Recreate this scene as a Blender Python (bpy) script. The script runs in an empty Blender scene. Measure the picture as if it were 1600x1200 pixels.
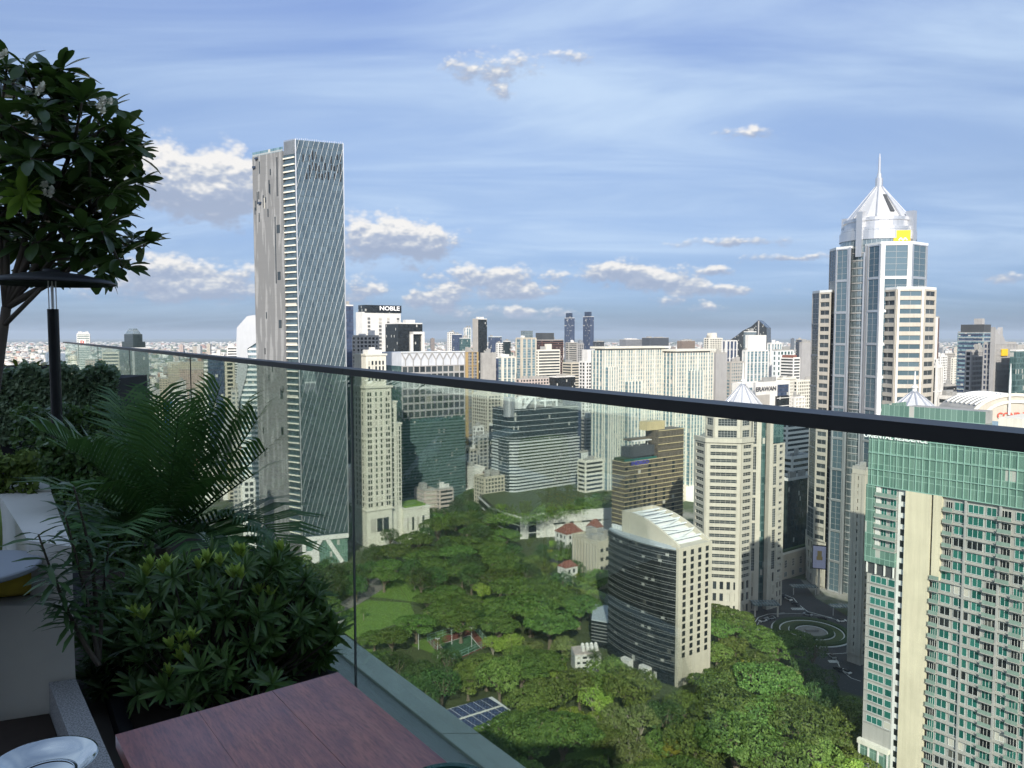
import bpy, math, random
import numpy as np
from mathutils import Vector, Matrix
from math import radians, sin, cos, tan, pi, atan2, sqrt, floor
random.seed(7); np.random.seed(7)
SC = bpy.context.scene
COL = SC.collection
# ------------------------------------------------------------------ camera
F, CX, CY = 1202.0, 800.0, 600.0          # focal length / centre in photograph pixels
PITCH = radians(3.62); SP, CP = sin(PITCH), cos(PITCH)
EYE = 140.0
cam_d = bpy.data.cameras.new('camera'); cam = bpy.data.objects.new('camera', cam_d); COL.objects.link(cam)
cam_d.sensor_width = 36; cam_d.lens = F / 1600 * 36; cam_d.clip_start = .05; cam_d.clip_end = 90000
cam.location = (0, 0, EYE); cam.rotation_euler = (pi / 2 - PITCH, 0, 0)
SC.camera = cam
# ------------------------------------------------------------------ light
SUN_EL, SUN_AZ = radians(30), radians(2)   # sun behind the camera; shadows run 2 degrees right of straight ahead
sd = bpy.data.lights.new('sun', 'SUN'); sd.energy = 3.35; sd.angle = radians(.53); sd.color = (1, .93, .82)
sun = bpy.data.objects.new('sun', sd); COL.objects.link(sun)
sun.rotation_euler = Vector((sin(SUN_AZ) * cos(SUN_EL), cos(SUN_AZ) * cos(SUN_EL), -sin(SUN_EL))).to_track_quat('-Z', 'Y').to_euler()
SC.view_settings.view_transform = 'Standard'; SC.view_settings.look = 'None'
SC.view_settings.exposure = 1.0; SC.view_settings.gamma = 1
SC.cycles.use_denoising = True
SC.cycles.max_bounces = 5; SC.cycles.diffuse_bounces = 2; SC.cycles.glossy_bounces = 2
SC.cycles.transparent_max_bounces = 12; SC.cycles.transmission_bounces = 4; SC.cycles.volume_bounces = 0
SC.cycles.sample_clamp_indirect = 4
SC.cycles.use_adaptive_sampling = True; SC.cycles.adaptive_threshold = .02; SC.cycles.use_fast_gi = False

class NT:
    """small helper for node trees"""
    def __init__(s, tree): s.t = tree; s.n = tree.nodes; s.l = tree.links
    def node(s, typ, **kw):
        n = s.n.new(typ)
        for k, v in kw.items(): setattr(n, k, v)
        return n
    def put(s, sock, v):
        if isinstance(v, bpy.types.NodeSocket): s.l.new(v, sock)
        elif v is not None: sock.default_value = v
    def math(s, op, a, b=None, c=None, clamp=False):
        n = s.node('ShaderNodeMath', operation=op, use_clamp=clamp)
        s.put(n.inputs[0], a); s.put(n.inputs[1], b)
        if c is not None: s.put(n.inputs[2], c)
        return n.outputs[0]
    def vmath(s, op, a, b=None):
        n = s.node('ShaderNodeVectorMath', operation=op); s.put(n.inputs[0], a); s.put(n.inputs[1], b)
        return n.outputs[0]
    def mix(s, f, a, b, blend='MIX'):
        n = s.node('ShaderNodeMix', data_type='RGBA', blend_type=blend)
        s.put(n.inputs[0], f); s.put(n.inputs[6], col4(a)); s.put(n.inputs[7], col4(b)); return n.outputs[2]
    def noise(s, vec, scale, detail=4, rough=.55, dist=0):
        n = s.node('ShaderNodeTexNoise'); s.put(n.inputs['Vector'], vec)
        n.inputs['Scale'].default_value = scale; n.inputs['Detail'].default_value = detail
        n.inputs['Roughness'].default_value = rough; n.inputs['Distortion'].default_value = dist
        return n.outputs['Fac']
    def smooth(s, v, a, b, lo=0., hi=1.):
        n = s.node('ShaderNodeMapRange', interpolation_type='SMOOTHSTEP'); s.put(n.inputs[0], v)
        n.inputs[1].default_value = a; n.inputs[2].default_value = b; n.inputs[3].default_value = lo; n.inputs[4].default_value = hi
        return n.outputs[0]
    def comb(s, x, y, z=0.):
        n = s.node('ShaderNodeCombineXYZ'); s.put(n.inputs[0], x); s.put(n.inputs[1], y); s.put(n.inputs[2], z); return n.outputs[0]
    def sep(s, v):
        n = s.node('ShaderNodeSeparateXYZ'); s.put(n.inputs[0], v); return n.outputs
    def ramp(s, f, stops):
        n = s.node('ShaderNodeValToRGB'); s.put(n.inputs[0], f); e = n.color_ramp.elements
        while len(e) < len(stops): e.new(1)
        for q, (p, c) in zip(e, stops): q.position = p; q.color = col4(c)
        return n.outputs[0]
def col4(c):
    if isinstance(c, bpy.types.NodeSocket): return c
    return tuple(c) + (1,) if len(c) == 3 else tuple(c)

# ------------------------------------------------------------------ pixels -> world
def ray(px, py):
    s, v = (px - CX) / F, (CY - py) / F
    return Vector((s, CP + v * SP, -SP + v * CP))
def at_y(px, py, y): d = ray(px, py); t = y / d.y; return Vector((d.x * t, y, EYE + d.z * t))
def at_z(px, py, z=0.): d = ray(px, py); t = (z - EYE) / d.z; return Vector((d.x * t, d.y * t, z))
def Zof(py, y): return at_y(CX, py, y).z
def Xof(px, y, z=140.): return (px - CX) / F * (y * CP + (EYE - z) * SP)
def proj(p):
    zc = p[1] * CP - (p[2] - EYE) * SP; yc = p[1] * SP + (p[2] - EYE) * CP
    return CX + F * p[0] / zc, CY - F * yc / zc

# ------------------------------------------------------------------ world: sky texture with procedural clouds
w = bpy.data.worlds.new('World'); SC.world = w; w.use_nodes = True; w.cycles.sampling_method = 'MANUAL'; w.cycles.sample_map_resolution = 512
T = NT(w.node_tree); T.n.clear()
sky = T.node('ShaderNodeTexSky', sky_type='NISHITA', sun_disc=False)
sky.sun_elevation = SUN_EL; sky.sun_rotation = pi + SUN_AZ; sky.altitude = 100; sky.air_density = 1.0; sky.dust_density = 1.5; sky.ozone_density = 1.2
d = T.node('ShaderNodeTexCoord').outputs['Generated']
X, Y, Z = T.sep(T.vmath('NORMALIZE', d))
az = T.math('ARCTAN2', X, Y); el = T.math('ARCSINE', Z)
ae = T.comb(az, el)
# warp the cloud coordinates a little so that outlines billow
wn = T.node('ShaderNodeTexNoise'); T.put(wn.inputs['Vector'], T.vmath('MULTIPLY', ae, (1., 1.4, 1))); wn.inputs['Scale'].default_value = 22; wn.inputs['Detail'].default_value = 5
wv = T.vmath('MULTIPLY', T.vmath('SUBTRACT', wn.outputs['Color'], (.5, .5, .5)), (.035, .02, 0))
wx, wy, _ = T.sep(T.vmath('ADD', ae, wv))
CLOUDS = [  # px, py, rx, ry, weight
 (300, 285, 98, 38, 1.0), (345, 300, 70, 30, .9), (245, 268, 40, 24, .8), (360, 272, 45, 22, .8), (245, 425, 45, 18, .9), (335, 433, 70, 17, .85), (290, 455, 120, 14, .75),
 (600, 372, 75, 26, 1.0), (655, 380, 45, 22, .85), (770, 435, 66, 17, .95), (805, 458, 50, 11, .7), (690, 470, 32, 17, .95), (650, 466, 12, 8, .8),
 (965, 424, 62, 14, .9), (1030, 437, 62, 12, .85), (1115, 452, 70, 8, .7), (765, 105, 62, 18, .62), (782, 146, 18, 12, .5), (895, 92, 30, 12, .4),
 (1165, 379, 100, 6, .6), (1115, 422, 26, 6, .62), (1042, 471, 22, 8, .6), (1100, 480, 26, 7, .5), (563, 456, 32, 16, .8), (812, 489, 70, 9, .6), (1240, 402, 70, 4, .5), (1580, 432, 40, 7, .5), (1165, 210, 40, 10, .35)]
num = den = None
for px, py, rx, ry, wt in CLOUDS:
    r = ray(px, py).normalized(); a0, e0 = atan2(r.x, r.y), math.asin(r.z)
    k = cos(atan2(px - CX, F)) ** 2 / F
    u = T.math('MULTIPLY', T.math('SUBTRACT', wx, a0), 1 / (rx * k)); v = T.math('MULTIPLY', T.math('SUBTRACT', wy, e0), 1 / (ry / F))
    q = T.math('ADD', T.math('MULTIPLY', u, u), T.math('MULTIPLY', v, v))
    fo = T.math('MULTIPLY', T.math('EXPONENT', T.math('MULTIPLY', q, -.85)), wt)
    nv = T.math('MULTIPLY', fo, v)
    num = nv if num is None else T.math('ADD', num, nv)
    den = fo if den is None else T.math('ADD', den, fo)
def puff(vec):      # rounded billows with finer billows on them
    r = None
    for sc, wt in ((26, .5), (62, .3), (140, .2)):
        vo = T.node('ShaderNodeTexVoronoi', feature='SMOOTH_F1', voronoi_dimensions='2D'); T.put(vo.inputs['Vector'], vec); vo.inputs['Scale'].default_value = sc; vo.inputs['Smoothness'].default_value = .35
        v = T.math('MULTIPLY', T.math('SUBTRACT', .95, vo.outputs['Distance']), wt); r = v if r is None else T.math('ADD', r, v)
    return T.math('ADD', T.math('MULTIPLY', r, .62), T.math('MULTIPLY', T.noise(vec, 24, 6, .55), .38))
pv_ = T.vmath('ADD', T.vmath('MULTIPLY', ae, (1., 1.6, 1)), T.vmath('MULTIPLY', wv, (.5, .5, 0)))
n1 = puff(pv_); n2 = puff(T.vmath('ADD', pv_, (-.002, .010, 0)))
rnd = T.noise(T.vmath('MULTIPLY', ae, (1., 3., 1)), 3.1, 3, .5)       # the same kind of low cumulus all round the horizon
lowband = T.math('MULTIPLY', T.smooth(el, .0, .05), T.smooth(el, .3, .16))
den2 = T.math('ADD', den, T.math('MULTIPLY', T.smooth(rnd, .60, .78), T.math('MULTIPLY', lowband, .5)))
dens = T.math('ADD', den2, T.math('MULTIPLY', T.math('SUBTRACT', n1, .52), 1.9))
cmask = T.math('MULTIPLY', T.smooth(dens, .08, .66), T.smooth(den2, .03, .16))
cmask = T.math('MULTIPLY', cmask, T.smooth(el, .004, .03))
hgt = T.math('DIVIDE', num, T.math('ADD', den, .15))
lit = T.math('ADD', T.math('MULTIPLY', hgt, .85), T.math('ADD', T.math('MULTIPLY', T.math('SUBTRACT', n1, n2), 2.6), .42), clamp=True)
ccol = T.ramp(lit, [(0, (.19, .225, .30)), (.4, (.235, .265, .33)), (.7, (.35, .36, .38)), (1, (.49, .475, .455))])
# thin high veils
pl = T.math('DIVIDE', 1., T.math('ADD', T.math('ABSOLUTE', Z), .12))
hv = T.comb(T.math('MULTIPLY', X, pl), T.math('MULTIPLY', Y, pl))
rot = T.node('ShaderNodeMapping'); T.put(rot.inputs[0], hv); rot.inputs['Rotation'].default_value = (0, 0, .5); rot.inputs['Scale'].default_value = (.5, 1.3, 1)
c1 = T.noise(rot.outputs[0], 1.25, 8, .55, .6); c2 = T.noise(hv, .6, 3, .5)
veil = T.math('ADD', .12, T.math('MULTIPLY', T.smooth(c1, .34, .74), T.smooth(c2, .2, .6, .2, .9)))
veil = T.math('MULTIPLY', veil, T.smooth(el, .02, .14, .3, .95))
lp = T.math('MULTIPLY', T.math('POWER', T.math('SUBTRACT', 1., T.math('ABSOLUTE', Z)), 6.), .22)
bg1 = T.node('ShaderNodeBackground'); 
tint = T.ramp(T.math('MULTIPLY', T.math('ABSOLUTE', el), 2.), [(0, (.27, .37, .64)), (.092, (.26, .35, .61)), (.184, (.31, .36, .53)), (.344, (.43, .44, .54)), (.58, (.55, .55, .64)), (.78, (.51, .54, .73)), (1., (1., 1., 1.))]); skc = T.mix(1., sky.outputs[0], tint, 'MULTIPLY'); T.put(bg1.inputs[0], skc); bg1.inputs[1].default_value = .11
bg2 = T.node('ShaderNodeBackground'); bg2.inputs[0].default_value = (.29, .37, .48, 1); bg2.inputs[1].default_value = 1.
bg3 = T.node('ShaderNodeBackground'); T.put(bg3.inputs[0], ccol); bg3.inputs[1].default_value = 1.
m1 = T.node('ShaderNodeMixShader'); T.put(m1.inputs[0], veil); T.l.new(bg1.outputs[0], m1.inputs[1]); T.l.new(bg2.outputs[0], m1.inputs[2])
m2 = T.node('ShaderNodeMixShader'); T.put(m2.inputs[0], T.math('MULTIPLY', cmask, .93)); T.l.new(m1.outputs[0], m2.inputs[1]); T.l.new(bg3.outputs[0], m2.inputs[2])
wo = T.node('ShaderNodeOutputWorld'); T.l.new(m2.outputs[0], wo.inputs[0])

# ------------------------------------------------------------------ materials
MATS = {}
def newmat(name):
    m = bpy.data.materials.new(name); m.use_nodes = True; t = NT(m.node_tree); b = t.n['Principled BSDF']; MATS[name] = m
    return m, t, b
def wallmat(name, col, rough=.75, amt=.18, scale=.15, streak=.18, metal=0., bump=.0, spec=.3, fine=.06):
    """paint, stone or metal cladding with large blotches, rain streaks and fine grain"""
    m, t, b = newmat(name)
    o = t.node('ShaderNodeNewGeometry').outputs['Position']
    n = t.noise(o, scale, 5, .6); s = t.noise(t.vmath('MULTIPLY', o, (1, 1, .05)), 1.1, 3, .6); g = t.noise(o, 4., 3, .7)
    f = t.math('ADD', t.math('MULTIPLY', t.math('SUBTRACT', n, .5), 2 * amt), t.math('ADD', t.math('MULTIPLY', t.math('SUBTRACT', s, .5), 2 * streak), t.math('MULTIPLY', t.math('SUBTRACT', g, .5), 2 * fine)))
    f = t.math('ADD', f, 1.)
    sc = t.node('ShaderNodeVectorMath', operation='SCALE'); sc.inputs[0].default_value = col; t.put(sc.inputs[3], f)
    t.put(b.inputs['Base Color'], sc.outputs[0])
    b.inputs['Roughness'].default_value = rough; b.inputs['Metallic'].default_value = metal; b.inputs['Specular IOR Level'].default_value = spec
    if bump:
        bp = t.node('ShaderNodeBump'); bp.inputs['Strength'].default_value = bump; bp.inputs['Distance'].default_value = .02; t.put(bp.inputs['Height'], g); t.put(b.inputs['Normal'], bp.outputs[0])
    return m
def panemat(name, c1, c2, rough=.12, metal=.35, curtain=.12, ccol=(.45, .43, .38), wob=.05):
    """window glass that differs from pane to pane, some with drawn blinds behind"""
    m, t, b = newmat(name)
    r1 = t.node('ShaderNodeObjectInfo').outputs['Random']; g = t.node('ShaderNodeNewGeometry'); r2 = g.outputs['Random Per Island']
    r = t.math('FRACT', t.math('ADD', t.math('MULTIPLY', r1, 7.31), t.math('MULTIPLY', r2, 3.77)))
    c = t.mix(r, c1, c2)
    r3 = t.math('FRACT', t.math('MULTIPLY', r, 17.3))
    cm = t.math('LESS_THAN', r3, curtain)
    c = t.mix(cm, c, ccol); t.put(b.inputs['Base Color'], c)
    t.put(b.inputs['Metallic'], t.math('MULTIPLY', t.math('SUBTRACT', 1., cm), metal)); b.inputs['Roughness'].default_value = rough
    bp = t.node('ShaderNodeBump'); bp.inputs['Strength'].default_value = wob; bp.inputs['Distance'].default_value = .3
    t.put(bp.inputs['Height'], t.noise(g.outputs['Position'], .35, 2, .5)); t.put(b.inputs['Normal'], bp.outputs[0])
    return m
def gridglass(name, c1, c2, fl=3.8, mod=1.5, band=.28, bcol=(.1, .14, .15), lw=.06, lcol=(.3, .33, .34), rough=.1, metal=.5, var=1.0, curtain=.06, wob=.06, bandv=.5):
    """curtain wall seen from afar: mullions and floor bands too small to build, laid out in metres on the UV map"""
    m, t, b = newmat(name)
    uv = t.node('ShaderNodeUVMap').outputs[0]; u, v, _ = t.sep(uv)
    ui = t.math('DIVIDE', u, mod); vi = t.math('DIVIDE', v, fl)
    fu, fv = t.math('FRACT', ui), t.math('FRACT', vi)
    wn = t.node('ShaderNodeTexWhiteNoise', noise_dimensions='2D'); t.put(wn.inputs['Vector'], t.comb(t.math('FLOOR', ui), t.math('FLOOR', vi)))
    c = t.mix(t.math('MULTIPLY', wn.outputs['Value'], var), c1, c2)
    cur = t.math('GREATER_THAN', t.math('FRACT', t.math('MULTIPLY', wn.outputs['Value'], 13.7)), 1 - curtain); c = t.mix(cur, c, (.4, .4, .37))
    bm = t.math('LESS_THAN', fv, band); c = t.mix(bm, c, bcol)
    lm = t.math('MAXIMUM', t.math('LESS_THAN', fu, lw / mod), t.math('LESS_THAN', fv, lw / fl)); c = t.mix(lm, c, lcol)
    t.put(b.inputs['Base Color'], c)
    nm = t.math('SUBTRACT', 1., t.math('MAXIMUM', t.math('MAXIMUM', t.math('MULTIPLY', bm, bandv), lm), cur)); t.put(b.inputs['Metallic'], t.math('MULTIPLY', nm, metal))
    b.inputs['Roughness'].default_value = rough
    bp = t.node('ShaderNodeBump'); bp.inputs['Strength'].default_value = wob; bp.inputs['Distance'].default_value = .3
    t.put(bp.inputs['Height'], t.noise(t.node('ShaderNodeNewGeometry').outputs['Position'], .3, 2, .5)); t.put(b.inputs['Normal'], bp.outputs[0])
    return m
def winwall(name, wall, glass, fl=3.3, mod=3.4, ww=.6, wh=.5, rough=.7):
    """rendered wall with small windows, for far buildings whose windows cannot be told apart"""
    m, t, b = newmat(name)
    uv = t.node('ShaderNodeUVMap').outputs[0]; u, v, _ = t.sep(uv)
    ui = t.math('DIVIDE', u, mod); vi = t.math('DIVIDE', v, fl)
    a = t.math('LESS_THAN', t.math('ABSOLUTE', t.math('SUBTRACT', t.math('FRACT', ui), .5)), ww / 2)
    c = t.math('LESS_THAN', t.math('ABSOLUTE', t.math('SUBTRACT', t.math('FRACT', vi), .55)), wh / 2)
    wm = t.math('MULTIPLY', a, c)
    nz = t.node('ShaderNodeNewGeometry'); up = t.math('LESS_THAN', t.math('ABSOLUTE', t.sep(nz.outputs['Normal'])[2]), .5); wm = t.math('MULTIPLY', wm, up)
    wn = t.node('ShaderNodeTexWhiteNoise', noise_dimensions='2D'); t.put(wn.inputs['Vector'], t.comb(t.math('FLOOR', ui), t.math('FLOOR', vi)))
    r = t.node('ShaderNodeObjectInfo').outputs['Random']
    wc = t.mix(t.math('MULTIPLY', r, .5), wall, tuple(x * .6 for x in wall))
    wc = t.mix(t.math('MULTIPLY', t.noise(nz.outputs['Position'], .08, 4), .35), wc, tuple(x * .5 for x in wall))
    gc = t.mix(wn.outputs['Value'], glass, tuple(x * 2.2 for x in glass))
    t.put(b.inputs['Base Color'], t.mix(wm, wc, gc)); b.inputs['Roughness'].default_value = rough
    return m
M = MATS
wallmat('cream_stone', (.62, .60, .525)); wallmat('cone_silver', (.50, .51, .53), rough=.38, metal=.25, amt=.08, streak=.1); wallmat('white_paint', (.62, .61, .585)); wallmat('pale_stone', (.43, .40, .345)); wallmat('beige_stone', (.46, .425, .35))
wallmat('warm_grey', (.36, .34, .31)); wallmat('concrete', (.33, .32, .30), amt=.3, streak=.3); wallmat('dark_grey', (.06, .065, .07), rough=.5); wallmat('black_metal', (.012, .012, .014), rough=.45)
wallmat('panel_grey', (.33, .325, .32), rough=.5, metal=.0); wallmat('silver', (.62, .63, .65), rough=.32, metal=.75, amt=.1, streak=.1); wallmat('steel_white', (.66, .68, .68), rough=.4, amt=.08, streak=.08)
wallmat('brown_metal', (.11, .09, .065), rough=.5); wallmat('gold_trim', (.45, .38, .22), rough=.5); wallmat('red_brown', (.11, .06, .05)); wallmat('yellow_ochre', (.36, .26, .12)); wallmat('red_tile', (.21, .09, .07), amt=.3)
wallmat('roof_grey', (.28, .28, .27), amt=.4, scale=.3, streak=0); wallmat('roof_white', (.62, .62, .6), amt=.25, scale=.3, streak=0); wallmat('pink_paint', (.47, .40, .365)); wallmat('navy', (.03, .045, .08), rough=.35); wallmat('yellow', (.75, .48, .03)); wallmat('lilac_screen', (.5, .48, .66), rough=.4)
wallmat('teal_frame', (.24, .38, .33), rough=.45); wallmat('rail_green', (.20, .27, .235), rough=.3); wallmat('slab_grey', (.34, .33, .31)); wallmat('blue_paint', (.05, .2, .55)); wallmat('sign_red', (.55, .09, .06)); wallmat('sign_white', (.85, .85, .85)); wallmat('sign_blue', (.05, .05, .35)); wallmat('sign_dark', (.08, .08, .09))
panemat('pane_dark', (.015, .02, .024), (.05, .062, .07), metal=.2); panemat('pane_grey', (.03, .037, .042), (.09, .11, .12), metal=.25, curtain=.05, ccol=(.25, .24, .21))
panemat('pane_strip', (.015, .02, .024), (.06, .075, .082), metal=.2, curtain=0.); panemat('pane_teal', (.012, .10, .085), (.045, .21, .175), metal=.3, curtain=.06); panemat('pane_green', (.06, .2, .16), (.13, .33, .26), metal=.4, curtain=.0); panemat('pane_blue', (.08, .13, .16), (.15, .22, .26), metal=.45, curtain=.04)
panemat('pane_black', (.006, .008, .010), (.022, .026, .028), metal=.03, rough=.3, curtain=.025, ccol=(.09, .09, .08))
gridglass('glass_tower', (.07, .105, .13), (.13, .18, .21), fl=4.1, mod=1.6, band=.22, bcol=(.08, .115, .135), metal=.55, lcol=(.15, .19, .21), curtain=0, bandv=.2)
gridglass('glass_teal', (.03, .075, .08), (.10, .19, .19), fl=4.0, mod=1.5, band=.25, bcol=(.08, .14, .14), metal=.4, lcol=(.2, .26, .26))
gridglass('glass_dark', (.010, .018, .02), (.03, .046, .048), fl=3.6, mod=1.5, band=.2, bcol=(.016, .025, .025), metal=.2, curtain=.02, lcol=(.08, .1, .1))
gridglass('glass_black', (.007, .009, .010), (.02, .024, .027), fl=3.6, mod=1.6, band=.3, bcol=(.010, .012, .013), metal=.05, rough=.22, lcol=(.06, .07, .07))
gridglass('glass_blue', (.14, .22, .28), (.3, .42, .48), fl=3.6, mod=1.6, band=.25, bcol=(.2, .26, .3), metal=.55, lcol=(.4, .45, .47))
gridglass('glass_pale', (.08, .17, .22), (.24, .37, .42), fl=3.2, mod=2.0, band=.25, bcol=(.34, .36, .36), metal=.35, lcol=(.4, .42, .4))
gridglass('glass_navy', (.03, .05, .1), (.08, .11, .18), fl=3.6, mod=2.2, band=.3, bcol=(.05, .06, .1), metal=.3, lcol=(.12, .14, .2))
gridglass('glass_green', (.13, .24, .20), (.21, .34, .285), fl=3.6, mod=1.5, band=.06, bcol=(.2, .33, .28), metal=.35, lcol=(.3, .44, .38), lw=.09, curtain=.02)
gridglass('glass_silver', (.15, .2, .22), (.27, .33, .35), fl=3.8, mod=1.5, band=.3, bcol=(.12, .15, .16), metal=.6, lcol=(.42, .46, .47), lw=.12, curtain=0)
winwall('far_white', (.54, .525, .49), (.05, .06, .07)); winwall('far_cream', (.55, .48, .37), (.06, .06, .06)); winwall('far_grey', (.28, .28, .29), (.04, .05, .06), ww=.75)
winwall('far_blue', (.2, .25, .3), (.05, .07, .1), ww=.85, wh=.6); winwall('far_dark', (.07, .075, .085), (.02, .025, .03), ww=.85); winwall('far_pink', (.5, .38, .32), (.05, .05, .05)); winwall('far_brown', (.26, .19, .14), (.03, .03, .03))
winwall('car_park', (.5, .48, .43), (.012, .012, .012), fl=3.0, mod=4.5, ww=.9, wh=.5)
# ------------------------------------------------------------------ mesh building
def V2(x, y): return Vector((x, y, 0))
class MB:
    def __init__(s): s.v = []; s.f = []; s.m = []
    def add(s, vs, fs, mi=0):
        o = len(s.v); s.v += [tuple(p) for p in vs]; s.f += [tuple(i + o for i in f) for f in fs]; s.m += [mi] * len(fs)
    def hexa(s, p, mi=0):     # 8 corners: bottom ring 0-3 then top ring 4-7 (ccw from above)
        s.add(p, [(3, 2, 1, 0), (4, 5, 6, 7), (0, 1, 5, 4), (1, 2, 6, 5), (2, 3, 7, 6), (3, 0, 4, 7)], mi)
    def obox(s, o, U, N, u0, u1, n0, n1, z0, z1, mi=0):
        """box in a facade frame: U along, N outward"""
        q = [o + U * u + N * n for u, n in ((u0, n1), (u1, n1), (u1, n0), (u0, n0))]
        s.hexa([Vector((p.x, p.y, z0)) for p in q] + [Vector((p.x, p.y, z1)) for p in q], mi)
    def box(s, x0, x1, y0, y1, z0, z1, mi=0): s.obox(Vector(), V2(1, 0), V2(0, -1), x0, x1, -y1, -y0, z0, z1, mi)
    def prism(s, pts, z0, z1, mi=0, top=None, cap=True):
        """ccw plan polygon extruded; top may scale about its centre"""
        n = len(pts); c = sum((Vector((p[0], p[1], 0)) for p in pts), Vector()) / n
        lo = [Vector((p[0], p[1], z0)) for p in pts]
        k = 1 if top is None else top
        hi = [Vector((c.x + (p[0] - c.x) * k, c.y + (p[1] - c.y) * k, z1)) for p in pts]
        fs = [(i, (i + 1) % n, n + (i + 1) % n, n + i) for i in range(n)]
        if cap: fs += [tuple(range(n, 2 * n)), tuple(reversed(range(n)))]
        s.add(lo + hi, fs, mi)
    def bar(s, a, b, wd, up=Vector((0, 0, 1)), ht=None, mi=0):
        a, b = Vector(a), Vector(b); d = (b - a).normalized(); x = d.cross(up)
        if x.length < 1e-4: x = d.cross(Vector((1, 0, 0)))
        x.normalize(); y = x.cross(d).normalized(); x *= wd / 2; y *= (ht or wd) / 2
        s.hexa([a - x - y, a + x - y, b + x - y, b - x - y, a - x + y, a + x + y, b + x + y, b - x + y], mi)
    def tube(s, path, rad, n=6, mi=0):
        vs = []; fs = []; P = [Vector(p) for p in path]
        R = rad if hasattr(rad, '__len__') else [rad] * len(P)
        for i, p in enumerate(P):
            d = (P[min(i + 1, len(P) - 1)] - P[max(i - 1, 0)]).normalized(); x = d.orthogonal().normalized(); y = d.cross(x)
            vs += [p + (x * cos(2 * pi * k / n) + y * sin(2 * pi * k / n)) * R[i] for k in range(n)]
        for i in range(len(P) - 1):
            fs += [(i * n + k, i * n + (k + 1) % n, (i + 1) * n + (k + 1) % n, (i + 1) * n + k) for k in range(n)]
        fs += [tuple(reversed(range(n))), tuple(range((len(P) - 1) * n, len(P) * n))]
        s.add(vs, fs, mi)
    def lathe(s, prof, c=(0, 0, 0), n=24, mi=0, a0=0, a1=2 * pi):
        c = Vector(c); vs = []; fs = []; full = abs(a1 - a0 - 2 * pi) < 1e-6; m = n if full else n + 1
        for r, z in prof: vs += [c + Vector((r * cos(a0 + (a1 - a0) * k / n), r * sin(a0 + (a1 - a0) * k / n), z)) for k in range(m)]
        for i in range(len(prof) - 1):
            fs += [(i * m + k, i * m + (k + 1) % m, (i + 1) * m + (k + 1) % m, (i + 1) * m + k) for k in range(n)]
        s.add(vs, fs, mi)
    def mesh(s, name, mats, smooth=False):
        me = bpy.data.meshes.new(name); me.from_pydata(s.v, [], s.f)
        for m in mats: me.materials.append(M[m] if isinstance(m, str) else m)
        if any(s.m): me.polygons.foreach_set('material_index', s.m)
        uv = me.uv_layers.new(name='UVMap')
        nv = len(s.v); nl = len(me.loops); npoly = len(me.polygons)
        co = np.empty(nv * 3); me.vertices.foreach_get('co', co); co = co.reshape(-1, 3)
        li = np.empty(nl, int); me.loops.foreach_get('vertex_index', li)
        nr = np.empty(npoly * 3); me.polygons.foreach_get('normal', nr); nr = nr.reshape(-1, 3)
        lt = np.empty(npoly, int); me.polygons.foreach_get('loop_total', lt)
        N = np.repeat(nr, lt, axis=0); P = co[li]
        hl = np.hypot(N[:, 0], N[:, 1]); flat = np.abs(N[:, 2]) > .75; hl[hl < 1e-6] = 1
        u = np.where(flat, P[:, 0], (-N[:, 1] * P[:, 0] + N[:, 0] * P[:, 1]) / hl); v = np.where(flat, P[:, 1], P[:, 2])
        uv.data.foreach_set('uv', np.stack([u, v], 1).ravel())
        if smooth: me.polygons.foreach_set('use_smooth', [True] * npoly)
        me.update(); return me
def link(name, data, parent=None, loc=None, rz=None, **kw):
    o = bpy.data.objects.new(name, data); COL.objects.link(o)
    if parent is not None: o.parent = parent
    if loc is not None: o.location = loc
    if rz is not None: o.rotation_euler = (0, 0, rz)
    for k, v in kw.items(): o[k] = v
    return o
def rel(o, root):   # parent while keeping world placement (roots are unrotated empties)
    return o
SMESH = {}
def pane_mesh(w_, h_, glass, frame=None, nx=1, ny=1, fw=.075):
    """one window: glass plate with its frame bars; local x across, z up, -y outward; shared by size"""
    key = (round(w_, 2), round(h_, 2), glass, frame, nx, ny, fw)
    if key not in SMESH:
        b = MB(); U, N = V2(1, 0), V2(0, -1); O = Vector()
        b.obox(O, U, N, -w_ / 2, w_ / 2, 0, .06, -h_ / 2, h_ / 2)
        if frame:
            for i in range(nx + 1):
                x = -w_ / 2 + (w_ - fw) * i / nx; b.obox(O, U, N, x, x + fw, .06, .13, -h_ / 2, h_ / 2, 1)
            for j in range(ny + 1):
                z = -h_ / 2 + (h_ - fw) * j / ny; b.obox(O, U, N, -w_ / 2 + .002, w_ / 2 - .002, .06, .125, z, z + fw, 1)
        SMESH[key] = b.mesh('window', [glass] + ([frame] if frame else []))
    return SMESH[key]
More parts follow.
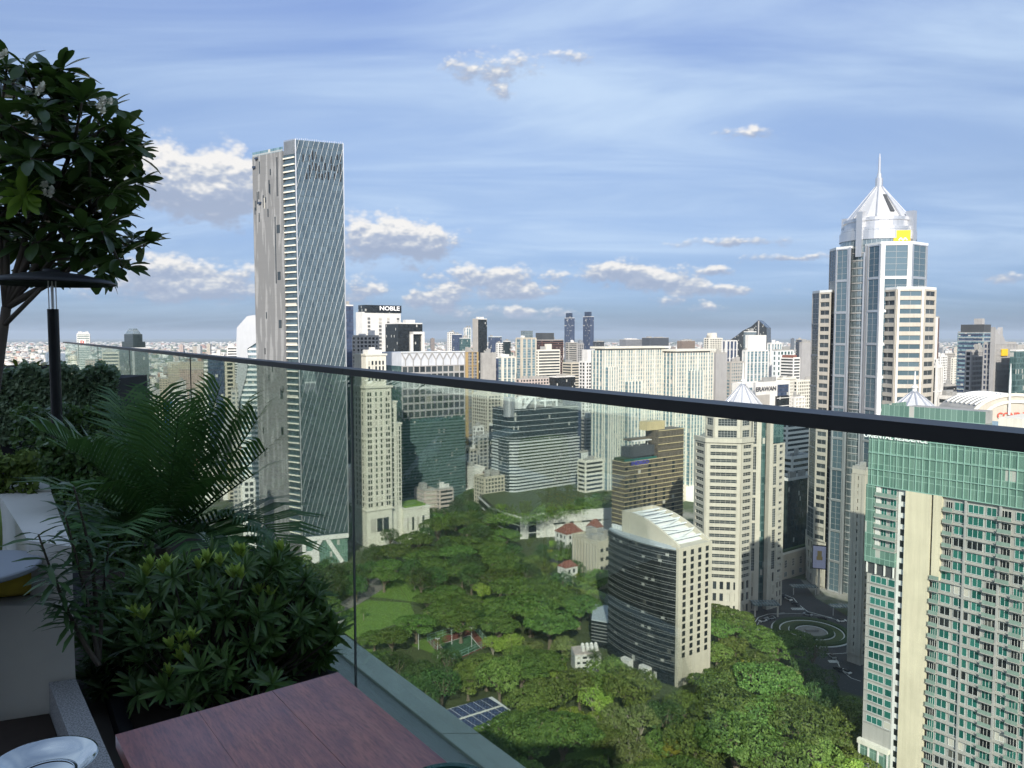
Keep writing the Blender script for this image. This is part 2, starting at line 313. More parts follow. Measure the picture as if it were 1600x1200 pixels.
class Bld:
    """a building: empty root at its base; parts are gathered per (name, material) and linked by done()"""
    def __init__(s, name, label, cat, base, group=None):
        s.root = link(name, None, loc=(base[0], base[1], 0), label=label, category=cat)
        if group: s.root['group'] = group
        s.base = Vector((base[0], base[1], 0)); s.mbs = {}; s.panes = []; s.single = []
    def mb(s, part, mat):
        return s.mbs.setdefault((part, mat), MB())
    def part(s, name, mb, mats, smooth=False, parent=None):
        mb.v = [(p[0] - s.base.x, p[1] - s.base.y, p[2]) for p in mb.v]
        o = link(name, mb.mesh(name, mats if isinstance(mats, (list, tuple)) else [mats], smooth), parent or s.root); return o
    def obj(s, name, me, loc, rz=0.):
        return link(name, me, s.root, Vector(loc) - s.base, rz)
    def facade(s, P, Q, z0, z1, cols, rows, pw=.6, bh=1.2, dep=.35, wall='white_paint', glass='pane_dark', mode='obj', frame=None, nx=1, ny=1, name='wall', piers=True, bands=True, skip=None, edge=None, u0=0., u1=None, wname='window'):
        P = Vector((P[0], P[1], 0)); Q = Vector((Q[0], Q[1], 0)); U = Q - P; Lf = U.length; U.normalize(); N = Vector((U.y, -U.x, 0))
        u1 = Lf if u1 is None else u1; W_ = u1 - u0; cw = W_ / cols; ch = (z1 - z0) / rows; b = s.mb(name, wall)
        edge = pw if edge is None else edge; ang = atan2(U.y, U.x)
        if piers and pw > 0:
            for i in range(cols + 1):
                a = u0 + cw * i; h = pw / 2
                a0, a1 = (a, a + edge) if i == 0 else (a - edge, a) if i == cols else (a - h, a + h)
                b.obox(P, U, N, a0, a1, .0, dep, z0, z1)
        if bands and bh > 0:
            for j in range(rows + 1):
                z = z0 + ch * j
                q0, q1 = (z, z + bh / 2) if j == 0 else (z - bh / 2, z) if j == rows else (z - bh / 2, z + bh / 2)
                b.obox(P, U, N, u0 + .004, u1 - .004, .0, dep - .03, q0, q1)
        if mode:
            for j in range(rows):
                for i in range(cols):
                    if skip and skip(i, j): continue
                    uu = u0 + cw * (i + .5); zz = z0 + ch * (j + .5); p = P + U * uu + N * .03
                    s.panes.append((Vector((p.x, p.y, zz)), ang, max(cw - pw, .2), max(ch - bh, .2), glass, frame, nx, ny, mode, wname))
        return P, U, N, Lf
    def core(s, pts, z0, z1, mat, name='wall', **k): s.mb(name, mat).prism(pts, z0, z1, **k)
    def done(s):
        for (nm, mt), b in s.mbs.items(): s.part(nm, b, [mt])
        objs = [p for p in s.panes if p[8] == 'obj']; rest = [p for p in s.panes if p[8] != 'obj']
        if len(objs) > 300:
            objs.sort(key=lambda p: -p[2] * p[3] / (p[0] - Vector((0, 0, EYE))).length_squared); rest += objs[300:]; objs = objs[:300]
        for loc, ang, w_, h_, g, fr, nx, ny, _, wn in objs: s.obj(wn, pane_mesh(w_, h_, g, fr, nx, ny, .075 if loc.y < 300 else .13), loc, ang)
        if rest:
            by = {}
            for loc, ang, w_, h_, g, fr, nx, ny, _, wn in rest:
                b = by.setdefault((g, fr), MB()); U = V2(cos(ang), sin(ang)); N = Vector((U.y, -U.x, 0))
                b.obox(loc, U, N, -w_ / 2, w_ / 2, 0, .06, loc.z - h_ / 2, loc.z + h_ / 2)
                if fr:
                    for i in range(nx + 1):
                        x = -w_ / 2 + (w_ - .09) * i / nx; b.obox(loc, U, N, x, x + .09, .06, .13, loc.z - h_ / 2, loc.z + h_ / 2, 1)
                    for j in range(2): 
                        z = loc.z - h_ / 2 + (h_ - .09) * j; b.obox(loc, U, N, -w_ / 2 + .002, w_ / 2 - .002, .06, .125, z, z + .09, 1)
            for (g, fr), b in by.items():
                o = s.part('window_field', b, [g] + ([fr] if fr else [])); o['kind'] = 'stuff'
        return s.root
def text_mesh(txt, size, mat, depth=.15):
    cu = bpy.data.curves.new('lettering', 'FONT'); cu.body = txt; cu.size = size; cu.extrude = depth / 2; cu.align_x = 'CENTER'; cu.align_y = 'CENTER'; cu.resolution_u = 3; cu.offset = .022 * size
    o = bpy.data.objects.new('lettering', cu); COL.objects.link(o)
    dg = bpy.context.evaluated_depsgraph_get(); me = bpy.data.meshes.new_from_object(o.evaluated_get(dg)); bpy.data.objects.remove(o)
    me.materials.clear(); me.materials.append(M[mat]); return me
def sign(B, txt, size, mat, P, U, off=.5, bold=1.0):
    """lettering on a wall: P world point, U wall direction"""
    U = Vector((U[0], U[1], 0)).normalized(); N = Vector((U.y, -U.x, 0)); p = Vector(P) + N * off
    o = link('lettering', text_mesh(txt, size, mat), B.root); o.location = p - B.base; o.rotation_euler = (pi / 2, 0, atan2(U.y, U.x)); o.scale = (bold, 1, 1)
    return o
GA = radians(36)                      # the street grid of this quarter
def axes(th=GA): return V2(cos(th), sin(th)), V2(-sin(th), cos(th))
def plan(l, c, r, D, ztop, th=GA, wmin=6, wmax=75, bl=None, al=None):
    """corner at pixel c / depth D; faces run right-away to pixel r and left-away to pixel l (pixels taken at height ztop)"""
    a, b = axes(th); q = (EYE - ztop) * SP
    C = V2(Xof(c, D, ztop), D)
    def run(dv, px):
        s_ = (px - CX) / F; return (s_ * (C.y * CP + q) - C.x) / (dv.x - s_ * dv.y * CP)
    Wa = al or min(max(run(a, r), wmin), wmax) if r != c else (al or 20); Wb = bl or min(max(run(b, l), wmin), wmax) if l != c else (bl or 20)
    return [C, C + a * Wa, C + a * Wa + b * Wb, C + b * Wb]      # ccw; edges: 0 right face, 3 left face (from plan[3] to plan[0])
def roof_stuff(B, pts, z, mat='roof_grey', seed=0, n=4, par='concrete', ph=1.2):
    """parapet, plant rooms, tanks and units on a flat roof"""
    rn = random.Random(seed); P0 = pts[0]; a = (pts[1] - pts[0]); b = (pts[-1] - pts[0]); Wa, Wb = a.length, b.length; U = a.normalized(); V = b.normalized()
    m = B.mb('parapet', par)
    for i in range(len(pts)):
        p, q = pts[i], pts[(i + 1) % len(pts)]; u = (q - p); Lf = u.length; u.normalize(); nn = Vector((u.y, -u.x, 0)); m.obox(p, u, nn, .01 * i, Lf - .012 * i, -.35, -.02 - .003 * i, z + .01, z + ph + .01 * i)
    k = B.mb('roof_plant', mat)
    for i in range(n):
        sx, sy, sz = rn.uniform(.12, .38) * Wa, rn.uniform(.12, .38) * Wb, rn.uniform(1.5, 5.5); ux = rn.uniform(.06, .9) * (Wa - sx); vy = rn.uniform(.06, .9) * (Wb - sy)
        o = P0 + U * ux + V * vy; k.obox(o, U, -V, 0, sx, -sy, 0, z + .02 + .01 * i, z + sz + .07 * i)
# ------------------------------------------------------------------ ground
def sheet(name, pts, z, mat, kind='structure', **kw):
    b = MB(); b.add([(p[0], p[1], z) for p in pts], [tuple(range(len(pts)))]); o = link(name, b.mesh(name, [mat]), **kw); o['kind'] = kind
    return o
m, t, b = newmat('ground_city'); pos = t.node('ShaderNodeNewGeometry').outputs['Position']
g1 = t.noise(pos, .004, 6, .6); g2 = t.noise(pos, .03, 5, .65)
c = t.mix(t.smooth(g2, .42, .6), (.06, .085, .035), (.24, .23, .21)); c = t.mix(t.smooth(g1, .45, .7), c, (.06, .085, .04)); t.put(b.inputs['Base Color'], c); b.inputs['Roughness'].default_value = .9
m, t, b = newmat('park_soil'); pos = t.node('ShaderNodeNewGeometry').outputs['Position']
c = t.mix(t.noise(pos, .12, 6, .65), (.035, .045, .02), (.09, .12, .035)); t.put(b.inputs['Base Color'], c); b.inputs['Roughness'].default_value = .95
m, t, b = newmat('lawn_grass'); pos = t.node('ShaderNodeNewGeometry').outputs['Position']
c = t.mix(t.noise(pos, .2, 7, .7), (.075, .15, .02), (.17, .27, .05)); t.put(b.inputs['Base Color'], c); b.inputs['Roughness'].default_value = .9
wallmat('asphalt', (.055, .056, .058), rough=.85, amt=.3, scale=.12, streak=0); wallmat('paving', (.22, .21, .19), rough=.85, amt=.25, streak=0); wallmat('road_paint', (.6, .6, .57), amt=.2, streak=0)
wallmat('court_red', (.20, .075, .06), streak=0); wallmat('court_green', (.06, .13, .07), streak=0); wallmat('hedge_green', (.035, .06, .02), amt=.4, scale=.8, streak=0, rough=.9)
R_ = 34000
sheet('ground', [(-R_, -3000), (R_, -3000), (R_, R_), (-R_, R_)], 0, 'ground_city')
sheet('park_ground', [at_z(px, py) for px, py in ((430, 1300), (1420, 1300), (1345, 1060), (1180, 990), (1130, 930), (960, 880), (880, 850), (800, 800), (690, 795), (640, 860), (430, 900))], .06, 'park_soil')
for i, q in enumerate([[(500, 960), (575, 938), (640, 942), (650, 965), (590, 985), (520, 1010)], [(735, 945), (770, 930), (790, 942), (782, 968), (750, 975)], [(640, 1008), (690, 985), (745, 985), (760, 1010), (700, 1030)], [(540, 900), (600, 890), (690, 915), (680, 945), (600, 935), (540, 930)], [(880, 1180), (940, 1165), (960, 1230), (880, 1240)], [(535, 1010), (620, 1020), (600, 1060), (560, 1050)]]):
    sheet('lawn', [at_z(*p) for p in q], .11 + .01 * i, 'lawn_grass')
sheet('path', [at_z(*p) for p in ((470, 985), (560, 945), (600, 920), (590, 900), (545, 905), (560, 925), (520, 950), (465, 975))], .2, 'paving')
sheet('embassy_drive', [at_z(*p) for p in ((730, 905), (800, 935), (870, 905), (900, 870), (870, 868), (840, 892), (795, 918), (745, 890))], .21, 'paving')

# ================================================================== tall glass tower with diagonal fins (left)
D = 459; zt = Zof(218, D)
wallmat('perforated', (.35, .345, .34), rough=.55, metal=.0)
mt = M['perforated']; t = NT(mt.node_tree); bs = t.n['Principled BSDF']; uvn = t.node('ShaderNodeUVMap').outputs[0]
st = t.node('ShaderNodeMapping'); t.put(st.inputs[0], uvn); st.inputs['Scale'].default_value = (1, .085, 1); st.inputs['Rotation'].default_value = (0, 0, .09)
vo = t.noise(st.outputs[0], .42, 2, .45, .2); pu = t.sep(uvn)
ln = t.math('LESS_THAN', t.math('FRACT', t.math('DIVIDE', pu[0], 1.3)), .06); ln2 = t.math('LESS_THAN', t.math('FRACT', t.math('DIVIDE', pu[1], 4.1)), .03)
t.put(bs.inputs['Base Color'], t.mix(t.math('MULTIPLY', t.math('MAXIMUM', ln, ln2), .5), t.mix(t.smooth(vo, .53, .58), (.165, .167, .17), (.25, .252, .255)), (.12, .12, .12)))
wallmat('fin_grey', (.58, .60, .60), rough=.4)
a = V2(cos(radians(22)), sin(radians(22))); b_ = V2(-.83, .56).normalized(); nA = Vector((a.y, -a.x, 0)); nB = Vector((-b_.y, b_.x, 0))
C0 = V2(Xof(461, D, zt), D)
def runto(dv, px, z):
    q = (EYE - z) * SP; s_ = (px - CX) / F; return (s_ * (C0.y * CP + q) - C0.x) / (dv.x - s_ * dv.y * CP)
Wa = runto(a, 536, zt); zg = Zof(236, D + 6); sw_ = runto(b_, 442, zg); tb = runto(b_, 395, zg)
B = Bld('glass_tower', 'tallest tower, dark blue glass crossed by white diagonal lines, grey side', 'tower', C0)
P = [C0, C0 + a * Wa, C0 + a * (Wa - 4) + b_ * sw_, C0 + b_ * sw_ + nB * -.6]
B.core(P, 18, zt, 'glass_tower', name='curtain_wall')
G = [C0 + b_ * sw_ + nB * .5, C0 + b_ * sw_ - nB * 22, C0 + b_ * tb - nB * 22, C0 + b_ * tb + nB * .5]
B.core(G, 0, zg, 'perforated', name='perforated_wall')
u = -b_; B.mb('roof_balustrade', 'glass_pale').obox(G[3], u, nB, .02, tb - sw_ - .05, -.4, -.2, zg + .02, zg + 2.6)
k = B.mb('roof_plant', 'roof_grey'); k.obox(G[3], u, nB, 4, 14, -16, -4, zg + .02, zg + 2.2)
x = MB(); x.obox(G[3], u, nB, tb - sw_ - 5.6, tb - sw_ - 4.2, .02, .14, zg - 26, zg - 3); B.part('vent_slot', x, ['dark_grey'])
rn = random.Random(3); gl_ = tb - sw_
for uu, z_, hh, ww in [(gl_ - 7.6, zg - 100, 100, .9), (gl_ - 4.9, zg - 48, 5, 3.2), (gl_ - 4.9, zg - 76, 5, 2.8), (gl_ - 4.7, zg - 105, 5, 2.6), (gl_ - 4.6, zg - 148, 5, 2.2), (gl_ - 4.6, zg - 170, 5, 2.2)] + [(rn.uniform(1.5, gl_ - 9), zg - rn.uniform(10, 40), rn.uniform(3, 8), .9) for _ in range(13)] + [(rn.uniform(1.5, gl_ - 3), zg - rn.uniform(50, 190), 4, .9) for _ in range(9)]:
    p = G[3] + u * uu; hh = min(hh, 40) if hh > 90 else hh; z_ = zg - 78 if hh == 40 else z_
    B.panes.append((Vector((p.x, p.y, z_ + hh / 2)), atan2(u.y, u.x), ww, hh, 'pane_dark', None, 1, 1, 'obj', 'vent_slot'))
for i in range(3): x = MB(); p = G[3] + u * (1.2 + 2.4 * i); x.obox(p, u, nB, 0, 2, .02, 1.2, zg - (6, 1, 28)[i] - 1.2, zg - (6, 1, 28)[i]); B.part('maintenance_cradle', x, ['navy'])
# balcony strip between: one slab and one rail per floor
nfl = 58; zs0, zs1 = 20, zt - 10
sl = MB(); sl.obox(Vector(), -b_, nB, 0, sw_ - 1.0, -.5, .5, -.42, .42); slab = sl.mesh('balcony_slab', ['cream_stone'])
rp = MB(); rp.obox(Vector(), -b_, nB, .1, sw_ - 1.1, .36, .42, .43, 1.4); railm = rp.mesh('balcony_rail', ['pane_blue'])
for i in range(nfl):
    z = zs0 + (zs1 - zs0) * i / (nfl - 1); p = C0 + b_ * (sw_ - .3); B.obj('balcony_slab', slab, (p.x, p.y, z)); B.obj('balcony_rail', railm, (p.x, p.y, z))
fr = B.mb('corner_frame', 'silver')
for uu in (0.1, Wa): fr.obox(C0, a, nA, uu - .3, uu + .3, .02, .5, 18, zt + .4)
kk = 88 / (.867 * Wa); zb = 19.0; step = 10.6
z = zb - kk * Wa
while z < zt:
    u0, u1 = 0., Wa
    if z < zb: u0 = (zb - z) / kk
    if z + kk * Wa > zt: u1 = (zt - z) / kk
    if u1 - u0 > .8:
        f = MB(); p0 = C0 + a * u0 + nA * .3; p1 = C0 + a * u1 + nA * .3
        f.bar((p0.x, p0.y, z + kk * u0), (p1.x, p1.y, z + kk * u1), .14, up=nA, ht=.28); B.part('diagonal_fin', f, ['fin_grey'])
    z += step
for j in range(3):
    for i in range(13):
        uu = Wa * (.16 + .78 * i / 12); z = zt - 8 - 5.5 * j - rn.uniform(0, 2.5)
        if rn.random() < .35: continue
        p = C0 + a * uu + nA * .02; B.panes.append((Vector((p.x, p.y, z)), atan2(a.y, a.x), 1.0, rn.uniform(3, 5.5), 'pane_black', None, 1, 1, 'obj', 'vent_slot'))
for i in range(10): p = C0 + b_ * (.6 + i * (sw_ - 1) / 10); B.mb('crown_screen', 'silver').obox(p, -b_, nB, 0, .22, .02, .5, zt - 8, zt + .6)
for i in range(26): p = C0 + a * (Wa * (i + .5) / 26); B.mb('crown_post', 'silver').obox(p, a, nA, -.12, .12, -.3, -.05, zt + .01, zt + .8 + .5 * rn.random())
B.core([C0 + a * .5 - nA * .6, P[1] - a * .5 - nA * .6, P[1] - a * .5 - nA * 9, C0 + a * 1.5 - nA * 9], 0, 18, 'glass_green', name='lobby_glass')
lb = B.mb('lobby_frame', 'white_paint')
lb.obox(C0, a, nA, 0, Wa, -.3, .9, 15.2, 17.9); lb.obox(C0, a, nA, 0, 2.2, -.3, .8, 0, 15.2)
for x0, x1 in ((2, 11), (Wa - 4, Wa - 13)):
    p0 = C0 + a * x0 + nA * .6; p1 = C0 + a * x1 + nA * .6; lb.bar((p0.x, p0.y, .3), (p1.x, p1.y, 15.5), 2.4, up=nA, ht=.6)
lb.obox(C0, a, nA, 2.2, 10, .0, .5, 0, 9)
B.done()

# ================================================================== cream stepped tower
D = 500
def cz(py, D): return Zof(py, D)
z1 = cz(607, D); P = plan(554, 571, 611, D, z1, bl=24); Wa = (P[1] - P[0]).length
B = Bld('stepped_tower', 'cream stepped stone tower with paired narrow windows, right of striped glass tower', 'tower', P[0])
B.core(P, 0, z1 + 1, 'cream_stone')
a, b_ = axes()
def win_cols(P0, U, cols, z0, z1, rows, w_, h_, glass='pane_dark', mode='obj'):
    U = U.normalized(); N = Vector((U.y, -U.x, 0)); ang = atan2(U.y, U.x)
    for j in range(rows):
        z = z0 + (z1 - z0) * (j + .5) / rows
        for u in cols:
            p = P0 + U * u + N * .02; B.panes.append((Vector((p.x, p.y, z)), ang, w_, h_, glass, None, 1, 1, mode, 'window'))
        b = B.mb('sill', 'cream_stone')
        b.obox(P0, U, N, min(cols) - w_, max(cols) + w_, .0, .16, z - h_ / 2 - .45, z - h_ / 2 - .1)
uc = [Wa * f for f in (.10, .19, .40, .60, .81, .90)]
win_cols(P[0], a, uc, 26, z1 - 2, 20, 1.15, 2.5)
uc2 = [Wa * f for f in (.25, .5, .75)]
win_cols(P[0], a, uc2, 6, 22, 1, 4, 9)
Wb = 24
win_cols(P[3], -b_, [Wb * f for f in (.2, .4, .6, .8)], 26, z1 - 2, 20, 1.1, 2.5, mode='join')
tr = B.mb('cornice', 'cream_stone')
for zz, o, h in ((z1, 1.0, 1.4), (z1 - 34, .6, .9), (z1 - 76, .6, .9), (24, .7, 1.0)):
    tr.obox(P[0], a, -b_, -o, Wa + o, -Wb - o, o, zz, zz + h)
for f in (0, .3, .5, .705, 1.0):
    for zz0, zz1 in ((25, z1 - 76), (z1 - 75, z1 - 34), (z1 - 33, z1)):
        u = min(max(Wa * f, .5), Wa - .5); B.mb('pilaster', 'cream_stone').obox(P[0], a, -b_, u - .45, u + .45, .0, .32, zz0, zz1 - .02)
# upper tier
z2 = cz(556, D); C1 = P[0] + a * 1.5 + b_ * 2; P2 = [C1, C1 + a * (Wa - 4), C1 + a * (Wa - 4) + b_ * 18, C1 + b_ * 18]
B.core(P2, z1 + 1.4, z2, 'cream_stone')
win_cols(P2[0], a, [(Wa - 4) * f for f in (.16, .32, .5, .68, .85)], z1 + 4, z2 - 3, 4, 1.3, 2.6)
tr.obox(C1, a, -b_, -.6, Wa - 3.4, -18.6, .6, z2, z2 + 1.2)
k = B.mb('roof_plant', 'white_paint'); k.obox(C1, a, -b_, 3, 13, -12, -3, z2 + 1.22, cz(547, D)); k.obox(C1, a, -b_, 6, 9, -8, -5, cz(547, D) + .02, cz(543, D))
# stepped right wings
C2 = P[1] - a * .02 + b_ * 3
for wd, py, bk in ((5.5, 632, 0.), (9.5, 668, 1.2)):
    zz = cz(py, D); Q = [C2 + b_ * bk, C2 + a * wd + b_ * bk, C2 + a * wd + b_ * 18, C2 + b_ * 18]
    B.core(Q, 0, zz - bk * .1, 'cream_stone'); tr.obox(Q[0], a, -b_, .02, wd + .6, -16, .5 + bk * .02, zz, zz + 1.1)
    if wd > 6: win_cols(Q[0], a, [wd * f for f in (.62, .86)], 24, zz - 1, 17, 1.1, 2.4)
C3 = C2 + a * 9.5 + b_ * 1.3; Q = [C3, C3 + a * 7, C3 + a * 7 + b_ * 14, C3 + b_ * 14]; zz = cz(668, D) - 2
win_cols(C2 + b_ * 0., a, [2.6], 24, cz(640, D), 20, 1.1, 2.4)
# podium
Q = [C3 - b_ * 3, C3 + a * 20 - b_ * 3, C3 + a * 20 + b_ * 20, C3 + b_ * 20]; B.core(Q, 0, 21, 'cream_stone'); tr.obox(Q[0], a, -b_, .02, 20.5, -23, .5, 21, 22)
win_cols(Q[0], a, [3, 7, 11, 15], 3, 19, 1, 1.6, 9)
B.core([Q[0] + a * 2 + b_ * 2, Q[0] + a * 18 + b_ * 2, Q[0] + a * 18 + b_ * 18, Q[0] + a * 2 + b_ * 18], 22.02, 23.2, 'lawn_grass', name='roof_garden')
B.done()

# ================================================================== glass office tower with Y-patterned crown
D = 600; zt = cz(545, D); zc = cz(572, D)
P = plan(607, 627, 726, D, zt, bl=38); Wa = (P[1] - P[0]).length; Wb = 38
B = Bld('office_tower', 'teal glass office tower with white lattice crown behind the cream tower', 'tower', P[0])
B.core(P, 0, zc, 'glass_teal', name='curtain_wall')
wallmat('crown_grey', (.52, .54, .58), rough=.4)
B.core([p for p in P], zc, zt - 3, 'crown_grey', name='crown_wall', top=.985)
rows = 7; zg0 = cz(655, D)
B.facade(P[0], P[1], zg0, zc, 11, rows, pw=.9, bh=1.5, dep=.5, wall='panel_grey', glass='pane_grey')
nb = 27; sm = MB(); sm.obox(Vector(), a, -b_, -.3, Wa + .3, .02, .75, -.7, .7); sh = sm.mesh('spandrel', ['glass_silver'])
wallmat('spandrel_teal', (.16, .23, .23), rough=.3, metal=.3)
sm = MB(); sm.obox(Vector(), a, -b_, -.3, Wa + .3, .02, .6, -.62, .62); sh = sm.mesh('spandrel', ['spandrel_teal'])
sm = MB(); sm.obox(Vector(), -b_, -a, 0, Wb, .02, .6, -.5, .5); shl = sm.mesh('spandrel', ['spandrel_teal'])
for i in range(nb):
    z = 6 + (zg0 - 8) * i / nb; B.obj('spandrel', sh, (P[0].x, P[0].y, z)); B.obj('spandrel', shl, (P[3].x, P[3].y, z))
ltc = MB(); nY = 8
for i in range(nY + 1):
    u = Wa * (i + .5) / (nY + .5)
    for du in (-1, 1):
        uu = min(max(u + du * Wa / (2 * nY), 0), Wa)
        p0 = P[0] + a * min(u, Wa) - b_ * .25; p1 = P[0] + a * uu - b_ * .15; f = MB(); f.bar((p0.x, p0.y, zc + 4.5), (p1.x, p1.y, zt - 3), .8, up=-b_, ht=.35); B.part('lattice_bar', f, ['panel_grey'])
    f = MB(); p0 = P[0] + a * min(u, Wa) - b_ * .25; f.bar((p0.x, p0.y, zc + .2), (p0.x, p0.y, zc + 4.6), .8, up=-b_, ht=.34); B.part('lattice_bar', f, ['panel_grey'])
B.mb('crown_rail', 'steel_white').obox(P[0], a, -b_, -.2, Wa + .2, -.4, .5, zt - 3.1, zt - 2.4)
# dark slanted side volume on the right
Qr = [P[1] + b_ * 4, P[1] + a * 7 + b_ * 10, P[1] + a * 7 + b_ * 34, P[1] + b_ * 34]; B.core(Qr, 0, zg0 + 6, 'glass_dark', name='side_wall', top=.8)
for i in range(24):
    z = 8 + i * 3.9
    u = Qr[1] - Qr[0]; L_ = u.length; u.normalize()
B.done()

# ================================================================== dark rounded tower with white sunshade bands
D = 600; zt = cz(640, D)
P = plan(786, 799, 903, D, zt, bl=26); Wa = (P[1] - P[0]).length
arc = [P[0] + b_ * 7]
for k in range(1, 6):
    th = k / 6 * pi / 2; c_ = P[0] + a * 7 + b_ * 7; arc.append(c_ - a * 7 * cos(th) - b_ * 7 * sin(th))
arc.append(P[0] + a * 7)
PL = arc + [P[1], P[2], P[3]]
B = Bld('banded_tower', 'dark green glass tower with rounded corner and white horizontal sunshade bands', 'tower', P[0])
B.core(PL, 0, zt, 'glass_dark', name='curtain_wall')
front = [P[3]] + arc + [P[1]]
def band_mesh(pts, out, h, mat, nm):
    m = MB(); base = B.base
    for i in range(len(pts) - 1):
        p, q = pts[i] - base, pts[i + 1] - base; u = q - p; L_ = u.length; u.normalize(); m.obox(p, u, Vector((u.y, -u.x, 0)), -.15 if i else 0, L_ + .15, .02 + .004 * (i % 2), out + .006 * (i % 2), -h / 2 - .004 * (i % 3), h / 2 + .004 * (i % 3))
    return m.mesh(nm, [mat])
wallmat('sunshade', (.50, .52, .52), rough=.45)
bmw = band_mesh(arc[2:] + [P[1] + a * .8], 1.3, 1.15, 'sunshade', 'sunshade'); bml = band_mesh(front, .25, .25, 'steel_white', 'glazing_bar')
bms = band_mesh([P[3] - a * .0, P[3] - b_ * 8], 1.1, 1.1, 'sunshade', 'sunshade')
zb1 = cz(693, D); nb = 19
for i in range(nb): 
    z = 9 + (zb1 - 9) * i / (nb - 1); B.obj('sunshade', bmw, (P[0].x, P[0].y, z)); B.obj('sunshade', bms, (P[0].x, P[0].y, z + .1)); B.obj('glazing_bar', bml, (P[0].x, P[0].y, z + 1.9))
for i in range(6): B.obj('glazing_bar', bml, (P[0].x, P[0].y, zb1 + 4 + (zt - zb1 - 5) * i / 5))
rf = B.mb('roof_frame', 'steel_white'); zr = cz(622, D)
cyl = B.mb('stair_drum', 'silver'); cc = P[0] + a * 1.5 + b_ * 5; cyl.lathe([(4.5, zt - 6), (4.5, zr), (0, zr)], (cc.x, cc.y, 0), 18)
for u in (9, 14, 24, 34, 46): 
    p = P[0] + a * u + b_ * 1.5; rf.obox(p, a, -b_, 0, 1.0, 0, 1., zt, zr + .3)
rf.obox(P[0], a, -b_, 8, 30, -2.7, -1.4, zr - 1, zr + .6); rf.obox(P[0], a, -b_, 30, 47, -2.8, -1.3, zr - 4.4, zr - 3.2)
p0 = P[0] + a * 13 + b_ * 1.9; p1 = P[0] + a * 22 + b_ * 1.9; rf.bar((p0.x, p0.y, zt), (p1.x, p1.y, zr - .3), 2.4, up=-b_, ht=.9)
rf.obox(P[0], a, -b_, 8.2, 12, -8, -2, zt + .02, zr - 1.4)
B.mb('roof_plant', 'roof_grey').obox(P[0], a, -b_, 14, 45, -20, -5, zt + .02, zt + 5)
B.mb('podium_entrance', 'cream_stone').obox(P[0], a, -b_, 22, 36, .02, 2.2, 0, 7)
# slim grey neighbour shaft joined to its right end
B.core([P[1] + a * .02 + b_ * 2, P[1] + a * 5.5 + b_ * 2, P[1] + a * 5.5 + b_ * 20, P[1] + a * .02 + b_ * 20], 0, cz(630, D), 'glass_navy', name='stair_core')
B.done()

# podium with roof garden in front of it
B = Bld('garden_podium', 'low podium with curved dark glass corner, white walls and planted roof', 'podium', at_z(840, 850))
Dp = 520; q0 = [at_y(x, y, d_).xy for x, y, d_ in ((748, 800, 590), (765, 815, 555), (790, 826, 535), (812, 830, 522), (962, 796, 545), (1010, 790, 560), (1000, 790, 640), (770, 785, 640))]
pp = [V2(*p) for p in q0]; zp = 15
B.core(pp, 0, zp, 'glass_black', name='curtain_wall'); gq = [p + (V2(0, 0)) for p in pp]; c_ = sum(gq, Vector()) / 8
B.core([c_ + (p - c_) * .95 for p in gq], zp + .02, zp + 1.0, 'park_soil', name='roof_garden')
for i in range(0, 4):
    u = pp[i + 1] - pp[i]; L_ = u.length; u.normalize(); N = Vector((u.y, -u.x, 0))
    for zz in (3.5, 9, 14.2):
        B.mb('white_band', 'white_paint').obox(pp[i], u, N, -.1, L_ + .1, .03 + .005 * i, .5 + .01 * i, zz + .01 * i, zz + (1.4 if zz > 14 else .5))
u = pp[4] - pp[3]; L_ = u.length; u.normalize(); N = Vector((u.y, -u.x, 0))
wb = B.mb('white_wall', 'white_paint'); wb.obox(pp[3], u, N, 0, 6, .6, 1.2, 0, zp + .8); wb.obox(pp[3], u, N, 12, L_, .55, 1.1, 0, zp + 2.2); wb.obox(pp[3], u, N, 20, 24, 1.12, 1.6, 0, zp + 5)
for i in range(14):
    p = pp[3] + u * (26 + (L_ - 30) * i / 14) + N * 1.15; B.panes.append((Vector((p.x, p.y, 9)), atan2(u.y, u.x), 3.0, 1.2, 'pane_dark', None, 1, 1, 'obj', 'window'))
u2 = pp[5] - pp[4]; L2 = u2.length; u2.normalize(); wb.obox(pp[4], u2, Vector((u2.y, -u2.x, 0)), .2, L2, .5, 1.1, 0, zp + 1)
B.done()

